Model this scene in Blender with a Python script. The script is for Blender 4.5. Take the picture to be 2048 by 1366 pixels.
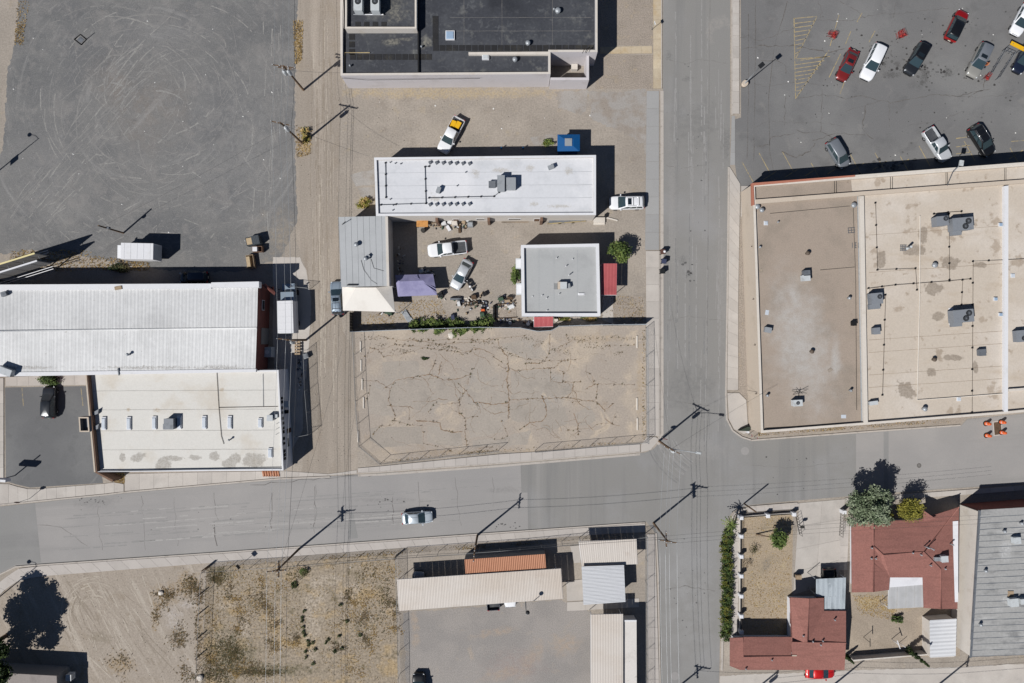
import bpy, bmesh, math, random
from mathutils import Vector, Matrix
R = math.radians
sc = bpy.context.scene
for o in list(bpy.data.objects): bpy.data.objects.remove(o)
COL = sc.collection
# ---------------------------------------------------------------- camera, sky, sun, exposure
S = 0.075            # metres on the ground per photograph pixel
HC = 102.4           # flying height of the camera
cam = bpy.data.cameras.new('camera'); co = bpy.data.objects.new('camera', cam); COL.objects.link(co)
co.location = (0, 0, HC); co.rotation_euler = (0, 0, 0)
cam.lens = 24; cam.sensor_width = 36; cam.sensor_fit = 'HORIZONTAL'; cam.clip_end = 3000; cam.clip_start = .5
sc.camera = co
SUN_EL, SHADOW_DIR = R(47), R(39)                    # shadows run towards +x +y at 39 degrees
world = bpy.data.worlds.new('World'); sc.world = world; world.use_nodes = True
wn = world.node_tree.nodes; bg = wn['Background']
sky = wn.new('ShaderNodeTexSky'); sky.sky_type = 'NISHITA'; sky.sun_disc = False
sky.sun_elevation = SUN_EL
sky.altitude = 2400; sky.dust_density = .3; sky.air_density = .75
sundir = Vector((-math.cos(SHADOW_DIR) * math.cos(SUN_EL), -math.sin(SHADOW_DIR) * math.cos(SUN_EL), math.sin(SUN_EL)))
sky.sun_rotation = math.atan2(sundir.x, sundir.y)
world.node_tree.links.new(sky.outputs[0], bg.inputs[0]); bg.inputs[1].default_value = 0.058
sl = bpy.data.lights.new('sun', 'SUN'); sl.energy = 5.0; sl.angle = R(.5); sl.color = (1, .98, .945)
so = bpy.data.objects.new('sun', sl); COL.objects.link(so)
so.rotation_euler = (-sundir).to_track_quat('-Z', 'Y').to_euler(); so.location = sundir * 150
vs = sc.view_settings; vs.view_transform = 'Standard'; vs.look = 'None'; vs.gamma = 1; vs.exposure = 0.14
try: vs.use_curve_mapping = False
except Exception: pass
sc.cycles.max_bounces = 5; sc.cycles.diffuse_bounces = 3; sc.cycles.transparent_max_bounces = 8
# ---------------------------------------------------------------- helpers
KE = 1.30            # brightness of a sunlit level surface of albedo 1
def C(r, g, b, k=1.0):
    f = lambda v: ((v / 255) / 12.92 if v <= 10 else (((v / 255) + .055) / 1.055) ** 2.4)
    return (min(.85, f(r) / KE * k), min(.85, f(g) / KE * k), min(.85, f(b) / KE * k), 1)
def G(px, py, h=0):
    k = S * (1 - h / HC); return ((px - 1024) * k, (683 - py) * k)
def GL(pts, h=0): return [G(x, y, h) for x, y in pts]
def crop(x0, y0, k): return lambda pts: [(x0 + x / k, y0 + y / k) for x, y in pts]
MATS = {}
def M(name, rgb=None, layers=(), rough=.9, bump=0, bscale=6, metal=0, grain=.12, gscale=5, spec=.25, coat=0, rnd=0, alpha=1):
    if name in MATS and rgb is None: return MATS[name]
    m = bpy.data.materials.new(name); m.use_nodes = True; MATS[name] = m
    nt = m.node_tree; N = nt.nodes; L = nt.links.new; b = N['Principled BSDF']
    b.inputs['Roughness'].default_value = rough; b.inputs['Metallic'].default_value = metal
    b.inputs['Specular IOR Level'].default_value = spec; b.inputs['Coat Weight'].default_value = coat
    tc = N.new('ShaderNodeNewGeometry'); vec = tc.outputs['Position']
    def math_(op, a, c=None, clamp=False):
        n = N.new('ShaderNodeMath'); n.operation = op; n.use_clamp = clamp
        for i, v in enumerate((a, c)):
            if v is None: continue
            if isinstance(v, (int, float)): n.inputs[i].default_value = v
            else: L(v, n.inputs[i])
        return n.outputs[0]
    def mapr(x, lo, hi, t0, t1):
        n = N.new('ShaderNodeMapRange'); n.interpolation_type = 'SMOOTHSTEP'
        L(x, n.inputs[0])
        for i, v in enumerate((lo, hi, t0, t1)): n.inputs[i + 1].default_value = v
        return n.outputs[0]
    def noise(scale, detail=4, stretch=None, rot=0, dist=0, v=None):
        v = v or vec
        if stretch or rot:
            mp = N.new('ShaderNodeMapping'); mp.vector_type = 'TEXTURE'; L(v, mp.inputs[0])
            mp.inputs['Rotation'].default_value = (0, 0, R(rot)); mp.inputs['Scale'].default_value = (*(stretch or (1, 1)), 1); v = mp.outputs[0]
        n = N.new('ShaderNodeTexNoise'); n.inputs['Scale'].default_value = scale; n.inputs['Detail'].default_value = detail
        n.inputs['Distortion'].default_value = dist; n.inputs['Roughness'].default_value = .6
        L(v, n.inputs['Vector']); return n.outputs['Fac']
    col = N.new('ShaderNodeRGB'); col.outputs[0].default_value = rgb; cur = col.outputs[0]
    def mix(a, rgb2, fac, mode='MIX'):
        n = N.new('ShaderNodeMix'); n.data_type = 'RGBA'; n.blend_type = mode
        L(fac, n.inputs[0]); L(a, n.inputs[6])
        if isinstance(rgb2, tuple): n.inputs[7].default_value = rgb2
        else: L(rgb2, n.inputs[7])
        return n.outputs[2]
    for ly in layers:
        c2 = ly['c']; st = ly.get('s', 1)
        if 'blobs' in ly:
            nz = noise(ly.get('scale', .5) * 1.8, 6); acc = None; amp = ly.get('amp', .9) * 1.25; nz2 = math_('MULTIPLY', math_('SUBTRACT', nz, .5), amp * 2)
            for bl in ly['blobs']:
                x, y, rx, ry = bl[:4]
                mp = N.new('ShaderNodeMapping'); mp.vector_type = 'TEXTURE'; L(vec, mp.inputs[0])
                mp.inputs['Location'].default_value = (x, y, 0); mp.inputs['Scale'].default_value = (rx, ry, 1e4)
                mp.inputs['Rotation'].default_value = (0, 0, R(bl[4]) if len(bl) > 4 else 0)
                ln = N.new('ShaderNodeVectorMath'); ln.operation = 'LENGTH'; L(mp.outputs[0], ln.inputs[0])
                f = mapr(math_('ADD', ln.outputs['Value'], nz2), 1.1, ly.get('edge', .6) - .35, 0, 1)
                acc = f if acc is None else math_('MAXIMUM', acc, f)
            fac = math_('MULTIPLY', math_('MULTIPLY', acc, mapr(noise(ly.get('scale', .5) * 5, 5), .36, .62, ly.get('brk', .25), 1)), st)
        elif 'polar' in ly:
            x, y = ly['polar']; mp = N.new('ShaderNodeMapping'); mp.vector_type = 'TEXTURE'; L(vec, mp.inputs[0]); mp.inputs['Location'].default_value = (x, y, 0)
            sp = N.new('ShaderNodeSeparateXYZ'); L(mp.outputs[0], sp.inputs[0])
            an = math_('ARCTAN2', sp.outputs[1], sp.outputs[0])
            ln = N.new('ShaderNodeVectorMath'); ln.operation = 'LENGTH'; L(mp.outputs[0], ln.inputs[0])
            cb = N.new('ShaderNodeCombineXYZ'); L(ln.outputs['Value'], cb.inputs[0]); L(math_('MULTIPLY', an, ly.get('ang', 2.0)), cb.inputs[1])
            fac = mapr(noise(ly['scale'], ly.get('detail', 5), v=cb.outputs[0]), ly['lo'], ly['hi'], 0, st)
        else:
            fac = mapr(noise(ly['scale'], ly.get('detail', 5), ly.get('stretch'), ly.get('rot', 0), ly.get('dist', 0)), ly['lo'], ly['hi'], 0, st)
        cur = mix(cur, c2, fac)
    if grain:
        g = mapr(noise(gscale, 3), .25, .75, 1 - grain, 1 + grain); g2 = noise(gscale * 4.3, 2)
        gg = math_('MULTIPLY', g, mapr(g2, .25, .75, 1 - grain * .6, 1 + grain * .6))
        cb = N.new('ShaderNodeCombineXYZ')
        for i in range(3): L(gg, cb.inputs[i])
        one = N.new('ShaderNodeValue'); one.outputs[0].default_value = 1
        cur = mix(cur, cb.outputs[0], one.outputs[0], 'MULTIPLY')
    if rnd:
        oi = N.new('ShaderNodeObjectInfo'); cb = N.new('ShaderNodeCombineXYZ'); q = mapr(oi.outputs['Random'], 0, 1, 1 - rnd, 1 + rnd)
        for i in range(3): L(q, cb.inputs[i])
        one = N.new('ShaderNodeValue'); one.outputs[0].default_value = 1
        cur = mix(cur, cb.outputs[0], one.outputs[0], 'MULTIPLY')
    L(cur, b.inputs['Base Color'])
    if bump:
        bp = N.new('ShaderNodeBump'); bp.inputs['Strength'].default_value = bump; bp.inputs['Distance'].default_value = .05
        L(noise(bscale, 4), bp.inputs['Height']); L(bp.outputs[0], b.inputs['Normal'])
    return m
class MB:
    def __init__(s): s.v = []; s.f = []; s.mi = []; s.sm = []
    def face(s, idx, mi=0, sm=False): s.f.append(tuple(idx)); s.mi.append(mi); s.sm.append(sm)
    def quad(s, a, b, c, d, mi=0):
        n = len(s.v); s.v += [a, b, c, d]; s.face((n, n + 1, n + 2, n + 3), mi)
    def tri(s, a, b, c, mi=0):
        n = len(s.v); s.v += [a, b, c]; s.face((n, n + 1, n + 2), mi)
    def box(s, cx, cy, z0, sx, sy, sz, rot=0, mi=0, taper=1.0):
        n = len(s.v); ca, sa = math.cos(rot), math.sin(rot)
        for z, k in ((z0, 1), (z0 + sz, taper)):
            for x, y in ((-1, -1), (1, -1), (1, 1), (-1, 1)):
                a, b = x * sx / 2 * k, y * sy / 2 * k
                s.v.append((cx + a * ca - b * sa, cy + a * sa + b * ca, z))
        for q in ((3, 2, 1, 0), (4, 5, 6, 7), (0, 1, 5, 4), (1, 2, 6, 5), (2, 3, 7, 6), (3, 0, 4, 7)): s.face([n + i for i in q], mi)
        return s
    def prism(s, poly, z0, z1, mi=0, mtop=None, bottom=False):
        if area(poly) < 0: poly = poly[::-1]
        n = len(s.v); k = len(poly); s.v += [(x, y, z0) for x, y in poly] + [(x, y, z1) for x, y in poly]
        for i in range(k): j = (i + 1) % k; s.face((n + i, n + j, n + k + j, n + k + i), mi)
        s.face([n + k + i for i in range(k)], mi if mtop is None else mtop)
        if bottom: s.face([n + i for i in range(k)][::-1], mi)
        return s
    def sheet(s, poly, z, mi=0):
        if area(poly) < 0: poly = poly[::-1]
        n = len(s.v); s.v += [(x, y, z) for x, y in poly]; s.face(range(n, n + len(poly)), mi); return s
    def ring(s, outer, inner, z0, z1, mi=0, zin=None, mtop=None):
        if area(outer) < 0: outer = outer[::-1]; inner = inner[::-1]
        zin = z0 if zin is None else zin; mtop = mi if mtop is None else mtop
        n = len(s.v); k = len(outer)
        s.v += [(x, y, z0) for x, y in outer] + [(x, y, z1) for x, y in outer] + [(x, y, z1) for x, y in inner] + [(x, y, zin) for x, y in inner]
        for i in range(k):
            j = (i + 1) % k
            s.face((n + i, n + j, n + k + j, n + k + i), mi); s.face((n + k + i, n + k + j, n + 2 * k + j, n + 2 * k + i), mtop); s.face((n + 2 * k + i, n + 2 * k + j, n + 3 * k + j, n + 3 * k + i), mi)
        return s
    def cyl(s, cx, cy, z0, z1, r0, r1=None, n=10, mi=0, cap=True, sm=True):
        r1 = r0 if r1 is None else r1; b = len(s.v)
        for z, r in ((z0, r0), (z1, r1)): s.v += [(cx + r * math.cos(2 * math.pi * i / n), cy + r * math.sin(2 * math.pi * i / n), z) for i in range(n)]
        for i in range(n): j = (i + 1) % n; s.face((b + i, b + j, b + n + j, b + n + i), mi, sm)
        if cap: s.face([b + n + i for i in range(n)], mi); s.face([b + i for i in range(n)][::-1], mi)
        return s
    def lathe(s, cx, cy, prof, n=12, mi=0):
        b = len(s.v)
        for r, z in prof: s.v += [(cx + r * math.cos(2 * math.pi * i / n), cy + r * math.sin(2 * math.pi * i / n), z) for i in range(n)]
        for p in range(len(prof) - 1):
            for i in range(n): j = (i + 1) % n; s.face((b + p * n + i, b + p * n + j, b + (p + 1) * n + j, b + (p + 1) * n + i), mi, True)
        s.face([b + (len(prof) - 1) * n + i for i in range(n)], mi, True); return s
    def tube(s, pts, r, n=5, mi=0, r1=None, cap=True):
        pts = [Vector(p) for p in pts]; b = len(s.v); m = len(pts)
        for k, p in enumerate(pts):
            t = (pts[min(k + 1, m - 1)] - pts[max(k - 1, 0)]).normalized()
            u = t.cross(Vector((0, 0, 1)))
            if u.length < 1e-3: u = Vector((1, 0, 0))
            u.normalize(); w = t.cross(u); rr = r if r1 is None else r + (r1 - r) * k / (m - 1)
            for i in range(n):
                a = 2 * math.pi * i / n; s.v.append(tuple(p + u * rr * math.cos(a) + w * rr * math.sin(a)))
        for k in range(m - 1):
            for i in range(n): j = (i + 1) % n; s.face((b + k * n + i, b + k * n + j, b + (k + 1) * n + j, b + (k + 1) * n + i), mi, True)
        if cap: s.face([b + i for i in range(n)], mi); s.face([b + (m - 1) * n + i for i in range(n)][::-1], mi)
        return s
    def ribbon(s, pts, w, z, mi=0, seed=0, jit=.3):
        rn = random.Random(seed); m = len(pts); b = len(s.v)
        for k, (x, y) in enumerate(pts):
            x0, y0 = pts[max(k - 1, 0)]; x1, y1 = pts[min(k + 1, m - 1)]; d = math.hypot(x1 - x0, y1 - y0) or 1
            nx, ny = -(y1 - y0) / d, (x1 - x0) / d; ww = w * (1 + rn.uniform(-jit, jit)) / 2
            s.v += [(x + nx * ww, y + ny * ww, z), (x - nx * ww, y - ny * ww, z)]
        for k in range(m - 1): s.face((b + 2 * k + 1, b + 2 * k + 3, b + 2 * k + 2, b + 2 * k), mi)
        return s
    def build(s, name, mats, parent=None, world=True, loc=None, **props):
        me = bpy.data.meshes.new(name); off = parent.location if (parent is not None and world) else Vector((0, 0, 0))
        if parent is not None and parent.parent is not None and world: off = off + parent.parent.location
        if loc is not None: off = Vector(loc)
        me.from_pydata([(x - off[0], y - off[1], z - off[2]) for x, y, z in s.v], [], s.f)
        if not isinstance(mats, (list, tuple)): mats = [mats]
        for m in mats: me.materials.append(M(m) if isinstance(m, str) else m)
        me.polygons.foreach_set('material_index', s.mi); me.polygons.foreach_set('use_smooth', s.sm); me.update()
        return place(name, me, parent, loc, **props)
def place(name, me, parent=None, loc=None, rz=None, **props):
    o = bpy.data.objects.new(name, me); COL.objects.link(o)
    if parent is not None: o.parent = parent
    if loc is not None: o.location = loc
    if rz is not None: o.rotation_euler = (0, 0, rz)
    for k, v in props.items(): o[k] = v
    return o
def area(p): return sum(p[i][0] * p[(i + 1) % len(p)][1] - p[(i + 1) % len(p)][0] * p[i][1] for i in range(len(p))) / 2
def thing(name, label, cat, loc=(0, 0, 0), rz=0, group=None):
    o = bpy.data.objects.new(name, None); COL.objects.link(o); o.location = loc; o.rotation_euler = (0, 0, rz); o.empty_display_size = .2
    o['label'] = label; o['category'] = cat
    if group: o['group'] = group
    return o
def offset(poly, d):
    ccw = area(poly) > 0; out = []; n = len(poly)
    for i in range(n):
        p0, p1, p2 = Vector(poly[i - 1]), Vector(poly[i]), Vector(poly[(i + 1) % n])
        a = (p1 - p0).normalized(); b = (p2 - p1).normalized()
        n1 = Vector((-a.y, a.x)); n2 = Vector((-b.y, b.x))
        if not ccw: n1, n2 = -n1, -n2
        q = n1 + n2; den = 1 + n1.dot(n2)
        q = q / den if den > .2 else n1
        out.append(tuple(p1 + q * d))
    return out
def lerp(a, b, t): return tuple(x + (y - x) * t for x, y in zip(a, b))
def along(pts, d):
    out = [pts[0]]
    for a, b in zip(pts, pts[1:]):
        n = max(1, int(round(math.hypot(b[0] - a[0], b[1] - a[1]) / d)))
        out += [lerp(a, b, i / n) for i in range(1, n + 1)]
    return out
def rough_line(pts, d, j, seed=0):
    rn = random.Random(seed); p = along(pts, d)
    return [p[0]] + [(x + rn.uniform(-j, j), y + rn.uniform(-j, j)) for x, y in p[1:-1]] + [p[-1]]
def inside(p, poly):
    x, y = p; c = False; n = len(poly)
    for i in range(n):
        x0, y0 = poly[i]; x1, y1 = poly[i - 1]
        if (y0 > y) != (y1 > y) and x < (x1 - x0) * (y - y0) / (y1 - y0) + x0: c = not c
    return c
def jag(poly, d, j, seed): # an uneven outline
    p = rough_line(list(poly) + [poly[0]], d, j, seed); return p[:-1]
# ---------------------------------------------------------------- surface materials
def gb(px, py, rx, ry, rot=0, h=0): x, y = G(px, py, h); return (x, y, rx * S, ry * S, rot)
def gbr(*a): return gb(*a, **({'h': 4.5}))
M('dirt', C(155, 146, 136), [dict(c=C(168, 158, 147), scale=.12, lo=.4, hi=.65), dict(c=C(140, 130, 120), scale=.35, lo=.52, hi=.75, s=.6),
    dict(c=C(168, 153, 128), scale=.5, lo=.58, hi=.72, s=.4), dict(c=C(128, 118, 108), scale=3, lo=.62, hi=.8, s=.5),
    dict(c=C(182, 162, 126), blobs=[gb(900, 186, 300, 14), gb(600, 80, 14, 80), gb(690, 60, 16, 120), gb(612, 290, 20, 26), gb(735, 405, 26, 18)], scale=.6, s=.6),
    dict(c=C(150, 145, 140), blobs=[gb(1250, 200, 60, 24), gb(1150, 205, 40, 16)], scale=.4, s=.8)], bump=.4, bscale=5, grain=.14, gscale=4)
M('alley_dirt', C(155, 145, 134), [dict(c=C(172, 161, 149), scale=.5, lo=.45, hi=.7, stretch=(1, 14), s=.8), dict(c=C(138, 126, 113), scale=.9, lo=.52, hi=.75, stretch=(1, 18), s=.6),
    dict(c=C(150, 138, 124), scale=.25, lo=.5, hi=.7, s=.6), dict(c=C(184, 158, 112), blobs=[gb(594, 90, 10, 60), gb(610, 290, 16, 24)], scale=1.2, s=.7)], bump=.4, bscale=5, grain=.12)
M('gravel', C(121, 120, 119), [dict(c=C(96, 97, 99), blobs=[gb(60, 150, 60, 180), gb(520, 60, 110, 60), gb(380, 480, 160, 40), gb(150, 30, 120, 50), gb(460, 120, 60, 90)], scale=.15, amp=.7, edge=.2, s=.8, brk=.5), dict(c=C(108, 108, 109), scale=.1, lo=.45, hi=.65),
    dict(c=C(128, 120, 113), blobs=[gb(300, 215, 95, 110), gb(230, 170, 60, 80, 45)], scale=.12, amp=.5, edge=.2, s=.75),
    dict(c=C(128, 127, 127), blobs=[gb(450, 330, 200, 180), gb(100, 340, 120, 130, 45), gb(330, 60, 140, 60)], scale=.15, amp=.6, edge=.1, s=.6),
    dict(c=C(150, 148, 146), polar=G(300, 205), ang=1.2, scale=.9, lo=.56, hi=.75, s=.55), dict(c=C(152, 150, 148), scale=.35, lo=.6, hi=.74, stretch=(7, .7), rot=45, s=.5),
    dict(c=C(96, 96, 97), scale=.6, lo=.55, hi=.8, stretch=(9, 1), rot=42, s=.5), dict(c=C(160, 157, 152), scale=.8, lo=.63, hi=.75, stretch=(1, 5), rot=30, s=.5, dist=1.5),
    dict(c=C(172, 155, 130), scale=1.1, lo=.68, hi=.8, s=.5), dict(c=C(142, 138, 135), scale=.45, lo=.48, hi=.7, s=.45, dist=1), dict(c=C(148, 146, 144), scale=1.6, lo=.54, hi=.7, dist=2, s=.4), dict(c=C(92, 92, 95), scale=1.3, lo=.56, hi=.72, dist=1.5, s=.4), dict(c=C(150, 148, 146), polar=G(330, 230), ang=3, scale=2.2, lo=.57, hi=.7, s=.4), dict(c=C(140, 138, 136), blobs=[gb(120, 430, 120, 60), gb(480, 250, 90, 200)], scale=.3, edge=.2, s=.5),
    dict(c=C(158, 146, 130), blobs=[gb(560, 470, 60, 60), gb(575, 530, 80, 30)], scale=.3, edge=.2, s=.7)], bump=.5, bscale=8, grain=.17, gscale=7)
M('asphalt', C(139, 137, 134), [dict(c=C(150, 149, 149), scale=.08, lo=.45, hi=.7, s=.7), dict(c=C(126, 125, 124), scale=.5, lo=.5, hi=.7, stretch=(1, 20), s=.55),
    dict(c=C(156, 155, 154), blobs=[gb(1380, 1200, 90, 230)], scale=.1, amp=.3, edge=.1, s=.8), dict(c=C(158, 153, 148), blobs=[gb(1440, 45, 26, 16), gb(1420, 60, 10, 30)], scale=.5, s=.6),
    dict(c=C(116, 115, 114), blobs=[gb(1395, 250, 50, 70), gb(1380, 780, 60, 60)], scale=.3, s=.5), dict(c=C(152, 149, 146), blobs=[gb(1345, 420, 14, 200), gb(1445, 560, 12, 160), gb(1400, 900, 80, 30)], scale=.5, s=.5),
    dict(c=C(108, 107, 106), blobs=[gb(1338, 112, 8, 12), gb(1375, 158, 12, 7), gb(1375, 548, 12, 9), gb(1366, 520, 10, 12), gb(1452, 285, 12, 40)], scale=1.2, s=.6),
    dict(c=C(154, 151, 148), scale=.35, lo=.58, hi=.72, stretch=(1, 25), s=.5), dict(c=C(118, 117, 116), scale=2.2, lo=.65, hi=.8, s=.4)], bump=.2, bscale=25, grain=.07, gscale=9)
M('asphalt_ew', C(153, 150, 148), [dict(c=C(164, 160, 157), scale=.09, lo=.4, hi=.7, s=.7), dict(c=C(143, 141, 139), scale=.45, lo=.5, hi=.72, stretch=(24, 1), rot=4, s=.7),
    dict(c=C(132, 130, 128), blobs=[gb(195, 1005, 50, 14), gb(760, 1000, 90, 5), gb(1010, 980, 40, 8)], scale=.6, s=.5), dict(c=C(140, 138, 136), scale=2, lo=.62, hi=.8, s=.4)], bump=.2, bscale=25, grain=.06, gscale=9)
M('asphalt_patch', C(139, 138, 136), [dict(c=C(128, 127, 126), scale=.35, lo=.5, hi=.7, stretch=(20, 1), rot=4, s=.6), dict(c=C(148, 146, 145), scale=.1, lo=.45, hi=.7, s=.6)], grain=.06, gscale=9)
M('asphalt_lot', C(117, 116, 116), [dict(c=C(128, 127, 126), scale=.07, lo=.42, hi=.65), dict(c=C(105, 104, 104), scale=.25, lo=.52, hi=.7, s=.7), dict(c=C(136, 133, 130), scale=.5, lo=.58, hi=.75, s=.5, dist=1),
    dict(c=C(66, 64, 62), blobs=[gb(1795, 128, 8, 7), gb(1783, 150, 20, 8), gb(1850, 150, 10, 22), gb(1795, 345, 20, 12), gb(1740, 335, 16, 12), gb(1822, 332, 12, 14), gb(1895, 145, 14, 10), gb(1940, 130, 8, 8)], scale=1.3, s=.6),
    dict(c=C(82, 80, 79), scale=2.5, lo=.66, hi=.78, s=.6), dict(c=C(130, 128, 127), blobs=[gb(1597, 285, 28, 16)], scale=.4, edge=.85, s=.7)], bump=.3, bscale=12, grain=.09, gscale=7)
M('asphalt_dark', C(108, 108, 109), [dict(c=C(120, 120, 120), scale=.15, lo=.45, hi=.7), dict(c=C(98, 98, 99), scale=.6, lo=.5, hi=.7, s=.5), dict(c=C(134, 133, 132), scale=1.2, lo=.62, hi=.75, stretch=(8, 1), rot=50, s=.5)], grain=.09, gscale=8)
M('concrete', C(187, 180, 173), [dict(c=C(172, 166, 160), scale=.5, lo=.45, hi=.75, s=.7), dict(c=C(150, 143, 136), scale=2.2, lo=.62, hi=.8, s=.5), dict(c=C(200, 194, 187), scale=.2, lo=.5, hi=.7, s=.6)], grain=.05, gscale=10, rnd=.05)
M('worn_concrete', C(160, 155, 150), [dict(c=C(150, 140, 130), scale=.4, lo=.42, hi=.62, s=.9), dict(c=C(128, 118, 110), scale=1.6, lo=.6, hi=.75, s=.6), dict(c=C(168, 163, 158), scale=.25, lo=.5, hi=.65, s=.7)], grain=.1, gscale=5)
M('concrete_grey', C(160, 159, 158), [dict(c=C(155, 154, 153), scale=.5, lo=.45, hi=.75, s=.7), dict(c=C(140, 138, 136), scale=2.2, lo=.62, hi=.8, s=.5)], grain=.05, gscale=10, rnd=.04)
M('concrete_pink', C(186, 179, 173), [dict(c=C(174, 167, 161), scale=.5, lo=.45, hi=.75, s=.7), dict(c=C(156, 147, 140), scale=2.2, lo=.62, hi=.8, s=.4)], grain=.05, gscale=10, rnd=.04)
M('concrete_tan', C(188, 173, 150), [dict(c=C(180, 158, 124), scale=.5, lo=.45, hi=.7, s=.8), dict(c=C(206, 192, 168), scale=.3, lo=.5, hi=.7, s=.6)], grain=.06, rnd=.06)
M('joint', C(136, 127, 118), grain=.2)
M('crack', C(104, 100, 97), grain=.3, gscale=3)
M('crack_soft', C(122, 119, 116), grain=.25, gscale=2)
M('soil_crack', C(140, 120, 101), grain=.3, gscale=2)
M('paint_yellow', C(166, 150, 116), [dict(c=C(122, 120, 117), scale=2.5, lo=.47, hi=.62, s=.95), dict(c=C(184, 164, 118), scale=.6, lo=.5, hi=.7)], grain=.1)
M('kerb', C(184, 176, 168), [dict(c=C(160, 152, 144), scale=1.2, lo=.5, hi=.75)], grain=.06)
M('gravel_tan', C(158, 147, 136), [dict(c=C(146, 136, 125), scale=.4, lo=.45, hi=.7), dict(c=C(176, 160, 138), scale=.8, lo=.55, hi=.7, s=.6)], bump=.6, bscale=9, grain=.25, gscale=6)
M('yard_gravel', C(156, 150, 145), [dict(c=C(147, 142, 138), scale=.15, lo=.4, hi=.6), dict(c=C(168, 152, 136), blobs=[gb(985, 1265, 50, 10, 10), gb(1060, 1320, 60, 18, 60), gb(1130, 1290, 40, 25), gb(1010, 1345, 60, 15, 10), gb(830, 1250, 10, 60)], scale=.3, s=.75),
    dict(c=C(172, 158, 142), scale=.5, lo=.6, hi=.72, dist=1, s=.5), dict(c=C(150, 134, 128), blobs=[gb(1030, 1330, 70, 40)], scale=.5, s=.5)], bump=.6, bscale=10, grain=.2, gscale=7)
M('old_lot', C(168, 157, 146), [dict(c=C(180, 167, 152), scale=.14, lo=.45, hi=.65), dict(c=C(163, 157, 150), brk=.7, blobs=[gb(830, 780, 95, 55), gb(960, 780, 55, 70), gb(1090, 790, 60, 55), gb(1060, 700, 50, 25), gb(820, 735, 28, 14), gb(1110, 760, 40, 18), gb(760, 790, 30, 45)], scale=.18, amp=.5, edge=.6, s=.8),
    dict(c=C(196, 180, 160), scale=.3, lo=.56, hi=.7, dist=1, s=.7), dict(c=C(158, 142, 126), scale=.4, lo=.56, hi=.75, s=.6), dict(c=C(160, 158, 158), blobs=[gb(815, 738, 24, 12)], scale=.4, s=.7),
    dict(c=C(170, 146, 112), blobs=[gb(1280, 770, 8, 110), gb(1000, 905, 280, 8), gb(1190, 677, 80, 12)], scale=.5, s=.35)], bump=.3, bscale=4, grain=.1, gscale=4)
M('weed_soil', C(154, 141, 124), [dict(c=C(172, 160, 145), blobs=[gb(632, 1200, 26, 60), gb(625, 1260, 18, 60), gb(700, 1180, 30, 20), gb(450, 1210, 20, 10), gb(490, 1265, 12, 40), gb(660, 1160, 40, 14)], scale=.3, s=.95), dict(c=C(172, 149, 113), scale=.3, lo=.5, hi=.68, s=.7), dict(c=C(116, 106, 84), scale=.5, lo=.55, hi=.7, s=.8),
    dict(c=C(92, 88, 66), blobs=[gb(465, 1310, 60, 55), gb(440, 1150, 30, 22), gb(540, 1340, 120, 14)], scale=.5, s=.85), dict(c=C(120, 104, 80), scale=1.8, lo=.6, hi=.75, s=.7)], bump=.8, bscale=3, grain=.3, gscale=3)
M('west_dirt', C(162, 151, 139), [dict(c=C(180, 170, 158), scale=.8, lo=.5, hi=.66, stretch=(1, 12), rot=28, s=.8), dict(c=C(144, 133, 121), scale=.9, lo=.53, hi=.7, stretch=(1, 14), rot=30, s=.7), dict(c=C(148, 137, 124), polar=G(150, 1230), ang=1.0, scale=1.4, lo=.55, hi=.68, s=.5), dict(c=C(146, 133, 117), scale=.4, lo=.52, hi=.72, s=.6), dict(c=C(150, 128, 95), blobs=[gb(375, 1170, 40, 30), gb(330, 1190, 36, 26), gb(310, 1230, 10, 40), gb(240, 1330, 36, 24), gb(405, 1280, 16, 90), gb(165, 1345, 10, 30)], scale=.6, s=.7),
    dict(c=C(126, 116, 98), blobs=[gb(356, 1275, 20, 26), gb(200, 1275, 28, 14)], scale=.6, s=.6), dict(c=C(184, 176, 170), blobs=[gb(345, 1235, 22, 26), gb(370, 1210, 16, 10)], scale=.5, s=.8)], bump=.5, bscale=5, grain=.14, gscale=4)
M('house_yard', C(166, 150, 129), [dict(c=C(154, 140, 120), scale=.3, lo=.45, hi=.7), dict(c=C(178, 161, 132), scale=.5, lo=.55, hi=.7, s=.8), dict(c=C(112, 108, 104), blobs=[gb(1533, 1131, 11, 15, -20)], scale=.6, edge=.2, s=.8)], bump=.6, bscale=5, grain=.22, gscale=5)
M('back_yard', C(160, 147, 132), [dict(c=C(178, 156, 112), blobs=[gb(1740, 1205, 36, 18), gb(1790, 1215, 40, 12)], scale=.6, s=.8), dict(c=C(176, 162, 145), scale=.3, lo=.5, hi=.7), dict(c=C(144, 131, 117), scale=.7, lo=.52, hi=.7, stretch=(6, 1), rot=-25, s=.5)], bump=.4, grain=.15)
# ---------------------------------------------------------------- ground sheets
def sheet(name, px, z, mat, jit=0, seed=1, step=5, parent=None, kind='structure', **kw):
    p = jag(jag(px, 30, jit * .6, seed + 50), step, jit * .5, seed) if jit else px
    o = MB().sheet(GL(p), z).build(name, mat, parent)
    if parent is None: o['kind'] = kind
    return o
MB().sheet([(-700, -700), (700, -700), (700, 700), (-700, 700)], 0).build('ground', 'dirt', kind='structure')
sheet('alley', [(594, -300), (690, -300), (684, 180), (676, 430), (684, 660), (706, 700), (716, 930), (700, 950), (600, 950), (622, 860), (612, 540), (592, 470)], .004, 'alley_dirt', 3, 4)
sheet('gravel_lot', [(52, -300), (602, -300), (592, 120), (590, 300), (596, 440), (560, 520), (470, 545), (330, 540), (180, 515), (60, 500), (-100, 520), (-100, 420), (8, 300), (14, 150), (34, 60)], .008, 'gravel', 4, 3)
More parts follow.
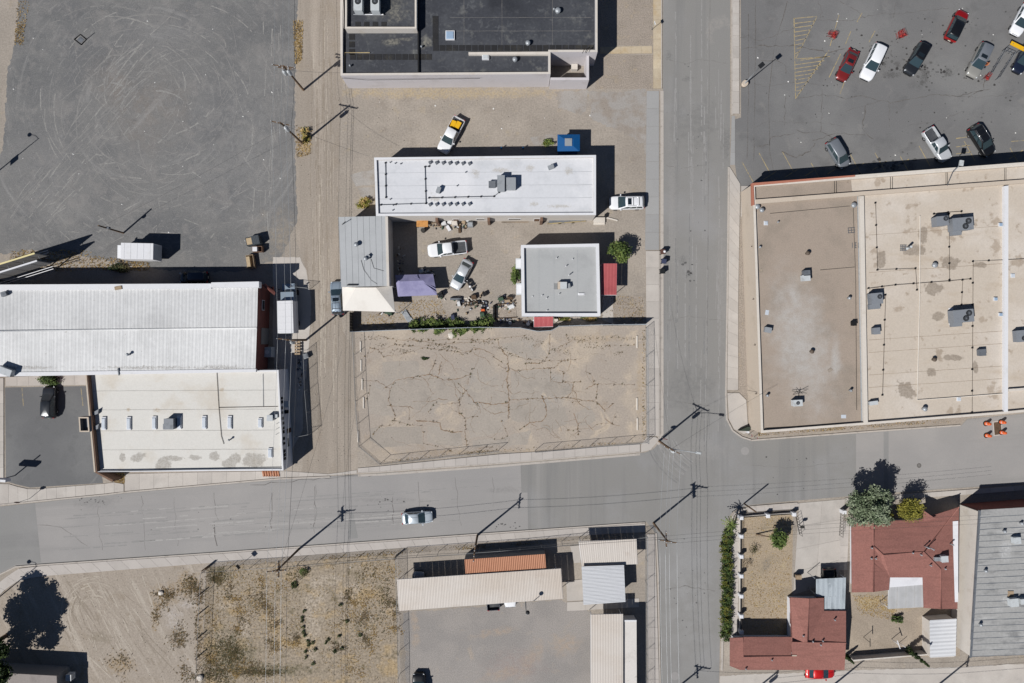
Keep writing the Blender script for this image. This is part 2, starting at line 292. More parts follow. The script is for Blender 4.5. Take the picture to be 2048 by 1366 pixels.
road_px = [(1327, -300), (1461, -300), (1460, 330), (1456, 600), (1452, 800), (1455, 838), (1465, 861), (1482, 875), (1502, 881), (1760, 862), (1922, 851), (1935, 838), (2060, 826), (2500, 795), (2500, 930), (2060, 966), (1800, 984), (1690, 993), (1560, 1004), (1492, 1011), (1466, 1022), (1451, 1045), (1444, 1100), (1438, 1366), (1434, 1700),
    (1324, 1700), (1321, 1366), (1318, 1150), (1315, 1090), (1308, 1062), (1292, 1043), (1240, 1046), (800, 1077), (440, 1103), (86, 1127), (32, 1131), (0, 1147), (-40, 1180), (-80, 1300), (-80, 1700), (-500, 1700), (-500, 1040), (0, 1013), (230, 988), (560, 958), (880, 939), (1040, 926), (1240, 910), (1290, 905), (1307, 898), (1319, 884), (1325, 860), (1326, 600), (1326, 180)]
road = sheet('road', road_px, .008, 'asphalt')
light = sheet('road_patch', [(-500, 1041), (0, 1014), (230, 989), (560, 959), (880, 940), (1041, 927), (1043, 985), (1055, 985), (1056, 1058), (800, 1076), (440, 1102), (86, 1126), (32, 1130), (0, 1146), (-40, 1178), (-500, 1400)], .012, 'asphalt_ew', parent=road)
sheet('road_patch', [(1712, 867), (1922, 852), (1935, 839), (2060, 827), (2500, 796), (2500, 929), (2060, 965), (1800, 983), (1712, 991)], .012, 'asphalt_ew', parent=road)
sheet('road_patch', [(0, 1014), (70, 1006), (82, 1125), (32, 1129), (0, 1145), (-60, 1190), (-60, 1017)], .016, 'asphalt_patch', parent=road)
sheet('road_patch', [(1767, 864), (1777, 863), (1777, 984), (1768, 985)], .016, 'asphalt_patch', parent=road)
sheet('road_patch', [(700, 1026), (706, 1024), (716, 1076), (696, 1078)], .016, 'asphalt_patch', parent=road)
lot = sheet('parking_lot', [(1481, -300), (2500, -300), (2500, 330), (1505, 378), (1476, 372), (1470, 330), (1466, 240), (1482, 235)], .010, 'asphalt_lot')
clot = sheet('vacant_lot', [(709, 657), (1291, 652), (1292, 884), (1062, 905), (1000, 903), (764, 928), (716, 890), (712, 800)], .008, 'old_lot', 1.5, 5)
sheet('weedy_lot', [(412, 1134), (792, 1108), (798, 1370), (796, 1500), (400, 1500), (404, 1366)], .006, 'weed_soil', 2, 6)
sheet('dirt_lot', [(84, 1153), (410, 1126), (404, 1366), (400, 1700), (-60, 1700), (-60, 1260), (10, 1175)], .004, 'west_dirt', 1.5, 7)
sheet('gravel_yard', [(806, 1225), (1120, 1200), (1184, 1226), (1184, 1500), (806, 1500), (812, 1366)], .006, 'yard_gravel', 3, 8)
sheet('customer_parking', [(10, 775), (176, 772), (206, 966), (60, 975), (30, 968), (12, 962)], .008, 'asphalt_dark')
sheet('front_yard', [(1482, 1030), (1586, 1020), (1582, 1276), (1484, 1276)], .006, 'house_yard', 1, 9)
sheet('back_yard', [(1690, 1184), (1920, 1180), (1920, 1312), (1690, 1318)], .006, 'back_yard', 1, 10)
sheet('gravel_bed', [(1230, -60), (1307, -60), (1307, 91), (1200, 91), (1200, -60)], .006, 'gravel_tan')
sheet('gravel_bed', [(1196, 110), (1307, 110), (1307, 178), (1190, 178)], .006, 'gravel_tan')
sheet('gravel_bed', [(1200, 592), (1288, 592), (1290, 650), (1202, 640)], .006, 'gravel_tan', 1.5, 11)
sheet('gravel_bed', [(1478, 440), (1496, 436), (1514, 862), (1494, 866), (1488, 800), (1476, 780)], .006, 'gravel_tan', 1, 12)
sheet('gravel_bed', [(1500, 874), (1516, 860), (2060, 818), (2060, 822), (1930, 836), (1922, 846), (1760, 856)], .005, 'gravel_tan', 1, 13)
sheet('concrete_apron', [(546, 514), (600, 514), (613, 540), (622, 600), (618, 700), (606, 800), (606, 860), (560, 940), (546, 700)], .009, 'concrete', 1.5, 14)
sheet('concrete_apron', [(700, 350), (748, 338), (750, 370), (712, 372), (704, 362)], .009, 'worn_concrete', 2, 15, 8)
sheet('concrete_apron', [(716, 376), (750, 374), (750, 396), (722, 392)], .009, 'worn_concrete', 1.5, 16, 8)
sheet('concrete_apron', [(1110, 182), (1172, 180), (1172, 218), (1160, 226), (1120, 218)], .009, 'worn_concrete', 5, 17, 5)
sheet('concrete_apron', [(1176, 182), (1292, 180), (1292, 330), (1286, 290), (1262, 276), (1236, 260), (1200, 246), (1180, 230)], .0085, 'worn_concrete', 6, 18, 5)
sheet('concrete_apron', [(1060, 275), (1110, 268), (1112, 285), (1066, 292)], .009, 'worn_concrete', 2, 19, 8)
sheet('front_walk', [(1205, 575), (1226, 575), (1226, 648), (1205, 640)], .010, 'concrete')
sheet('alley_road', [(1440, 1352), (2500, 1310), (2500, 1500), (1440, 1500)], .005, 'concrete', 2, 20)
# ---------------------------------------------------------------- pavements of single slabs, kerbs
def slabs(name, a, b, n, z, mat, gap=.022, base='joint', rows=1, skip=()):
    """strip between two polylines (pixels) cut into n slabs along and rows across"""
    def samp(pts, m):
        L = [0]
        for p, q in zip(pts, pts[1:]): L.append(L[-1] + math.hypot(q[0] - p[0], q[1] - p[1]))
        out = []
        for i in range(m + 1):
            d = L[-1] * i / m; k = 0
            while k < len(L) - 2 and L[k + 1] < d: k += 1
            out.append(lerp(pts[k], pts[k + 1], (d - L[k]) / ((L[k + 1] - L[k]) or 1)))
        return out
    A, B = samp(a, n), samp(b, n)
    root = MB().prism(GL(A + B[::-1]), 0, z - .025).build(name, base, kind='structure')
    rn = random.Random(n)
    for i in range(n):
        for r in range(rows):
            if (i, r) in skip: continue
            q = [lerp(A[i], B[i], r / rows), lerp(A[i + 1], B[i + 1], r / rows), lerp(A[i + 1], B[i + 1], (r + 1) / rows), lerp(A[i], B[i], (r + 1) / rows)]
            p = offset(GL(q), gap / 2)
            MB().prism(p, z - .03, z + rn.uniform(-.004, .004)).build('slab', mat, root)
    return root
def kerb(px, w=.16, z=.13, side=1):
    p = GL(px); o = []
    for k, q in enumerate(p):
        a = Vector(p[max(k - 1, 0)]); b = Vector(p[min(k + 1, len(p) - 1)]); t = (b - a).normalized(); o.append((q[0] - t.y * w * side, q[1] + t.x * w * side))
    return MB().prism(p + o[::-1], 0, z).build('kerb', 'kerb', kind='structure')
def gutter(px, w, side, z=.014):
    p = GL(px); o = []
    for k, q in enumerate(p):
        a = Vector(p[max(k - 1, 0)]); b = Vector(p[min(k + 1, len(p) - 1)]); t = (b - a).normalized(); o.append((q[0] - t.y * w * side, q[1] + t.x * w * side))
    return MB().prism(p + o[::-1], 0, z + .004).build('gutter', 'kerb', kind='structure')
slabs('pavement', [(1306, -40), (1306, 178)], [(1324, -40), (1324, 178)], 11, .12, 'concrete_tan')
slabs('pavement', [(1293, 182), (1290, 500)], [(1318, 182), (1318, 500)], 9, .06, 'concrete_grey', rows=1)
slabs('pavement', [(1291, 502), (1294, 872)], [(1318, 502), (1318, 872)], 11, .12, 'concrete')
kerb([(1324, -60), (1324, 178)], side=-1); kerb([(1318.5, 502), (1318.5, 868), (1312, 884)], side=1); gutter([(1321, 182), (1321, 868), (1313, 888)], .45, 1)
MB().prism(GL([(1293, 874), (1312, 874), (1318, 880), (1300, 900), (1282, 904), (1282, 890)]), 0, .11).build('corner_pad', 'concrete', kind='structure')
slabs('pavement', [(716, 936), (764, 932), (1000, 908), (1064, 904), (1280, 888)], [(716, 946), (764, 944), (1000, 927), (1064, 922), (1280, 904)], 26, .11, 'concrete_pink')
kerb([(716, 946.4), (764, 944.4), (1000, 927.4), (1064, 922.4), (1280, 904.4)], side=1, w=.15); gutter([(716, 949), (764, 947), (1000, 930), (1280, 906.6)], .3, -1)
slabs('pavement', [(250, 948), (410, 944), (570, 942), (660, 948), (714, 940)], [(250, 982), (410, 968), (560, 955), (660, 951), (714, 947)], 16, .06, 'concrete')
slabs('pavement', [(-40, 972), (12, 966), (30, 972), (62, 979), (210, 967), (234, 964), (248, 968)], [(-40, 1010), (0, 1008), (40, 1004), (80, 1000), (210, 987), (234, 984), (248, 983)], 15, .08, 'concrete')
kerb([(-40, 1010.4), (0, 1008.4), (210, 988), (250, 983), (410, 969), (560, 956), (660, 952)], side=-1, w=.2, z=.1)
slabs('pavement', [(-40, 756), (8, 756), (8, 960)][1:], [(-40, 756), (-40, 960)], 8, .10, 'concrete')
slabs('pavement', [(12, 754), (172, 748)], [(12, 772), (174, 770)], 7, .10, 'concrete')
slabs('pavement', [(-30, 1190), (4, 1160), (36, 1137), (86, 1131), (440, 1107), (800, 1081), (1240, 1050), (1290, 1047)], [(-10, 1200), (14, 1176), (42, 1158), (86, 1152), (440, 1124), (800, 1096), (1240, 1066), (1290, 1064)], 46, .12, 'concrete_pink')
kerb([(0, 1150.5), (32, 1134.5), (86, 1130.5), (440, 1106.5), (800, 1080.5), (1240, 1049.5), (1290, 1046.5)], side=1, w=.2)
slabs('pavement', [(1463, -40), (1463, 228)], [(1478, -40), (1478, 228)], 12, .12, 'concrete'); kerb([(1462.6, -60), (1462.6, 230)], side=1, w=.2)
slabs('pavement', [(1463, 232), (1460, 330)], [(1470, 232), (1470, 330)], 4, .05, 'concrete_grey')
slabs('pavement', [(1459, 334), (1456, 600), (1454, 780)], [(1480, 368), (1476, 600), (1476, 780)], 19, .12, 'concrete'); kerb([(1458.6, 334), (1455.6, 600), (1453, 790), (1455, 838), (1466, 860), (1484, 873), (1503, 879), (1760, 860), (1920, 849)], side=-1, w=.22)
slabs('pavement', [(1482, 372), (1481, 434)], [(1498, 372), (1500, 434)], 3, .1, 'concrete')
MB().prism(GL([(1454.5, 786), (1478, 786), (1492, 800), (1496, 862), (1488, 868), (1468, 858), (1458, 838)]), 0, .115).build('corner_pad', 'concrete', kind='structure')
slabs('pavement', [(1293, 1068), (1296, 1366), (1296, 1420)], [(1310, 1068), (1318, 1366), (1318, 1420)], 17, .12, 'concrete_pink'); kerb([(1310.5, 1066), (1315, 1150), (1318.6, 1366), (1319, 1420)], side=1, w=.2)
slabs('pavement', [(1494, 1014), (1598, 1006)], [(1496, 1025), (1598, 1017)], 6, .11, 'concrete_pink'); kerb([(1594, 1004.5), (1500, 1012), (1470, 1023.5), (1454, 1046), (1447, 1100), (1441, 1340)], side=1, w=.3)
slabs('pavement', [(1464, 1042), (1462, 1100), (1458, 1290)], [(1478, 1040), (1478, 1100), (1474, 1290)], 12, .11, 'concrete_pink')
slabs('driveway', [(1598, 1006), (1586, 1190)], [(1690, 998), (1676, 1160)], 4, .05, 'concrete', rows=2)
slabs('footpath', [(1682, 1042), (1676, 1140)], [(1698, 1042), (1694, 1140)], 4, .06, 'concrete_pink')
slabs('pavement', [(1690, 996), (1920, 980), (2100, 966)], [(1690, 1006), (1920, 990), (2100, 976)], 17, .11, 'concrete')
slabs('footpath', [(1200, 94), (1304, 92)], [(1200, 108), (1304, 107)], 5, .05, 'concrete_tan')
slabs('yard_slab', [(1140, 1092), (1160, 1090)], [(1148, 1126), (1162, 1125)], 1, .08, 'concrete'); slabs('yard_slab', [(1132, 1162), (1166, 1158)], [(1134, 1202), (1168, 1200)], 1, .08, 'concrete'); slabs('yard_slab', [(1134, 1204), (1278, 1196)], [(1134, 1222), (1278, 1214)], 4, .06, 'concrete')
# ---------------------------------------------------------------- cracks, markings
def crack_lines(parent, lines, w, z, mat, name='crack', step=14, j=3):
    b = MB()
    for i, l in enumerate(lines): b.ribbon(GL(rough_line(l, step, j, i)), w * random.Random(i * 7 + 1).choice((.5, .7, 1, 1.3, 1.9)), z, seed=i, jit=.75)
    o = b.build(name, mat, parent); o['kind'] = 'stuff'; return o
k6 = crop(0, 720, 3.2); k5 = crop(500, 920, 3.413)
crack_lines(light, [k6(p) for p in ([(180, 930), (185, 1060), (205, 1216)], [(630, 930), (632, 1060), (655, 1216)], [(905, 870), (915, 1000), (930, 1216)], [(1115, 880), (1125, 1010), (1138, 1190)], [(1370, 850), (1390, 1020), (1365, 1040), (1390, 1190)], [(1740, 850), (1735, 1000), (1738, 1080)], [(2020, 800), (2015, 1050)], [(200, 1060), (400, 1070), (560, 1190)])] +
    [k5(p) for p in ([(160, 220), (140, 300), (148, 480)], [(440, 180), (452, 300), (440, 500)], [(1148, 150), (1152, 330)], [(1400, 120), (1415, 280), (1445, 450)], [(1655, 120), (1668, 240), (1660, 320)], [(975, 250), (980, 440)], [(0, 170), (440, 130), (860, 100)])], .05, .0135, 'crack')
crack_lines(road, [[(1420, -20), (1418, 200), (1416, 450), (1414, 700)], [(1334, 800), (1420, 812)]], .06, .0125, 'crack_soft', name='seam', step=40, j=.6)
k4 = crop(1480, 0, 3.595)
nl = [k4(p) for p in ([(0, 270), (60, 255), (100, 290), (150, 290), (380, 200), (550, 140), (800, 150), (1000, 95), (1120, 100), (1500, 60)], [(560, 0), (590, 90), (580, 130)], [(720, 10), (840, 80), (900, 130)], [(1120, 20), (1110, 110), (1190, 180), (1200, 260)],
    [(10, 360), (130, 330), (400, 330), (640, 380), (760, 350)], [(150, 435), (260, 430), (330, 480), (330, 530)], [(100, 600), (180, 620), (400, 590), (600, 610)], [(400, 715), (600, 680), (760, 710), (880, 690), (1080, 740), (1380, 680), (1560, 690), (1800, 640)],
    [(100, 915), (220, 870), (320, 880), (590, 880), (760, 905)], [(330, 690), (320, 900)], [(590, 640), (580, 950)], [(1070, 740), (1075, 910)], [(760, 800), (1020, 720)], [(400, 930), (480, 960), (590, 950), (700, 1000)], [(120, 1050), (210, 1040), (220, 990), (390, 960)],
    [(1640, 700), (1750, 640), (1760, 560)], [(1480, 680), (1640, 700), (1850, 690), (2042, 660)], [(900, 760), (880, 930), (960, 1000)], [(1200, 900), (1400, 880), (1600, 800)], [(520, 1010), (700, 960), (900, 970)], [(300, 1090), (400, 1130), (500, 1090), (540, 1030)])]
crack_lines(lot, nl, .065, .0135, 'crack', step=7, j=2)
crack_lines(lot, [k4(p) for p in ([(60, 100), (60, 700), (50, 1140)], [(112, 0), (108, 560), (98, 1160)], [(340, 10), (240, 360), (205, 700), (212, 1080), (240, 1230)])], .10, .0135, 'crack', name='seam', step=30, j=.8)
def stripes(parent, segs, w=.12, z=.0145):
    for a, b in segs:
        p, q = Vector(G(*a)), Vector(G(*b)); t = (q - p).normalized(); n = Vector((-t.y, t.x)) * w / 2
        MB().sheet([tuple(p + n), tuple(q + n), tuple(q - n), tuple(p - n)], z).build('painted_line', 'paint_yellow', parent)
sg = [((1588, 36), (1591, 198)), ((1588, 37), (1633, 33)), ((1634, 33), (1592, 116)), ((1658, 100), (1592, 196)), ((1678, 30), (1660, 92)), ((1702, 62), (1690, 90)), ((1724, 26), (1714, 44)), ((1750, 62), (1738, 84)), ((1592, 118), (1660, 113)), ((1681, 108), (1658, 155)), ((1690, 160), (1680, 188))]
for i in range(8):
    t = i / 8; sg.append((lerp((1588.5, 47), (1591, 116), t), lerp((1630, 42), (1594, 112), t)))
for i in range(9):
    t = i / 9.5; sg.append((lerp((1591, 122), (1591.5, 194), t), lerp((1655, 113), (1594, 192), t)))
for x, y in ((1484, 324), (1518, 306), (1565, 304), (1622, 326), (1700, 308), (1750, 306), (1800, 312), (1838, 292), (1928, 282), (2020, 296)): sg.append(((x, y), (x + 22, y + 40)))
for x, y in ((1526, 362), (1568, 358), (1610, 354), (1655, 350), (1700, 346), (1745, 342), (1790, 338), (2018, 320)): sg.append(((x, y - 2), (x + 28, y - 20)))
for y in (294, 308, 277): sg.append(((1912, y), (1942, y - 4)))
sg.append(((2022, 283), (2060, 280)))
stripes(lot, sg)
stripes(bpy.data.objects['customer_parking'], [((44, 776), (47, 812)), ((162, 776), (166, 812))], .1, .0115)
for x, y in ((1490, 902), (1838, 931), (1350, 1352)):
    gx, gy = G(x, y); c = MB().cyl(gx, gy, .005, .0165, .62 if x != 1838 else .35, n=20); c.build('manhole_cover', 'asphalt_ew' if x != 1838 else 'crack', road)
    MB().cyl(gx, gy, .005, .021, .22, n=16).build('manhole_lid', 'asphalt_ew' if x != 1838 else 'crack_soft', road)
# weed-filled cracks of the vacant lot
k3 = crop(680, 620, 3.103)
LOTC = [k3(p) for p in ([(190, 180), (240, 160), (330, 180), (500, 195), (700, 180), (900, 185), (1140, 160)], [(180, 235), (260, 245), (340, 215), (480, 225), (700, 205), (860, 200), (980, 180)], [(150, 290), (230, 240), (270, 290), (370, 275), (520, 235), (620, 245), (760, 265), (870, 240)], [(430, 180), (600, 210), (760, 250)],
    [(980, 180), (990, 230), (1040, 290), (1045, 360), (1035, 430), (1050, 560), (1045, 670)], [(1300, 150), (1302, 260), (1270, 315)], [(1050, 265), (1150, 305), (1260, 315), (1350, 315), (1440, 310), (1500, 300)], [(1080, 380), (1200, 365), (1330, 360), (1370, 320), (1400, 310)], [(1400, 150), (1420, 185), (1530, 190)], [(1440, 190), (1360, 230)], [(1305, 365), (1305, 440), (1360, 450), (1500, 445)], [(1385, 380), (1385, 440)], [(1520, 380), (1560, 400), (1580, 460), (1700, 460), (1830, 465)], [(1580, 460), (1520, 495)], [(1450, 450), (1445, 500), (1410, 545)],
    [(1050, 560), (1200, 550), (1400, 545), (1590, 570)], [(1430, 570), (1590, 560), (1595, 480)], [(1590, 570), (1640, 620), (1700, 580)], [(1710, 640), (1690, 700), (1600, 705), (1560, 735), (1470, 740), (1400, 750)], [(1450, 640), (1480, 720), (1480, 780)], [(1250, 530), (1280, 600), (1280, 650), (1260, 690), (1180, 700), (1120, 740)], [(730, 450), (780, 500), (740, 560), (740, 640), (780, 680), (775, 760), (790, 860)], [(780, 500), (830, 570), (950, 585), (1045, 575)], [(780, 670), (860, 660)], [(830, 570), (870, 600), (870, 640)],
    [(730, 575), (610, 590), (590, 575), (545, 640)], [(1000, 680), (1040, 780)], [(870, 240), (850, 330), (810, 390), (790, 460)], [(340, 440), (450, 415), (560, 400), (650, 435), (740, 425), (810, 400)], [(590, 320), (555, 400)], [(630, 320), (610, 400)], [(150, 440), (230, 440), (310, 490), (340, 440)], [(190, 450), (180, 530), (155, 575)], [(310, 490), (300, 560), (345, 660), (325, 700)], [(415, 590), (430, 620), (430, 715)], [(240, 720), (320, 715), (350, 690), (430, 715), (500, 715), (515, 760), (520, 830), (610, 850)], [(470, 685), (560, 690), (620, 700), (630, 740), (700, 760), (760, 755)], [(200, 775), (250, 720)], [(860, 860), (940, 850)], [(620, 840), (700, 880)], [(960, 805), (1020, 800)], [(940, 280), (1010, 330)], [(980, 340), (1030, 370)], [(1150, 330), (1260, 330)], [(1650, 220), (1830, 220)])]
M('old_slab', C(166, 157, 147), [dict(c=C(154, 146, 137), scale=.4, lo=.45, hi=.7, s=.8), dict(c=C(176, 165, 152), scale=.9, lo=.55, hi=.72, s=.7), dict(c=C(140, 131, 121), scale=1.6, lo=.62, hi=.76, s=.6)], grain=.07, gscale=4, bump=.2, rnd=.04)
for i, p in enumerate(([(350, 440), (560, 405), (650, 440), (740, 430), (770, 500), (740, 560), (600, 575), (540, 640), (430, 600), (320, 600), (300, 520)], [(190, 470), (300, 500), (300, 560), (340, 660), (170, 640), (165, 560)], [(1000, 210), (1130, 190), (1200, 270), (1260, 310), (1150, 300), (1050, 260)], [(790, 500), (830, 450), (1030, 440), (1045, 570), (860, 580)], [(1060, 380), (1300, 365), (1300, 440), (1240, 520), (1250, 550), (1060, 560)], [(880, 600), (1040, 590), (1040, 670), (1000, 760), (800, 800), (785, 690), (870, 650)], [(1060, 575), (1240, 560), (1280, 640), (1250, 690), (1180, 700), (1060, 690)], [(190, 730), (500, 720), (520, 830), (250, 850), (190, 800)], [(1290, 620), (1400, 600), (1420, 700), (1300, 760), (1240, 720)], [(340, 320), (480, 320), (490, 400), (350, 430), (270, 420), (270, 330)], [(1380, 460), (1450, 450), (1440, 510), (1280, 540), (1260, 470), (1310, 445)], [(820, 810), (1040, 790), (1180, 740), (1160, 830), (830, 855)], [(540, 720), (620, 720), (640, 750), (750, 770), (770, 850), (620, 840), (540, 820)], [(1460, 640), (1560, 590), (1590, 690), (1500, 720)])):
    MB().prism(GL(jag(jag(k3(p), 12, 2.5, 70 + i), 4, 1.0, 90 + i)), 0, .0095 + .0012 * (i % 4)).build('broken_slab', 'old_slab', clot)
rn = random.Random(55); fine = []
for i in range(75):
    x, y, t = rn.uniform(735, 1270), rn.uniform(690, 885), rn.uniform(0, 3.14); l = [(x, y)]
    for k in range(rn.randrange(3, 8)): t += rn.gauss(0, .5); x, y = x + 9 * math.cos(t), y + 9 * math.sin(t); l.append((x, y))
    if all(730 < p[0] < 1278 and 672 < p[1] < 890 - (1278 - p[0]) * -.04 for p in l): fine.append(l)
crack_lines(clot, LOTC, .06, .0165, 'soil_crack', step=4, j=1.1)
crack_lines(clot, fine, .035, .0160, 'soil_crack', step=4, j=1.0)

# dusty and dark tyre marks
M('mark_pale', C(144, 142, 139), grain=.2); M('mark_pale2', C(134, 132, 130), grain=.15); M('mark_dirt', C(178, 168, 155), grain=.1); M('mark_dirt_dark', C(148, 137, 124), grain=.1); M('mark_road', C(128, 127, 126), grain=.1); M('mark_road_pale', C(150, 148, 146), grain=.1); M('mark_ew', C(146, 144, 142), grain=.08); M('mark_ew_pale', C(166, 163, 160), grain=.08)
def marks(parent, lines, mats, z, w, seed):
    rn = random.Random(seed); b = MB()
    for l in lines:
        p = GL(rough_line(l, 6, .35, rn.randrange(9999))); n = len(p); wd = rn.uniform(*w); i = 0; mi = rn.randrange(len(mats)); zz = z + rn.uniform(0, .0015)
        while i < n - 1:
            k = i + rn.randrange(2, 9); b.ribbon(p[i:k + 1], wd * rn.uniform(.5, 1.1), zz, mi, rn.randrange(999), .5) if len(p[i:k + 1]) > 1 else None; i = k + rn.choice((0, 1, 1, 2, 4))
    o = b.build('tyre_marks', mats, parent); o['kind'] = 'stuff'
rn = random.Random(77); L1 = []
for i in range(110):
    r = rn.uniform(45, 190); a = rn.uniform(0, 6.28); sp = rn.uniform(.25, 1.1); cx_, cy_ = 305 + rn.gauss(0, 55), 205 + rn.gauss(0, 45); L1.append([(cx_ + r * 1.05 * math.cos(a + sp * t / 8), cy_ + r * math.sin(a + sp * t / 8)) for t in range(9)])
for i in range(90):
    x, y = rn.uniform(20, 280), rn.uniform(90, 460); y = 480 - x * 1.15 + rn.gauss(0, 55); L = rn.uniform(30, 110); t = R(48 + rn.gauss(0, 5)); L1.append([(x, y), (x + L * .5 * math.cos(t) + rn.gauss(0, 2), y - L * .5 * math.sin(t)), (x + L * math.cos(t), y - L * math.sin(t))])
for i in range(60): x, y = rn.gauss(555, 22), rn.uniform(20, 520); L1.append([(x, y), (x + rn.gauss(0, 3), y + rn.uniform(20, 80))])
for i in range(80): x, y, t = rn.uniform(60, 560), rn.uniform(300, 500), rn.uniform(0, 3.1); L = rn.uniform(10, 50); L1.append([(x, y), (x + L * math.cos(t), y + L * .5 * math.sin(t))])
gl_poly = [(40, 10), (585, 10), (582, 440), (540, 510), (330, 525), (120, 490), (20, 440)]
L1 = [l for l in L1 if all(inside(p, gl_poly) for p in l)]
marks(bpy.data.objects['gravel_lot'], L1, ['mark_pale', 'mark_pale2', 'mark_pale2'], .0125, (.07, .22), 5)
L2 = []
for i in range(70):
    x, y = rn.uniform(110, 330), rn.uniform(1150, 1290); t = R(58 + rn.gauss(0, 9)); L = rn.uniform(30, 120); L2.append([(x, y), (x + L * .5 * math.cos(t) + rn.gauss(0, 2), y + L * .5 * math.sin(t)), (x + L * math.cos(t), y + L * math.sin(t))])
for i in range(30):
    r = rn.uniform(30, 80); a = rn.uniform(2.0, 5.2); L2.append([(190 + r * math.cos(a + t * .12), 1225 + r * math.sin(a + t * .12)) for t in range(9)])
dl = [(112, 1155), (395, 1132), (385, 1366), (170, 1366), (118, 1290)]
marks(bpy.data.objects['dirt_lot'], [l for l in L2 if all(inside(p, dl) for p in l)], ['mark_dirt', 'mark_dirt_dark', 'mark_dirt'], .0085, (.07, .2), 6)
L3 = [[(x, y), (x + rn.gauss(0, 3), y + rn.uniform(60, 220))] for x, y in ((rn.gauss(648, 16), rn.uniform(-20, 720)) for _ in range(80))]
marks(bpy.data.objects['alley'], [l for l in L3 if all(608 < p[0] < 676 and p[1] < 920 for p in l)], ['mark_dirt', 'mark_dirt_dark'], .0085, (.06, .18), 7)
L4 = [[(x, y), (x + rn.gauss(0, 2), y + rn.uniform(80, 300))] for x, y in ((rn.choice((1350, 1378, 1408, 1438)) + rn.gauss(0, 6), rn.uniform(-20, 760)) for _ in range(46))]
marks(road, L4, ['mark_road', 'mark_road_pale', 'mark_road_pale'], .0095, (.06, .22), 8)
L5 = [[(x, y), (x + L, y - L * .072)] for x, y, L in ((u, 1080 - u * .072 + rn.choice((-38, -16, 4, 24)) + rn.gauss(0, 4), rn.uniform(60, 260)) for u in (rn.uniform(90, 800) for _ in range(50)))]
marks(light, L5, ['mark_ew', 'mark_ew_pale', 'mark_ew'], .0150, (.06, .25), 9)
L6 = []
for i in range(26): # sweeping turns through the junction
    r = rn.uniform(90, 150); L6.append([(1450 + r * 1.1 * math.cos(a_), 850 - 4 + r * math.sin(a_)) for a_ in (2.2 + t * .1 for t in range(7))])
marks(road, L6, ['mark_road', 'mark_road_pale'], .0098, (.06, .16), 10)
crack_lines(road, [[(1340, 120), (1372, 128), (1400, 118), (1452, 126)], [(1332, 330), (1360, 338), (1412, 330)], [(1335, 640), (1380, 632), (1446, 642)], [(1500, 930), (1580, 936), (1690, 924)], [(1330, 1180), (1370, 1172), (1430, 1182)]], .05, .0125, 'crack_soft', step=7, j=1.5)

M('oil', C(70, 68, 67), grain=.3, rough=.6); M('oil_soft', C(98, 97, 96), grain=.2)
def spots(parent, regs, z, seed):
    rn = random.Random(seed); b = MB()
    for cx_, cy_, rx, ry, n, r0 in regs:
        for _ in range(n):
            x, y = G(cx_ + rn.gauss(0, .6) * rx, cy_ + rn.gauss(0, .6) * ry); r = r0 * rn.uniform(.3, 1.5) ** 1.6; k = 7; m_ = len(b.v); a0 = rn.uniform(0, 6); e = rn.uniform(.5, 1)
            b.v += [(x + r * rn.uniform(.7, 1.2) * math.cos(a0 + i * 6.283 / k), y + r * e * rn.uniform(.7, 1.2) * math.sin(a0 + i * 6.283 / k), z + rn.uniform(0, .001)) for i in range(k)]; b.face(range(m_, m_ + k), rn.choice((0, 1, 1)))
    o = b.build('oil_spots', ['oil', 'oil_soft'], parent); o['kind'] = 'stuff'
spots(lot, [(1790, 130, 40, 22, 60, .16), (1850, 150, 14, 30, 40, .16), (1895, 145, 20, 14, 30, .14), (1740, 80, 60, 30, 40, .1), (1900, 60, 90, 40, 60, .1), (1780, 330, 50, 16, 40, .2), (1860, 230, 120, 50, 50, .1), (1620, 200, 90, 100, 40, .09), (2000, 200, 40, 60, 20, .12), (1955, 150, 30, 20, 20, .12)], .0155, 3)
spots(road, [(1372, 545, 20, 24, 16, .13), (1390, 300, 40, 220, 30, .08), (1376, 1200, 36, 140, 24, .08), (1600, 930, 80, 40, 20, .08)], .0132, 4)
spots(light, [(195, 1004, 45, 10, 30, .1), (760, 1000, 40, 10, 14, .1), (500, 1050, 300, 30, 40, .06), (1012, 1050, 20, 6, 16, .1)], .0178, 5)
# ---------------------------------------------------------------- building materials
M('white_roof', C(212, 213, 217), [dict(c=C(196, 198, 202), scale=.25, lo=.48, hi=.7, s=.8), dict(c=C(222, 222, 225), scale=.12, lo=.5, hi=.7), dict(c=C(190, 183, 170), scale=.9, lo=.64, hi=.78, s=.5), dict(c=C(176, 173, 168), scale=.3, lo=.58, hi=.72, stretch=(12, 1), s=.5), dict(c=C(172, 163, 148), blobs=[gbr(1060, 336, 10, 8), gbr(1137, 342, 10, 8), gbr(952, 346, 8, 10), gbr(870, 398, 12, 6), gbr(1068, 408, 10, 5), gbr(1000, 340, 20, 5), gbr(1120, 412, 30, 4)], scale=1.5, s=.7, brk=.3)], grain=.03, gscale=3)
M('white_paint', C(222, 222, 225), [dict(c=C(208, 207, 205), scale=.6, lo=.55, hi=.75, s=.6)], grain=.03)
M('white_metal_roof', C(213, 213, 213), [dict(c=C(195, 195, 195), scale=.15, lo=.45, hi=.7, s=.8), dict(c=C(180, 180, 178), scale=.8, lo=.6, hi=.78, stretch=(1, 6), s=.45), dict(c=C(140, 132, 122), scale=1.6, lo=.66, hi=.76, s=.6), dict(c=C(130, 124, 116), blobs=[gbr(440, 735, 60, 6), gbr(300, 735, 120, 4), gbr(60, 735, 60, 4)], scale=1.5, brk=.1, s=.7)], grain=.05, gscale=2, rough=.7)
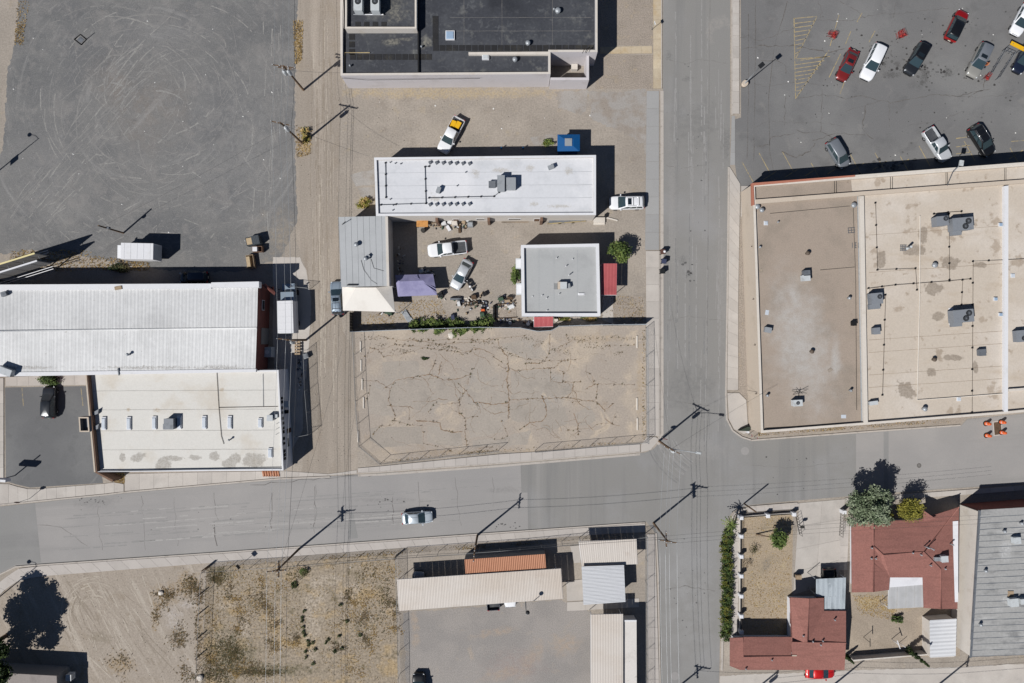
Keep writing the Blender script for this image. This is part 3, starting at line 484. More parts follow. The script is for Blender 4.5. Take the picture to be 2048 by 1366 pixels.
M('cream_roof', C(215, 212, 206), [dict(c=C(204, 196, 184), scale=.2, lo=.48, hi=.7, s=.8), dict(c=C(196, 180, 156), scale=.6, lo=.6, hi=.76, stretch=(4, 1), s=.55), dict(c=C(158, 152, 144), blobs=[gbr(272, 916, 16, 8, 20), gbr(322, 930, 17, 14, 20), gbr(340, 918, 22, 5), gbr(240, 915, 6, 8), gbr(426, 914, 10, 9), gbr(505, 922, 24, 14), gbr(468, 918, 12, 10), gbr(385, 916, 12, 5), gbr(455, 928, 14, 10)], scale=.9, amp=.7, edge=1.15, s=.8, brk=.6), dict(c=C(170, 146, 112), blobs=[gbr(311, 821, 9, 5), gbr(252, 820, 6, 5), gbr(440, 780, 5, 4)], scale=1.2, s=.6)], grain=.04)
M('dark_roof', C(64, 66, 72), [dict(c=C(78, 80, 85), scale=.2, lo=.42, hi=.66), dict(c=C(118, 118, 115), scale=.5, lo=.56, hi=.76, s=.8), dict(c=C(100, 102, 104), scale=1.2, lo=.55, hi=.72, dist=1, s=.6), dict(c=C(140, 136, 124), blobs=[gbr(783, 84, 24, 7), gbr(850, 85, 14, 12), gbr(790, 20, 30, 30), gbr(812, 78, 14, 5)], scale=.6, s=.65), dict(c=C(92, 94, 98), scale=1.5, lo=.62, hi=.72, s=.6), dict(c=C(50, 52, 58), scale=.1, lo=.5, hi=.7)], grain=.12, gscale=3, rough=.7)
M('dark_pad', C(44, 44, 46), [dict(c=C(60, 58, 54), scale=.6, lo=.5, hi=.7)], grain=.15, rnd=.12)
M('wall_lilac', C(204, 199, 201), [dict(c=C(192, 186, 186), scale=.4, lo=.5, hi=.75)], grain=.03)
M('wall_cream', C(208, 201, 193), [dict(c=C(198, 186, 172), scale=.5, lo=.5, hi=.75, s=.7)], grain=.04)
M('wall_tan', C(198, 184, 168), [dict(c=C(184, 170, 153), scale=.4, lo=.5, hi=.75, s=.7)], grain=.05)
M('parapet_cream', C(213, 205, 195), [dict(c=C(196, 186, 174), scale=.7, lo=.5, hi=.75, s=.7)], grain=.04)
M('wall_brick_red', C(128, 80, 72), [dict(c=C(110, 70, 64), scale=.5, lo=.45, hi=.7), dict(c=C(150, 110, 100), scale=2, lo=.6, hi=.75, s=.5)], grain=.12)
M('wall_brown', C(120, 95, 80), grain=.1)
M('wall_white', C(226, 226, 230), [dict(c=C(204, 204, 208), scale=.5, lo=.5, hi=.75, s=.6)], grain=.03)
M('wall_grey', C(132, 130, 129), grain=.06)
M('trim_red', C(176, 116, 96), grain=.06)
M('gravel_roof', C(164, 150, 137), [dict(c=C(146, 135, 123), scale=.2, lo=.45, hi=.7, s=.7), dict(c=C(182, 177, 172), blobs=[gbr(1602, 690, 75, 170, 12), gbr(1620, 740, 60, 40), gbr(1590, 600, 24, 60, 15), gbr(1670, 720, 14, 60)], scale=.25, amp=.5, edge=.35, s=.95, brk=.7), dict(c=C(130, 116, 103), scale=1.2, lo=.66, hi=.78, s=.6)], bump=.5, bscale=8, grain=.1, gscale=8)
M('tan_roof', C(198, 186, 172), [dict(c=C(208, 198, 187), scale=.12, lo=.45, hi=.7), dict(c=C(184, 168, 149), scale=.5, lo=.55, hi=.75, stretch=(3, 1), s=.6), dict(c=C(158, 142, 125), scale=.55, lo=.6, hi=.7, s=.75), dict(c=C(164, 148, 131), scale=.28, lo=.61, hi=.67, s=.7, detail=8), dict(c=C(146, 134, 121), brk=.75, blobs=[gbr(1812, 780, 22, 14, -40), gbr(1867, 577, 18, 13), gbr(1876, 632, 14, 9), gbr(1762, 520, 10, 18), gbr(1845, 470, 9, 20), gbr(1862, 745, 9, 8), gbr(1950, 735, 6, 12), gbr(1905, 715, 22, 6), gbr(1900, 525, 20, 12), gbr(1960, 530, 12, 6), gbr(1830, 500, 26, 10)], scale=.9, amp=.7, edge=1.15, s=.85), dict(c=C(178, 158, 134), scale=2.2, lo=.62, hi=.75, s=.5)], grain=.05, gscale=4)
M('grey_metal_roof', C(178, 180, 182), [dict(c=C(167, 169, 171), scale=.4, lo=.45, hi=.7, s=.6)], grain=.03, rough=.55, metal=0)
M('tent_cloth', C(226, 221, 214), [dict(c=C(216, 210, 202), scale=.4, lo=.45, hi=.7)], grain=.02, rough=.8)
M('grey_roof', C(174, 175, 175), [dict(c=C(162, 163, 163), scale=.3, lo=.5, hi=.7, s=.7), dict(c=C(150, 150, 150), scale=2, lo=.66, hi=.78, s=.4)], grain=.03)
M('red_shingle', C(149, 103, 94), [dict(c=C(132, 91, 83), scale=1.1, lo=.5, hi=.62, stretch=(5, .6), s=.5), dict(c=C(140, 97, 89), scale=.4, lo=.45, hi=.7, s=.7), dict(c=C(150, 107, 98), scale=1.5, lo=.55, hi=.75, s=.5)], bump=.4, bscale=14, grain=.14, gscale=5)
M('red_metal', C(178, 92, 94), [dict(c=C(166, 84, 86), scale=.5, lo=.5, hi=.7)], grain=.03, rough=.5)
M('blue_metal', C(18, 82, 138), grain=.04, rough=.5)
M('purple_cloth', C(146, 143, 176), [dict(c=C(128, 125, 160), scale=.5, lo=.5, hi=.7)], grain=.03, rough=.75)
M('orange_container', C(184, 130, 101), [dict(c=C(170, 114, 86), scale=.4, lo=.5, hi=.72), dict(c=C(150, 92, 66), scale=1.6, lo=.66, hi=.78, s=.6)], grain=.05, rough=.6)
M('beige_metal', C(206, 198, 190), [dict(c=C(196, 184, 172), scale=.1, lo=.45, hi=.7, stretch=(2, 1)), dict(c=C(186, 172, 160), scale=.4, lo=.58, hi=.75, s=.5)], grain=.02, rough=.55)
M('white_corr', C(208, 209, 212), [dict(c=C(194, 196, 200), scale=.2, lo=.45, hi=.7), dict(c=C(190, 176, 158), scale=1, lo=.66, hi=.8, s=.5)], grain=.03, rough=.5)
M('old_metal_roof', C(170, 169, 167), [dict(c=C(192, 191, 189), scale=.5, lo=.5, hi=.66, stretch=(4, 1), s=.8), dict(c=C(128, 128, 128), scale=.9, lo=.52, hi=.7, stretch=(3, 1), s=.7), dict(c=C(210, 210, 210), blobs=[gbr(2010, 1100, 14, 24), gbr(2020, 1200, 18, 10)], scale=.8, s=.6)], grain=.08, gscale=3, rough=.7)
M('patio_grey', C(184, 184, 185), [dict(c=C(176, 176, 176), scale=.5, lo=.5, hi=.7)], grain=.02, rough=.6)
M('carport_metal', C(176, 184, 190), [dict(c=C(150, 158, 164), scale=.7, lo=.48, hi=.62, stretch=(1, 3), s=.8), dict(c=C(202, 208, 212), scale=1.2, lo=.6, hi=.75, s=.6)], grain=.06, rough=.5)
M('galv', C(170, 174, 178), [dict(c=C(150, 154, 158), scale=1.5, lo=.5, hi=.7)], grain=.04, rough=.45, metal=.3)
M('galv_dark', C(118, 122, 128), [dict(c=C(100, 104, 110), scale=1.2, lo=.5, hi=.7)], grain=.06, rough=.5, metal=.2)
M('hvac_grey', C(132, 136, 142), [dict(c=C(118, 122, 128), scale=.8, lo=.5, hi=.7)], grain=.05, rough=.5)
M('hvac_light', C(196, 200, 202), [dict(c=C(176, 178, 178), scale=1, lo=.5, hi=.7)], grain=.05, rough=.5)
M('black', C(28, 28, 30), grain=.1, rough=.6)
M('dark_iron', C(58, 56, 54), grain=.1, rough=.6)
M('rust_pipe', C(96, 84, 74), grain=.15, rough=.7)
M('skylight', C(200, 206, 214), [dict(c=C(186, 194, 204), scale=1, lo=.5, hi=.7)], grain=.01, rough=.3)
M('skylight_blue', C(150, 172, 196), grain=.02, rough=.3)
M('glass', C(30, 38, 44), grain=0, rough=.06, spec=.8)
M('door_brown', C(110, 84, 64), grain=.08)
M('wood_dark', C(96, 78, 62), [dict(c=C(78, 62, 50), scale=1.5, lo=.45, hi=.7, stretch=(1, 1))], grain=.15)
M('wood_light', C(166, 146, 122), [dict(c=C(146, 126, 104), scale=1.5, lo=.45, hi=.7)], grain=.12)
# ---------------------------------------------------------------- building helpers
def ctr(poly): return (sum(p[0] for p in poly) / len(poly), sum(p[1] for p in poly) / len(poly))
def flat_building(name, label, px, h, wall, roof, par=.45, t=.28, cap=None, cat='building', roofpx=None):
    poly = GL(px, h)
    if area(poly) < 0: poly = poly[::-1]
    c = ctr(poly); e = thing(name, label, cat, (c[0], c[1], 0)); inn = offset(poly, t)
    MB().ring(poly, inn, 0, h, zin=h - par - .05, mi=0, mtop=1).build('wall', [wall, cap or wall], e)
    MB().sheet(offset(poly, t * .5), h - par).build('roof', roof, e)
    return e
def opening(b, name, p, q, f0, f1, z0, z1, mat, frame='white_paint', out=.04):
    """a door or window on the wall from p to q, between the fractions f0 and f1"""
    p, q = Vector(p), Vector(q); t = (q - p).normalized(); n = Vector((t.y, -t.x)); L = (q - p).length
    a, c = p + t * L * f0, p + t * L * f1; m = (a + c) / 2; rot = math.atan2(t.y, t.x); w = (c - a).length
    o = MB().box(m.x + n.x * out * .5, m.y + n.y * out * .5, z0, w, out * 1.0, z1 - z0, rot).build(name, frame, b)
    MB().box(m.x + n.x * out * .5, m.y + n.y * out * .5, z0 + .08, w - .16, out * 1.0 + .02, z1 - z0 - .16, rot).build('pane' if 'window' in name else 'door_leaf', mat, o)
def corrugated(parent, quad, n, waves, mat, amp=.03, name='roof_sheet', gap=.012, thick=.03, rnd=None):
    """quad = 4 points (x,y,z): along a->b the sheets are laid side by side, each runs from a->d"""
    a, b, c, d = [Vector(p) for p in quad]
    for i in range(n):
        m = MB(); k = waves * 4
        for j in range(k + 1):
            u = (i + (j / k) * (1 - gap)) / n; z = amp * math.sin(2 * math.pi * j / 4) if amp else 0
            p, q = a.lerp(b, u), d.lerp(c, u); lift = .006 if i % 2 else 0
            m.v += [(p.x, p.y, p.z + z + lift), (q.x, q.y, q.z + z + lift)]
        for j in range(k): m.face((2 * j, 2 * j + 2, 2 * j + 3, 2 * j + 1))
        m.build(name, mat, parent)
def pipe(parent, px, z, h, r=.05, mat='dark_iron', blocks=0, bmat='black', name='roof_pipe'):
    pts = [(*G(x, y, z), z + h) for x, y in px]
    o = MB().tube(pts, r, 6).build(name, mat, parent)
    if blocks:
        for p in along([q[:2] for q in pts], blocks): MB().box(p[0], p[1], z, .2, .2, h + r + .02).build('pipe_support', bmat, o)
    return o
def hvac(parent, px, py, z, sx, sy, h, rot=0, mat='hvac_grey', fans=(), duct=None, name='air_conditioner', curb=True):
    x, y = G(px, py, z + h); rot = R(rot)
    m = MB().box(x, y, z + .12, sx, sy, h, rot)
    o = m.build(name, mat, parent)
    ca, sa = math.cos(rot), math.sin(rot); loc = lambda a, b: (x + a * ca - b * sa, y + a * sa + b * ca)
    if curb: MB().box(x, y, z - .02, sx * .9, sy * .9, .16, rot).build('curb', 'galv_dark', o)
    MB().box(x, y, z + h + .12, sx + .06, sy + .06, .03, rot).build('lid', mat, o)
    for a, b, r in fans:
        fx, fy = loc(a * sx, b * sy)
        f = MB().cyl(fx, fy, z + h + .1, z + h + .22, r, n=16).build('fan', 'black', o)
        g = MB()
        for i in range(6): g.box(fx, fy, z + h + .225, 2 * r, .03, .012, math.pi * i / 6)
        g.cyl(fx, fy, z + h + .22, z + h + .26, r * .22, n=8); g.build('fan_guard', 'galv_dark', o)
    if duct:
        a, b, dx, dy, dz = duct; fx, fy = loc(a * sx, b * sy); MB().box(fx, fy, z, dx, dy, dz, rot).build('duct', mat, o)
    return o
def vent(parent, px, py, z, r=.12, h=.5, mat='galv', cap=True, name='roof_vent'):
    x, y = G(px, py, z + h); m = MB().cyl(x, y, z - .02, z + h, r, n=10)
    if cap: m.lathe(x, y, [(r * 1.6, z + h), (r * 1.6, z + h + .08), (r * .9, z + h + .2), (.02, z + h + .25)], 10)
    return m.build(name, mat, parent)
def turbine(parent, px, py, z, r=.35, name='turbine_vent', mat='galv'):
    x, y = G(px, py, z + .6); m = MB().lathe(x, y, [(r * .7, z - .02), (r * .7, z + .25), (r, z + .4), (r * 1.05, z + .55), (r * .8, z + .72), (r * .3, z + .8)], 14)
    return m.build(name, mat, parent)
def hatch(parent, px, py, z, sx, sy, h, mat, rot=0, name='skylight'):
    x, y = G(px, py, z + h); o = MB().box(x, y, z - .02, sx, sy, h, R(rot)).build(name, 'white_paint', parent)
    MB().box(x, y, z + h - .02, sx * .86, sy * .86, .1, R(rot), taper=.82).build('dome', mat, o); return o
def seam(parent, px, z, w=.05, mat='crack_soft', name='roof_seam'):
    return MB().ribbon(GL(rough_line(px, 15, .3, 1), z), w, z + .008, jit=.4).build(name, mat, parent)
# ================================================================ A: dark roofed block at the north
hA = 4.9
A = flat_building('commercial_building', 'long dark flat roofed building with lilac grey walls and walkway pads on its roof', [(680, -140), (1195, -140), (1195, 104), (1176, 104), (1101, 104), (1101, 148), (681, 151)], hA, 'wall_lilac', 'dark_roof', .5, .32, 'wall_cream')
zA = hA - .5
def pads(parent, px0, px1, n, z, s=.82):
    for i in range(n):
        x, y = G(*lerp(px0, px1, i / max(1, n - 1)), z); MB().box(x, y, z - .01, s, s, .05).build('roof_pad', 'dark_pad', parent)
pads(A, (706, 114), (836, 114), 11, zA); pads(A, (872, 96), (1182, 96), 25, zA); pads(A, (871, 38), (871, 84), 5, zA); pads(A, (704, 74), (704, 104), 3, zA); pads(A, (845, 114), (858, 114), 2, zA)
MB().prism(GL([(834, -130), (837, -130), (838, 146), (835, 146)], hA), zA, zA + .35).build('expansion_joint', 'black', A)
# raised plant room
rp = GL([(690, -120), (833, -120), (833, 57), (690, 57)], hA + 1.0); rm = MB().ring(rp, offset(rp, .25), zA - .02, hA + 1.0, zin=hA + .3, mtop=1).build('plant_room', ['wall_cream', 'parapet_cream'], A)
MB().sheet(offset(rp, .12), hA + .35).build('plant_room_roof', 'dark_roof', A)
pads(A, (716, 49), (768, 49), 4, hA + .35, .75)
for x in (716, 750): hvac(A, x, 8, hA + .7, 1.15, 1.9, 1.3, 0, 'hvac_light', [(0, .15, .42)])
MB().tube([(*G(706, 27, hA + 1), hA + .7), (*G(766, 27, hA + 1), hA + .7)], .08, 6).build('support_beam', 'white_paint', A)
pipe(A, [(690, 145), (690, 106), (740, 106)], zA, .12, .06, 'paint_yellow'); pipe(A, [(686, 0), (688, 57)], hA, .05, .06, 'wall_cream')
lw = GL([(937, 104), (1100, 103), (1100, 109), (937, 109)], hA); MB().prism(lw, zA - .02, hA - .02).build('roof_upstand', 'parapet_cream', A)
for x, y, r in ((1116, 20, .42), (1056, 85, .36), (1030, 118, .36)): turbine(A, x, y, zA, r)
for x, y in ((843, 93), (700, 131), (1108, 18)): vent(A, x, y, zA, .1, .35)
hatch(A, 900, 70, zA, 1.3, 1.3, .3, 'skylight_blue'); hatch(A, 971, 113, zA, 1.0, .8, .35, 'hvac_light', name='roof_hatch')
for x in (928, 1004, 1105): seam(A, [(x, 0), (x, 92)], zA, .04)
for y in (35, 62): seam(A, [(900, y), (1182, y)], zA, .04)
# walled service court at the south east corner
ct = GL([(1101, 104), (1176, 104), (1176, 160), (1101, 160)], hA - .7); cw = MB()
cw.prism(GL([(1101, 155), (1178, 155), (1178, 160), (1101, 160)], 3.6), 0, 3.6); cw.prism(GL([(1173, 111), (1178, 111), (1178, 155), (1173, 155)], 3.6), 0, 3.6)
cw.build('court_wall', 'wall_lilac', A)
MB().box(*G(1149, 133, .9), 0, .9, .8, .9).build('electric_cabinet', 'wall_cream', A)
ld = MB()
for x in (1164, 1171): ld.tube([(*G(x, 122, 1), .1), (*G(x, 122, 1), hA + .6), (*G(x, 110, hA), hA + .6)], .04, 5)
for i in range(11): ld.tube([(*G(1164, 122, 1), .4 + i * .42), (*G(1171, 122, 1), .4 + i * .42)], .025, 4)
ld.build('roof_ladder', 'rust_pipe', A)
MB().tube([(*G(684, 156, 4.5), 4.5), (*G(735, 160, 4.2), 4.2), (*G(960, 157, 4.2), 4.2)], .03, 4).build('wall_conduit', 'dark_iron', A)
# ================================================================ B: white roofed long building in the middle
hB = 4.7
B = flat_building('white_roof_building', 'long building with bright white flat roof and rows of small hooded vents', [(748, 315), (1192, 310), (1192, 430), (752, 432)], hB, 'wall_cream', 'white_roof', .3, .35, 'white_paint'); zB = hB - .3
for i in range(7):
    for y0, y1 in ((326, 328), (410, 409)):
        x = 859 + i * 13.2; X, Y = G(x, lerp((y0,), (y1,), i / 6)[0], zB + .3); MB().box(X, Y, zB - .02, .2, .34, .3, R(30)).box(X + .05, Y + .08, zB + .26, .34, .42, .1, R(30)).build('roof_vent', 'galv_dark', B)
for p in ([(771, 326), (772, 395)], [(850, 334), (852, 407)], [(762, 410), (852, 407)], [(858, 396), (988, 393), (998, 385)], [(850, 334), (858, 333)]): pipe(B, p, zB, .12, .05, 'galv_dark', 1.9)
for x, y, rot in ((877, 380, 70), (1102, 334, 20)): hvac(B, x, y, zB, .8, .5, .6, rot, 'galv', name='exhaust_hood')
hvac(B, 1002, 366, zB, 1.0, 2.1, 1.2, 0, 'galv'); hvac(B, 1022, 367, zB, 1.3, 1.6, 1.0, 0, 'galv'); hvac(B, 984, 369, zB, .9, .9, .45, 0, 'galv_dark', name='duct_box')
for x, y in ((914, 371), (931, 344), (780, 324), (790, 326), (801, 327), (780, 398), (786, 410), (785, 420)): vent(B, x, y, zB, .08, .3, 'galv_dark', cap=False)
for y in (346, 372, 398): seam(B, [(756, y), (1184, y - 3)], zB, .03, 'galv')
s0, s1 = G(752, 432, hB), G(1192, 430, hB)
for f in (.27, .51, .755): X, Y = lerp(s0, s1, f); MB().box(X, Y - .28, 0, .35, .6, 3.2).build('buttress', 'wall_brown', B)
opening(B, 'door', s0, s1, .34, .37, 0, 2.1, 'door_brown'); opening(B, 'window', s0, s1, .45, .49, 1.2, 2.2, 'glass'); opening(B, 'window', s0, s1, .6, .66, 1.2, 2.2, 'glass'); opening(B, 'door', s0, s1, .72, .75, 0, 2.1, 'door_brown')
hvac(B, 760, 425, 2.0, .5, .5, .5, 0, 'hvac_light', name='meter_box', curb=False)
# ================================================================ C: grey metal house and its tent
hC = 4.6
c = ctr(GL([(678, 433), (775, 433), (783, 572), (683, 572)])); Ch = thing('metal_roof_house', 'narrow two tone house with ribbed grey metal roof beside the dirt alley', 'house', (*c, 0))
cp = GL([(679, 435), (774, 433), (777, 571), (684, 573)], hC); MB().prism(cp, 0, hC - .12).build('wall', 'wall_cream', Ch)
q = [(*G(677, 434, hC), hC), (*G(775, 432, hC), hC + .05), (*G(778, 572, hC), hC + .05), (*G(682, 574, hC), hC)]
corrugated(Ch, q, 8, 1, 'grey_metal_roof', .0)
for i in range(9):
    a, b = lerp(q[0], q[1], i / 8), lerp(q[3], q[2], i / 8); MB().tube([(a[0], a[1], a[2] + .03), (b[0], b[1], b[2] + .01)], .018, 4).build('roof_rib', 'grey_metal_roof', Ch)
MB().prism([(*G(771, 433, hC),), (*G(776, 433, hC),), (*G(779, 572, hC),), (*G(774, 572, hC),)], hC - .3, hC + .16).build('parapet', 'wall_cream', Ch)
for i, y in enumerate((468, 500, 533)):
    X, Y = G(776.5, y, hC * .55); MB().box(X + .03, Y, .1, .1, 1.9, 3.2).build('shutter_panel', 'wall_brown', Ch)
vent(Ch, 712, 489, hC + .05, .22, .5, 'galv'); vent(Ch, 731, 517, hC + .05, .2, .6, 'galv'); hvac(Ch, 736, 513, hC + .05, .5, .4, .3, 40, 'galv', name='exhaust_hood')
MB().tube([(*G(683, 448, hC + .5), hC + .1), (*G(690, 442, hC + 1.2), hC + .9)], .05, 5).build('service_mast', 'dark_iron', Ch)
seam(Ch, [(722, 520), (728, 540), (742, 560), (754, 568)], hC + .08, .04, 'dark_iron', 'cable'); seam(Ch, [(742, 518), (748, 536), (768, 542)], hC + .08, .04, 'dark_iron', 'cable')
MB().box(*G(704, 570, hC + .3), hC + .05, 1.5, .12, .25).build('gutter_board', 'dark_iron', Ch)
def hip(parent, px, h0, h1, ridge, mat, name='canopy', z_over=0):
    """hipped cloth: eave polygon of 4 pixels at h0, ridge of two pixels at h1"""
    e = [(*G(x, y, h0), h0) for x, y in px]; r = [(*G(x, y, h1), h1) for x, y in ridge]; m = MB()
    m.v = e + r; m.face((0, 1, 5, 4)); m.face((1, 2, 5)); m.face((2, 3, 4, 5)); m.face((3, 0, 4))
    k = len(m.v); m.v += [(x, y, z - .18) for x, y, z in e]
    for i in range(4): m.face((k + i, k + (i + 1) % 4, (i + 1) % 4, i))
    return m.build(name, mat, parent)
tc_ = G(735, 597, 0); T = thing('tent_canopy', 'cream white hipped tent canopy adjoining the grey metal house', 'canopy', (*tc_, 0))
tp = [(684, 574), (784, 572), (790, 624), (686, 621)]; hip(T, tp, 2.9, 3.9, [(712, 575), (752, 575)], 'tent_cloth')
for x, y in tp: X, Y = G(x, y, 2.9); MB().cyl(X * .995, Y * .995, 0, 2.85, .04).build('leg', 'white_paint', T)
pc = G(830, 570, 0); P = thing('tarpaulin_shelter', 'purple tarpaulin canopy draped over a frame next to the tent', 'canopy', (*pc, 0))
pp = [(790, 550), (866, 548), (874, 590), (796, 593)]; hh = hip(P, pp, 2.3, 2.9, [(800, 563), (846, 561)], 'purple_cloth')
for x, y in pp: X, Y = G(x, y, 2.3); MB().cyl(X * .99, Y, 0, 2.25, .035).build('leg', 'galv', P)
for a, b in (((812, 561), (862, 562)), ((830, 552), (872, 578)), ((848, 566), (874, 586))): MB().tube([(*G(*a, 2.75), 2.76), (*G(*lerp(a, b, .5), 2.65), 2.66), (*G(*b, 2.42), 2.43)], .05, 5).build('fold', 'purple_cloth', P)
# ================================================================ D: flat grey house
hD = 3.9
D = flat_building('flat_roof_house', 'small square house with grey flat roof and thick white parapet', [(1042, 490), (1198, 487), (1201, 632), (1044, 632)], hD, 'wall_white', 'grey_roof', .45, .42, 'white_paint'); zD = hD - .45
hvac(D, 1127, 571, zD, .9, .95, .7, 0, 'hvac_light', name='evaporative_cooler'); hvac(D, 1118, 571, zD, .35, 1.0, .6, 0, 'wall_tan', name='duct_box', curb=False); hvac(D, 1136, 572, zD, .6, .6, .45, 10, 'galv', name='duct_box', curb=False)
for x, y, h in ((1113, 516, .4), (1145, 518, .3), (1132, 532, .5), (1138, 550, .9), (1084, 591, .35), (1093, 596, .4), (1118, 588, .4), (1065, 593, .2), (1094, 621, .3)): vent(D, x, y, zD, .07, h, 'white_paint', cap=False)
hatch(D, 1163, 588, zD, 1.0, .35, .08, 'white_paint', name='roof_board')
for x in (1078, 1108, 1155): seam(D, [(x, 500), (x, 620)], zD, .03, 'galv')
gx = MB()
for i in range(4): gx.box(*G(1108 + i * 2, 573, zD), zD + .05, .03, .9, .03)
gx.build('roof_grate', 'galv', D)
def awning(name, label, px, h, mat, n, legs=True, w=1, slope=0):
    c = ctr(GL(px)); e = thing(name, label, 'canopy', (*c, 0)); q = [(*G(x, y, h), h + (slope if i in (2, 3) else 0)) for i, (x, y) in enumerate(px)]
    corrugated(e, q, n, w, mat, .012)
    fr = MB()
    for i in range(4): fr.tube([(q[i][0], q[i][1], q[i][2] - .07), (q[(i + 1) % 4][0], q[(i + 1) % 4][1], q[(i + 1) % 4][2] - .07)], .04, 4)
    fr.build('frame', 'white_paint', e)
    if legs:
        for p in q:
            k = .985; X, Y = c[0] + (p[0] - c[0]) * .94, c[1] + (p[1] - c[1]) * .94; MB().cyl(X, Y, 0, p[2] - .05, .05, n=8).build('leg', 'white_paint', e)
    return e
awning('porch_awning', 'large red metal porch roof on the street side of the flat roofed house', [(1203, 527), (1234, 527), (1233, 590), (1202, 590)], 2.9, 'red_metal', 5)
awning('porch_awning', 'small red metal awning over the back door of the flat roofed house', [(1068, 634), (1106, 633), (1106, 653), (1068, 654)], 2.6, 'red_metal', 4)
for lbl, x, y, sy in (('white window cooler above the green shrub on the flat roofed house', 1037, 527, 1.5), ('white window cooler below the green shrub on the flat roofed house', 1038, 578, 1.7)):
    e = thing('window_cooler', lbl, 'air conditioner', (*G(x, y, 1.6), 0)); X, Y = G(x, y, 1.9); MB().box(X, Y, 1.0, .85, sy, .95).build('casing', 'hvac_light', e); MB().box(X, Y, 1.95, .7, sy * .8, .03).build('lid', 'white_paint', e)
    for s in (-1, 1): MB().box(X - .3, Y + s * sy * .4, 0, .06, .06, 1.0).build('leg', 'galv', e)
w0, w1 = G(1042, 632, hD), G(1042, 490, hD); opening(D, 'window', G(1198, 632, hD), G(1044, 632, hD), .2, .34, 1, 2.1, 'glass'); opening(D, 'door', G(1201, 487, hD), G(1201, 632, hD), .4, .5, 0, 2.1, 'door_brown')
# ================================================================ E: long white ribbed warehouse
hE = 4.8; ec = G(230, 655, 0); E = thing('warehouse', 'long warehouse with white ribbed gable roof and red brick end wall', 'warehouse', (*ec, 0))
ep = GL([(-160, 572), (517, 567), (511, 742), (-160, 753)], hE); MB().prism(ep, 0, hE - .05).build('wall', 'wall_brick_red', E)
r0, r1 = (*G(-160, 664, hE + .5), hE + .5), (*G(514, 656, hE + .5), hE + .5)
a0, a1 = (*G(-160, 580, hE), hE), (*G(516, 574, hE), hE); b0, b1 = (*G(-160, 750, hE), hE), (*G(511, 741, hE), hE)
corrugated(E, [a0, a1, r1, r0], 46, 2, 'white_metal_roof', .014); corrugated(E, [r0, r1, b1, b0], 46, 2, 'white_metal_roof', .014)
MB().tube([(r0[0], r0[1], r0[2] + .03), (r1[0], r1[1], r1[2] + .03)], .14, 6).build('ridge_cap', 'white_metal_roof', E)
MB().prism(GL([(-160, 570), (422, 567), (422, 577), (-160, 582)], hE + .3), hE - .3, hE + .3).build('parapet', 'white_paint', E)
MB().prism(GL([(422.5, 565), (518, 563), (518, 575), (422.5, 575)], hE + .7), hE - .3, hE + .75).build('parapet', 'white_paint', E)
MB().prism(GL([(-160, 747), (512, 738), (512, 744), (-160, 756)], hE + .1), hE - .3, hE + .12).build('parapet', 'white_paint', E)
vent(E, 255, 709, hE + .25, .14, .5, 'galv'); hvac(E, 8, 588, hE + .1, .7, .6, .4, 20, 'galv_dark', name='exhaust_hood'); hvac(E, 8, 742, hE + .1, 2.2, .9, .9, -20, 'galv', name='roof_curb')
MB().box(*G(237, 576, hE + .3), hE + .3, 1.0, .5, .12, R(10)).build('roof_patch', 'wood_light', E); MB().box(*G(236, 744, hE + .3), hE + .1, .15, 1.0, .15, R(10)).build('downpipe', 'galv_dark', E)
we = [G(517, 567, hE), G(511, 742, hE)]; opening(E, 'door', we[1], we[0], .3, .5, 0, 3.2, 'wall_grey', 'wall_brown'); opening(E, 'window', we[1], we[0], .7, .82, 2.2, 3.2, 'glass')
MB().tube([(*G(530, 570, 3), 3.4), (*G(552, 588, 3), 3.4), (*G(545, 575, 3), 3.0)], .25, 6).build('extract_duct', 'wall_brick_red', E)
# ================================================================ F: cream roofed store
hF = 4.2
F = flat_building('store_building', 'white walled store with cream flat roof and a row of narrow skylights', [(172, 745), (557, 740), (567, 941), (193, 944)], hF, 'wall_white', 'cream_roof', .28, .22, 'white_paint'); zF = hF - .28
for x, y in ((207, 847), (257, 847), (308, 846), (358, 845), (408, 845), (459, 845)): hatch(F, x, y, zF, .62, 1.9, .22, 'skylight')
hatch(F, 520, 846, zF, .62, 1.4, .22, 'skylight'); hatch(F, 540, 906, zF, .62, 1.4, .22, 'skylight')
hvac(F, 338, 848, zF, 1.3, 1.5, 1.0, 0, 'galv_dark', duct=(-.6, -.3, .7, .8, .5)); hvac(F, 540, 836, zF, .8, .8, .7, 0, 'galv', duct=(.8, .3, .7, .5, .5)); vent(F, 458, 880, zF, .1, .5)
for x, y in ((556, 846), (555, 857), (554, 868)): MB().box(*G(x, y, zF + .1), zF, .5, .06, .12, R(30)).build('roof_strap', 'galv_dark', F)
for p in ([(434, 745), (438, 815), (443, 872), (448, 888)], [(438, 815), (556, 813)]): pipe(F, p, zF, .08, .035, 'rust_pipe')
pipe(F, [(526, 748), (527, 814)], zF, .08, .03, 'galv')
for y in (782, 820, 862, 900): seam(F, [(180, y), (552, y - 2)], zF, .035, 'crack_soft')
pipe(F, [(200, 941.5), (562, 936)], zF, .3, .05, 'galv_dark', name='edge_rail')
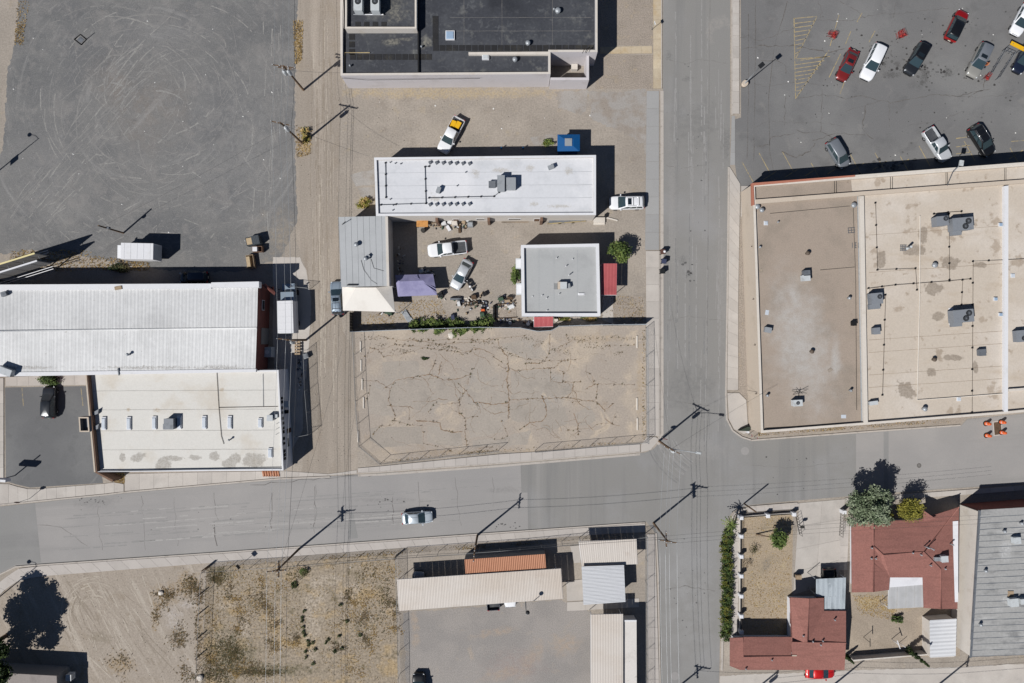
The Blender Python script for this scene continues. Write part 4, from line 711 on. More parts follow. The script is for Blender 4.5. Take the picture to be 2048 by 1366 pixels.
# slanted west fin wall, sign box, entrance wedge
fw = MB(); fw.prism(GL([(170, 748), (175, 748), (194, 944), (188, 944)], hF + .5), 0, hF + .5); fw.prism(GL([(188, 944), (194, 944), (226, 960), (224, 964)], hF * .6), 0, hF * .6); fw.build('fin_wall', 'wall_brown', F)
MB().prism(GL([(170, 748), (173, 748), (191, 944), (188, 944)], hF + .55), hF + .45, hF + .56).build('coping', 'wall_tan', F)
sb = GL([(157, 834), (177, 834), (179, 864), (159, 864)], hF + .8); MB().ring(sb, offset(sb, .18), hF - .6, hF + .8, zin=hF - .4, mtop=1).build('sign_box', ['wall_grey', 'wall_tan'], F); MB().sheet(offset(sb, .1), hF + .1).build('sign_box_roof', 'galv_dark', F)
for y in (826, 856): MB().prism(GL([(184, y), (197, y - 8), (195, y + 2), (186, y + 5)], zF + .5), zF, zF + .45).build('bracket', 'galv_dark', F)
fe = [G(567, 938, hF), G(557, 745, hF)]   # raised dark letters along the east wall, seen edge on
p, qv = Vector(fe[0]), Vector(fe[1]); t = (qv - p).normalized(); n = Vector((t.y, -t.x))
for i, f in enumerate((.10, .14, .18, .26, .31, .38, .42, .47, .52, .58, .63, .69, .73)):
    pos = p.lerp(qv, f) + n * .1; MB().box(pos.x, pos.y, 3.25, .42 if i % 3 else .34, .09, .6, math.atan2(t.y, t.x)).build('sign_letter', 'black', F)
MB().box(*(p.lerp(qv, .66) + n * .35), 2.0, .9, .6, .7, math.atan2(t.y, t.x)).build('wall_air_conditioner', 'hvac_light', F)
MB().box(*(p.lerp(qv, .58) + n * .3), 2.2, .5, .5, .5, math.atan2(t.y, t.x)).build('wall_lamp', 'black', F)
opening(F, 'door', fe[0], fe[1], .34, .40, 0, 2.1, 'door_brown'); opening(F, 'window', fe[0], fe[1], .2, .3, 1.2, 2.2, 'glass')
fs = [G(200, 944, hF), G(560, 941, hF)]
for f in (.15, .35, .55): opening(F, 'window', fs[0], fs[1], f, f + .1, .9, 2.6, 'glass')
oa = thing('shop_awning', 'small terracotta tiled awning over the store corner door', 'awning', (*G(545, 946), 0))
for i in range(7):
    a, b = G(526 + i * 5, 941, 2.8), G(528 + i * 5, 952, 2.4); MB().tube([(*a, 2.8), (*b, 2.4)], .19, 6).build('awning_tile', 'orange_container', oa)
# ================================================================ G: big tan block on the right
hG = 5.0
gp = [(1505, 369), (2300, 308), (2300, 800), (2018, 827), (1522, 866)]
Gb = flat_building('retail_building', 'very large retail building with tan flat roof and many rooftop air conditioners', gp, hG, 'wall_tan', 'tan_roof', .42, .34, 'parapet_cream'); zG = hG - .42
MB().sheet(GL([(1514, 402), (1722, 385), (1733, 848), (1527, 862)], zG), zG + .012).build('gravel_roofing', 'gravel_roof', Gb)
MB().sheet(GL([(1510, 374), (1702, 360), (1704, 384), (1511, 398)], zG), zG + .016).build('gravel_roofing', 'gravel_roof', Gb)
def upstand(px, h, mat='parapet_cream', name='upstand'): return MB().prism(GL(px, h), zG - .03, h).build(name, mat, Gb)
upstand([(1719, 392), (1728, 392), (1736, 848), (1728, 849)], hG + .05)
upstand([(1511, 399), (1722, 383), (2300, 340), (2300, 347), (1722, 391), (1511, 408)], hG + .02, 'wall_tan')
upstand([(2009, 372), (2017, 371), (2016, 823), (2009, 824)], hG + .05, 'white_paint')
upstand([(2018, 778), (2300, 757), (2300, 762), (2018, 783)], hG)
MB().prism(GL([(1504, 366), (1710, 350), (1710, 353), (1507, 371), (1509, 410), (1505, 410)], hG + .12), hG - .5, hG + .12).build('coping', 'trim_red', Gb)
MB().prism(GL([(1711, 350), (2300, 305), (2300, 310), (1711, 354)], hG + .10), hG - .3, hG + .1).build('coping', 'parapet_cream', Gb)
MB().prism(GL([(1714, 390), (1719.5, 390), (1727.5, 849), (1722, 849)], zG), zG, zG + .06).build('roof_edge', 'galv', Gb)
for a, b, f in (((1884, 442), (1.65, 1.3), [(.28, .22, .33)]), ((1925, 448), (2.85, 1.75), [(.27, .2, .42), (.1, -.2, .42)]), ((1926, 632), (2.85, 1.75), [(.27, .2, .42), (.1, -.2, .42)])):
    hvac(Gb, *a, zG, *b, 1.25, 5, 'hvac_grey', f, duct=(-.2, -.62, 1.3, .7, .8) if b[0] > 2 else None)
hvac(Gb, 1753, 597, zG, 1.6, 1.5, 1.1, 5, 'hvac_grey', [(.25, .15, .33)], duct=(-.05, -.75, 1.5, .7, .7)); hvac(Gb, 1753, 662, zG, .9, .9, .7, 5, 'hvac_grey'); hvac(Gb, 2044, 672, zG, 1.7, 1.6, .8, 5, 'hvac_grey', [(.1, -.2, .35)])
hvac(Gb, 1612, 556, zG, 1.1, .8, .7, 4, 'hvac_light'); hvac(Gb, 1613, 546, zG, .9, .7, .7, 4, 'galv_dark', curb=False); hvac(Gb, 1536, 660, zG, .9, .7, .6, -10, 'galv'); hvac(Gb, 1708, 647, zG, .6, .6, .5, 5, 'black'); hvac(Gb, 1595, 806, zG, 1.3, .85, .8, 3, 'hvac_light', [(0, 0, .25)]); hvac(Gb, 1747, 806, zG, 1.1, .5, .5, 8, 'hvac_light')
hvac(Gb, 1964, 705, zG, .95, .9, .5, 4, 'galv_dark', name='roof_hatch'); MB().prism(GL([(1913, 434), (1900, 436), (1902, 470), (1912, 470)], zG), zG, zG + .03).build('roof_patch', 'parapet_cream', Gb); MB().prism(GL([(1897, 616), (1906, 615), (1906, 650), (1898, 650)], zG), zG, zG + .03).build('roof_patch', 'white_paint', Gb)
for x, y in ((2002, 449), (1992, 598), (2002, 629)): hatch(Gb, x, y, zG, .5, .5, .25, 'skylight_blue', name='roof_hatch')
for x, y in ((2026, 551), (1918, 798), (1532, 446)): hatch(Gb, x, y, zG, .6, .6, .1, 'skylight', name='roof_hatch')
for x, y, r, h in ((1616, 506, .2, .5), (1624, 703, .2, .45), (1524, 420, .22, .4), (1515, 413, .25, .3), (1699, 596, .15, .5), (1535, 791, .13, .5), (1702, 781, .13, .5), (1869, 719, .2, .4), (1850, 818, .22, .5), (1870, 530, .25, .4), (1520, 494, .12, .3), (1556, 444, .08, .3), (1708, 410, .25, .35)): vent(Gb, x, y, zG, r, h, 'rust_pipe' if r == .2 else 'galv')
x, y = G(1820, 494, zG + 1); MB().tube([(*G(1814, 497, zG), zG), (x, y, zG + 1.3)], .18, 8).build('flue', 'hvac_light', Gb)
gr = MB()
for i in range(4): gr.box(*G(1801 + i * 3.2, 496, zG), zG + .05, .06, .9, .05); gr.box(*G(1806, 490.5 + i * 3.4, zG), zG + .06, .95, .06, .05)
gr.build('equipment_frame', 'galv_dark', Gb)
for p, b in (([(1750, 406), (1754, 540), (1830, 537), (1833, 580)], 3.2), ([(1839, 432), (1838, 600), (1833, 800), (2008, 787)], 0), ([(1897, 428), (1898, 560)], 2.2), ([(1736, 577), (1790, 570), (1898, 562), (1940, 558)], 2.4), ([(2100, 515), (2008, 520), (1945, 523), (1943, 825)], 3), ([(1867, 428), (1895, 425), (1922, 423), (1923, 436)], 2), ([(1770, 590), (1764, 790)], 3.2), ([(1924, 560), (1922, 610)], 1.6), ([(1735, 595), (1736, 578)], 0)):
    pipe(Gb, p, zG, .14, .03 if b else .06, 'rust_pipe' if b else 'parapet_cream', b)
for p in ([(1540, 427), (1700, 412)], [(1706, 415), (1711, 560), (1713, 820)], [(1640, 540), (1710, 534)], [(1530, 856), (1727, 845)]): pipe(Gb, p, zG, .05, .03, 'dark_iron')
for y in (470, 545, 680, 705, 750, 775): seam(Gb, [(1738, y), (2006, y - 18)], zG, .035, 'soil_crack')
for x0, y0 in ((1668, 357), (1672, 357), (1780, 349), (1784, 349), (1891, 341), (1894, 341), (2008, 332), (2011, 332)): pipe(Gb, [(x0, y0), (x0, y0 + 30)], zG, .1, .035, 'dark_iron')
jm = MB()
for a, b in (((1586, 782), (1612, 786)), ((1594, 778), (1600, 796)), ((1602, 778), (1595, 796)), ((1588, 790), (1612, 780))): jm.tube([(*G(*a, zG + .7), zG + .3), (*G(*b, zG + .7), zG + .9)], .035, 4)
jm.build('antenna', 'dark_iron', Gb)
for x, y, w, r in ((1702, 461, 1.0, 5), (1710, 491, .3, 0)):
    m = MB()
    for i in range(3): m.box(*G(x - 6 + i * 6, y, zG), zG + .05, .05, .75, .05, R(r)); m.box(*G(x, y - 5 + i * 5, zG), zG + .07, w, .05, .05, R(r))
    m.build('equipment_frame', 'galv_dark', Gb)
for i, (x, y) in enumerate(((1687, 833), (1660, 740), (1534, 625), (1521, 540))): MB().box(*G(x, y, zG), zG, .7, .5, .03, R(40 * i)).build('loose_panel', 'skylight' if i % 2 == 0 else 'gravel_tan', Gb)
gw = [G(1505, 369, hG), G(1522, 866, hG)]
for i, y in enumerate((492, 598, 690, 788)):
    X, Y = G(1511 + (y - 400) * .026, y, hG * .9); MB().box(X - .22, Y, 0, .3, .45, hG - .6).build('pilaster', 'wall_tan', Gb); MB().box(X - .35, Y, hG - 1.0, .55, .12, .12).build('scupper', 'rust_pipe', Gb)
lampG = thing('wall_lamp', 'grey floodlight on an arm over the parking lot edge of the retail building', 'lamp', (*G(1895, 352, hG), hG)); MB().tube([(*G(1893, 378, hG), hG - .2), (*G(1905, 345, hG + .6), hG + .7), (*G(1918, 332, hG + .7), hG + .7)], .05, 5).build('arm', 'galv_dark', lampG); MB().box(*G(1923, 326, hG + .7), hG + .55, .55, .75, .22, R(-10)).build('lamp_head', 'hvac_light', lampG)
# ================================================================ H, I: the red roofed houses
def slope(parent, pts, mat, name='roof_slope'): 
    m = MB(); n = len(pts); m.v = [(*G(x, y, z), z) for x, y, z in pts] + [(*G(x, y, z), z - .14) for x, y, z in pts]
    m.face(range(n)); m.face(range(2 * n - 1, n - 1, -1))
    for i in range(n): j = (i + 1) % n; m.face((i, i + n, j + n, j))
    return m.build(name, mat, parent)
e0, e1 = 2.9, 3.7
Hh = thing('red_roof_house', 'large house with hipped dark red shingle roof behind two street trees', 'house', (*G(1780, 1100), 0))
MB().prism(GL([(1700, 1048), (1892, 1032), (1892, 1190), (1840, 1190), (1838, 1155), (1776, 1160), (1700, 1166)], 0), 0, e0 - .1).build('wall', 'wall_white', Hh)
K1, K2, K3 = (1747, 1092, 3.52), (1766, 1109, 3.7), (1848, 1104, 3.67)
slope(Hh, [(1703, 1046, 2.9), (1746, 1042, 3.55), (1747, 1184, 3.55), (1704, 1185, 2.9)], 'red_shingle')
slope(Hh, [(1746, 1042, 2.9), (1838, 1040, 2.88), (1918, 1014, 2.56), (1849, 1105, 3.67), (1766, 1108, 3.7), (1746, 1092, 3.52)], 'red_shingle')
slope(Hh, [(1918, 1014, 2.6), (1915, 1218, 2.73), (1882, 1218, 3.2), (1881, 1138, 3.2), (1849, 1105, 3.67)], 'red_shingle')
slope(Hh, [(1766, 1108, 3.7), (1849, 1105, 3.68), (1881, 1138, 3.25), (1846, 1155, 3.08), (1780, 1155, 3.08), (1747, 1128, 3.42), (1746, 1092, 3.5)], 'red_shingle')
slope(Hh, [(1881, 1138, 3.2), (1882, 1218, 3.2), (1848, 1216, 2.85), (1846, 1155, 3.0)], 'red_shingle')
slope(Hh, [(1747, 1126, 3.5), (1780, 1154, 3.06), (1778, 1180, 3.04), (1747, 1184, 3.53)], 'red_shingle')
slope(Hh, [(1846, 1020, 3.0), (1872, 1038, 3.35), (1848, 1042, 3.0)], 'red_shingle')
for a, b in ((K1, K2), (K2, K3), (K3, (1918, 1014, 2.58)), (K3, (1881, 1138, 3.22)), ((1881, 1138, 3.2), (1882, 1218, 3.2)), ((1746, 1042, 3.55), (1747, 1184, 3.55))):
    MB().tube([(*G(a[0], a[1], a[2]), a[2] + .02), (*G(b[0], b[1], b[2]), b[2] + .02)], .09, 5).build('ridge_cap', 'red_shingle', Hh)
for x, y, z, h in ((1744, 1096, 3.5, .4), (1743, 1117, 3.5, .3), (1752, 1117, 3.5, .3), (1826, 1106, 3.65, .3), (1843, 1110, 3.6, .5), (1857, 1096, 3.5, 1.1), (1867, 1099, 3.4, 1.6), (1862, 1131, 3.4, .4), (1891, 1138, 3.1, .3), (1906, 1090, 2.9, .8)): vent(Hh, x, y, z - .1, .08, h, 'galv')
hvac(Hh, 1889, 1118, 3.05, .9, .85, .8, 4, 'hvac_light', name='evaporative_cooler'); hvac(Hh, 1875, 1118, 3.15, .9, .5, .5, 0, 'galv', name='duct_box', curb=False)
opening(Hh, 'window', G(1700, 1166), G(1700, 1048), .2, .35, 1, 2.2, 'glass'); opening(Hh, 'window', G(1700, 1048), G(1892, 1032), .5, .62, 1, 2.2, 'glass'); opening(Hh, 'door', G(1700, 1048), G(1892, 1032), .3, .36, 0, 2.1, 'door_brown')
awning('patio_cover', 'pale grey metal patio cover behind the large red roofed house', [(1778, 1158), (1847, 1154), (1847, 1214), (1776, 1218)], 2.7, 'patio_grey', 4)
Ih = thing('red_roof_house', 'L shaped house with gabled red shingle roof on the street corner lot', 'house', (*G(1610, 1280), 0))
MB().prism(GL([(1574, 1192), (1628, 1192), (1628, 1214), (1670, 1214), (1668, 1316), (1463, 1316), (1463, 1270), (1574, 1270)], 0), 0, 2.75).build('wall', 'wall_white', Ih)
e0 = 2.9
slope(Ih, [(1580, 1195, e0), (1617, 1197, 3.6), (1615, 1284, 3.9), (1583, 1284, e0)], 'red_shingle'); slope(Ih, [(1617, 1197, 3.6), (1648, 1196, e0), (1648, 1222, e0), (1615, 1285, 3.8)], 'red_shingle'); slope(Ih, [(1648, 1222, e0), (1692, 1222, e0), (1692, 1286, 3.75), (1615, 1285, 3.8)], 'red_shingle')
slope(Ih, [(1583, 1284, 3.6), (1692, 1286, 3.75), (1689, 1340, e0), (1586, 1340, e0)], 'red_shingle'); slope(Ih, [(1460, 1276, e0), (1486, 1275, 2.95), (1488, 1312, 3.1), (1586, 1312, 3.1), (1587, 1340, e0), (1480, 1340, e0), (1460, 1332, e0)], 'red_shingle')
slope(Ih, [(1486, 1274, 2.75), (1583, 1274, 2.75), (1583, 1314, 3.45), (1487, 1314, 3.45)], 'red_shingle')
for a, b in (((1617, 1197, 3.6), (1615, 1284, 3.9)), ((1615, 1284, 3.9), (1692, 1286, 3.75)), ((1487, 1313, 3.45), (1583, 1313, 3.45)), ((1580, 1195, 2.9), (1583, 1274, 2.9))): MB().tube([(*G(*a), a[2] + .02), (*G(*b), b[2] + .02)], .08, 5).build('ridge_cap', 'red_shingle', Ih)
for x, y, z in ((1607, 1272, 3.6), (1626, 1283, 3.7), (1646, 1282, 3.7), (1642, 1290, 3.7), (1670, 1240, 3.2), (1492, 1338, 2.9), (1544, 1320, 3)): vent(Ih, x, y, z - .1, .08, .35, 'galv')
MB().box(*G(1587, 1311, 3.3), 3.25, .9, .15, .12).build('flashing', 'wall_tan', Ih)
opening(Ih, 'window', G(1574, 1262), G(1574, 1192), .3, .6, 1, 2.1, 'glass'); opening(Ih, 'window', G(1463, 1316), G(1463, 1270), .3, .6, 1, 2.1, 'glass')
cpz = 2.6; cc = G(1665, 1188); CP = thing('carport', 'old patched sheet metal carport roof over the concrete driveway', 'carport', (*cc, 0))
corrugated(CP, [(*G(1632, 1158, cpz), cpz), (*G(1692, 1155, cpz), cpz), (*G(1691, 1193, cpz), cpz), (*G(1632, 1193, cpz), cpz)], 6, 1, 'carport_metal', .02); corrugated(CP, [(*G(1649, 1193, cpz), cpz), (*G(1691, 1193, cpz), cpz), (*G(1690, 1220, cpz), cpz), (*G(1649, 1219, cpz), cpz)], 4, 1, 'carport_metal', .02)
for x, y in ((1633, 1159), (1691, 1157), (1689, 1218), (1634, 1191)): X, Y = G(x, y, cpz); MB().cyl(X * .995, Y * .995, 0, cpz - .03, .05).build('leg', 'galv', CP)
sh = thing('garden_shed', 'small shed with shiny white corrugated roof beside the warehouse wall', 'shed', (*G(1885, 1270), 0)); MB().prism(GL([(1862, 1244), (1911, 1240), (1909, 1314), (1862, 1316)], 2.2), 0, 2.15).build('wall', 'wall_cream', sh)
corrugated(sh, [(*G(1860, 1241, 2.3), 2.2), (*G(1861, 1316, 2.3), 2.2), (*G(1911, 1312, 2.4), 2.45), (*G(1913, 1237, 2.4), 2.45)], 5, 2, 'white_corr', .025)
# ================================================================ J: grey warehouse at the right edge
hJ = 4.6; Jb = thing('grey_warehouse', 'warehouse with weathered grey lapped metal roof and tall pale side wall', 'warehouse', (*G(2050, 1160), 0))
MB().prism(GL([(1960, 1024), (2300, 998), (2300, 1300), (1940, 1312)], hJ), 0, hJ - .1, mtop=0).build('wall', 'parapet_cream', Jb)
a, b, c_, d = [(*G(x, y, hJ), hJ) for x, y in ((1960, 1020), (2300, 1000), (2300, 1298), (1943, 1310))]
n = 24
for i in range(n):
    p0, p1 = Vector(a).lerp(Vector(d), i / n), Vector(a).lerp(Vector(d), (i + 1.12) / n); q0, q1 = Vector(b).lerp(Vector(c_), i / n), Vector(b).lerp(Vector(c_), (i + 1.12) / n)
    m = MB(); z = (.15 - .012 * (i % 3))
    m.quad((p0.x, p0.y, hJ), (p1.x, p1.y, hJ + z), (q1.x, q1.y, hJ + z), (q0.x, q0.y, hJ)); m.quad((p1.x, p1.y, hJ + z), (p1.x, p1.y, hJ - .05), (q1.x, q1.y, hJ - .05), (q1.x, q1.y, hJ + z)); m.build('roof_course', 'old_metal_roof', Jb); MB().ribbon(rough_line([(p1.x, p1.y - .06), (q1.x, q1.y - .06)], 1.2, .03, i), .13, hJ + .05, jit=.6, seed=i).build('lap_shadow_line', 'galv_dark', Jb)  # dark ribbon paints the shadow line below each lap edge
MB().prism(GL([(1959, 1021), (1962, 1021), (1944, 1314), (1941, 1316)], hJ + .1), hJ - .2, hJ + .12).build('roof_edge', 'galv_dark', Jb); MB().prism([(x_, y_ + .06) for x_, y_ in GL([(1962, 1023.5), (2300, 997.5)], hJ)] + [(x_, y_ + .01) for x_, y_ in GL([(2300, 997.5), (1962, 1023.5)], hJ)], .1, hJ - .02).build('brick_facing', 'wall_brick_red', Jb)
for x, y, s in ((2034, 1081, .9), (2028, 1205, 1.1), (2046, 1203, .7)): hvac(Jb, x, y, hJ + .05, s, s, .7, 5, 'hvac_light')
for x, y in ((2010, 1063), (2044, 1047), (1972, 1142), (1962, 1250)): vent(Jb, x, y, hJ + .05, .15, .4, 'galv')
MB().box(*G(2020, 1187, hJ), hJ + .05, .8, .8, .15).build('roof_hatch', 'wood_light', Jb)
# ================================================================ K: sheds and canopies of the yard at the bottom
awning('long_canopy', 'very long beige corrugated canopy beside the orange shipping container', [(795, 1159), (1122, 1137), (1126, 1197), (798, 1222)], 2.75, 'beige_metal', 26, w=4)
awning('shed_roof', 'beige corrugated canopy standing at the street corner of the fenced yard', [(1158, 1083), (1273, 1078), (1275, 1128), (1164, 1132)], 2.5, 'beige_metal', 9, w=3)
wc = GL([(1165, 1134), (1246, 1131), (1249, 1202), (1168, 1208)], 3.0); wo = thing('yard_office', 'small yard office with white corrugated metal roof', 'building', (*ctr(wc), 0)); MB().prism(offset(wc, .2) if area(wc) > 0 else offset(wc, .2), 0, 2.85).build('wall', 'wall_cream', wo)
q = [(*G(x, y, 3.05), 3.05) for x, y in ((1163, 1133), (1167, 1210), (1251, 1204), (1248, 1130))]; corrugated(wo, q, 9, 3, 'white_corr', .025)
awning('long_canopy', 'beige corrugated canopy along the white storage trailer', [(1182, 1229), (1246, 1228), (1246, 1420), (1182, 1420)], 3.2, 'beige_metal', 12, w=1)
oc = GL([(929, 1119), (1090, 1108), (1092, 1135), (931, 1147)], 2.6); O = thing('shipping_container', 'faded orange shipping container with ribbed roof behind the long canopy', 'container', (*ctr(oc), 0)); MB().prism(oc, .12, 2.55).build('body', 'wall_grey', O)
q = [(*G(x, y, 2.6), 2.6) for x, y in ((929, 1119), (1090, 1108), (1092, 1136), (931, 1147))]; corrugated(O, q, 1, 44, 'orange_container', .035, name='roof', gap=0)
for i in range(2): MB().box(*lerp(q[1], q[2], .25 + .5 * i)[:2], .25, .06, .95, 2.2, R(4)).build('door', 'orange_container', O)
tr = GL([(1247, 1242), (1273, 1242), (1274, 1440), (1247, 1440)], 2.7); Tt = thing('storage_trailer', 'long white storage trailer roof with scuffs beside the pavement fence', 'trailer', (*ctr(tr), 0)); M('scuffed_white', C(216, 211, 206), [dict(c=C(120, 116, 112), scale=1.4, lo=.66, hi=.7, s=.8), dict(c=C(200, 194, 188), scale=.3, lo=.5, hi=.7)], grain=.04)
MB().prism(tr, .6, 2.7).build('body', 'scuffed_white', Tt)
for y in (1280, 1350): 
    for x in (1250, 1271): X, Y = G(x, y, 0); MB().box(X, Y, 0, .25, 1.0, .62).build('axle_block', 'black', Tt)
MB().prism(GL([(1247, 1240), (1273, 1240), (1273, 1243), (1247, 1243)], 2.75), 2.5, 2.78).build('front_rail', 'white_paint', Tt)
kc = GL([(1115, 268), (1160, 268), (1160, 303), (1115, 303)], 2.9); K = thing('blue_kiosk', 'bright blue square kiosk roof with pale roof hatch', 'kiosk', (*ctr(kc), 0)); MB().prism(offset(kc, .25) if True else kc, 0, 2.7).build('wall', 'blue_metal', K)
m = MB(); zt = 3.05; cx, cy = ctr(kc); base = [(x, y, 2.7) for x, y in (kc if area(kc) > 0 else kc[::-1])]; top = [(cx + (x - cx) * .42, cy + (y - cy) * .42, zt) for x, y, _ in base]; m.v = base + top
for i in range(4): m.face((i, (i + 1) % 4, 4 + (i + 1) % 4, 4 + i))
m.face((4, 5, 6, 7)); m.build('roof', 'blue_metal', K); MB().box(cx - .05, cy + .05, zt - .02, 1.1, 1.15, .12, taper=.9).build('roof_hatch', 'galv', K)
# L: house corner at the bottom left
lp = GL([(-120, 1341), (112, 1353), (118, 1500), (-120, 1500)], 3.2); Lh = thing('flat_roof_house', 'house with flat brown grey roof edge beside the big tree', 'house', (*ctr(lp), 0)); M('brown_roof', C(150, 142, 138), [dict(c=C(138, 130, 126), scale=.4, lo=.5, hi=.7)], grain=.06)
MB().prism(lp, 0, 3.1).build('wall', 'wall_grey', Lh); MB().prism(offset(lp, -.15), 3.1, 3.3).build('roof', 'brown_roof', Lh)
cx, cy = G(134, 1358, 2.2); MB().box(cx, cy, .9, .8, .9, 1.0).build('window_cooler', 'hvac_light', Lh)
# ---------------------------------------------------------------- vehicles
def paint(name, rgb, rough=.32, metal=.25, coat=.6): return M(name, rgb, grain=.01, rough=rough, metal=metal, coat=coat, spec=.5)
paint('paint_white', C(236, 237, 240), metal=0); paint('paint_silver', C(204, 207, 211), metal=.2); paint('paint_greyblue', C(150, 164, 178), metal=.3); paint('paint_black', C(26, 27, 30)); paint('paint_navy', C(30, 38, 58)); paint('paint_charcoal', C(42, 45, 50)); paint('paint_red', C(132, 40, 40)); paint('paint_bright_red', C(158, 22, 24)); paint('paint_fire', C(214, 34, 34)); paint('paint_champagne', C(160, 158, 152)); paint('paint_paleblue', C(200, 209, 216)); paint('paint_steel', C(128, 133, 140))
M('auto_glass', C(52, 68, 74), grain=0, rough=.05, spec=.9, coat=.5); M('tyre', C(34, 33, 33), grain=.1, rough=.9); M('rim', C(170, 172, 176), grain=.03, rough=.35, metal=.6); M('lamp_clear', C(224, 228, 232), grain=0, rough=.15, spec=.6); M('lamp_red', C(170, 26, 28), grain=0, rough=.25, spec=.5); M('chrome', C(200, 202, 206), grain=0, rough=.2, metal=.8); M('plastic_black', C(36, 37, 40), grain=.05, rough=.6); M('plate', C(222, 220, 204), grain=.02); M('bed_liner', C(74, 76, 80), [dict(c=C(96, 96, 96), scale=1.2, lo=.5, hi=.7)], grain=.1)
def interp(tab, x):
    for (x0, y0), (x1, y1) in zip(tab, tab[1:]):
        if x <= x1:
            t = (x - x0) / ((x1 - x0) or 1); return y0 + (y1 - y0) * t
    return tab[-1][1]
SPEC = {
 'sedan': dict(L=4.75, W=1.84, top=[(0, .72), (.02, .86), (.06, .97), (.2, 1.0), (.3, .98), (.7, .95), (.76, .93), (.9, .82), (.96, .73), (1, .58)], cab=(.09, .24, .53, .765), belt=.93, roof=1.45),
 'suv': dict(L=4.9, W=1.95, top=[(0, .8), (.02, 1.0), (.06, 1.08), (.3, 1.08), (.7, 1.06), (.78, 1.05), (.92, .97), (.97, .86), (1, .66)], cab=(.012, .08, .55, .765), belt=1.04, roof=1.74),
 'van': dict(L=4.6, W=1.88, top=[(0, .8), (.02, 1.0), (.06, 1.06), (.7, 1.04), (.85, 1.0), (.95, .86), (1, .66)], cab=(.012, .06, .62, .84), belt=1.0, roof=1.72),
 'pickup': dict(L=5.75, W=1.98, top=[(0, .9), (.015, 1.08), (.05, 1.1), (.35, 1.12), (.7, 1.1), (.76, 1.1), (.93, 1.04), (.97, .92), (1, .7)], cab=(.355, .375, .60, .755), belt=1.08, roof=1.82)}
def vehicle(name, kind, px, py, d, mat, label, cat, L=None, W=None, sunroof=False, rack=False, roofmat=None, bed=None, h=.6, hood=None):
    sp = SPEC[kind]; L = L or sp['L']; W = W or sp['W']; hw = W / 2
    x, y = G(px, py, h); e = thing(name, label, cat, (x, y, 0), math.atan2(-d[1], d[0]))
    X = lambda f: (f - .5) * L
    wid = [(0, .66), (.012, .78), (.035, .88), (.08, .955), (.16, .99), (.3, 1), (.76, 1), (.86, .975), (.92, .92), (.96, .82), (.985, .68), (1, .5)]
    if kind == 'pickup' or name == 'sport_utility': wid = [(0, .84), (.012, .92), (.04, .97), (.1, 1), (.84, 1), (.91, .97), (.955, .9), (.982, .78), (1, .62)]
    st = sorted({0, .006, .02, .045, .08, .13, .2, .28, .36, .46, .56, .66, .74, .8, .85, .9, .94, .965, .982, .993, 1.0} | ({.03, .031, .35, .351} if kind == 'pickup' else set()))
    m = MB(); ns = 0
    for f in st:
        w = hw * interp(wid, f); zt = interp(sp['top'], f); zi = zt + .035
        inbed = kind == 'pickup' and .031 <= f <= .35
        if inbed: zi = .66
        half = [(w * .9, .26), (w * .98, .36), (w, .55), (w * .995, zt - .22), (w * .965, zt - .07), (w * .90, zt - .005), (w * (.82 if kind == 'pickup' else .78), zi if not inbed else zi), (w * .4, zi + (.012 if not inbed else 0))]
        sec = half + [(-a, b) for a, b in half[::-1]]; ns = len(sec)
        m.v += [(X(f), a, b) for a, b in sec]
    for i in range(len(st) - 1):
        for j in range(ns - 1): m.face((i * ns + j, (i + 1) * ns + j, (i + 1) * ns + j + 1, i * ns + j + 1), 0, not (kind == 'pickup' and 5 <= j <= 9))
        m.face((i * ns + ns - 1, (i + 1) * ns + ns - 1, (i + 1) * ns, i * ns), 0)
    m.face(range(ns), 0); m.face(range(len(st) * ns - 1, (len(st) - 1) * ns - 1, -1), 0)
    m.build('body', hood or mat, e, world=False)
    c0, c1, c2, c3 = [X(f) for f in sp['cab']]; zb, zr = sp['belt'], sp['roof']; wb, wt = hw * .93, hw * .74
    # cabin shell: rounded frustum built from rings
    def ring(t):
        s = t ** .85; xa = c0 + (c1 - c0) * s; xb = c3 + (c2 - c3) * s; w = wb + (wt - wb) * t; z = zb + (zr - .05 - zb) * t; r = .12
        return [(xa, -w + r, z), (xa + r, -w, z), ((xa + xb) / 2, -w - .02, z), (xb - r * 1.6, -w, z), (xb - .03, -w + r * 2, z), (xb + .03, 0, z), (xb - .03, w - r * 2, z), (xb - r * 1.6, w, z), ((xa + xb) / 2, w + .02, z), (xa + r, w, z), (xa, w - r, z), (xa - .03, 0, z)]
    m = MB(); lv = [ring(0), ring(.5), ring(1)]
    top = [(cx_ + (p[0] - cx_) * .93, p[1] * .9, zr - .012) for cx_ in [(c1 + c2) / 2] for p in lv[2]]; lv.append(top); n = 12
    for r_ in lv: m.v += r_
    for k in range(3):
        for i in range(n): j = (i + 1) % n; m.face((k * n + i, k * n + j, (k + 1) * n + j, (k + 1) * n + i), 0, True)
    cidx = len(m.v); m.v.append(((c1 + c2) / 2, 0, zr))
    for i in range(n): m.face((3 * n + i, 3 * n + (i + 1) % n, cidx), 0, True)
    m.build('cabin', roofmat or mat, e, world=False)
    def on(t, xs, ys): return None
    def glass(nm, q, n_):
        mm = MB(); mm.quad(*q); mm.build(nm, 'glass', e, world=False)
    def fpt(u, t, front=True): # point on the front or rear face; u across -1..1
        s = t ** .85; xx = (c3 + (c2 - c3) * s) if front else (c0 + (c1 - c0) * s); w = (wb + (wt - wb) * t - (.07 if front else .1)) * u; z = zb + (zr - .05 - zb) * t
        bulge = .04 * (1 - u * u); return (xx + (bulge - .0 if front else -bulge) + (.02 if front else -.02), w, z + .02)
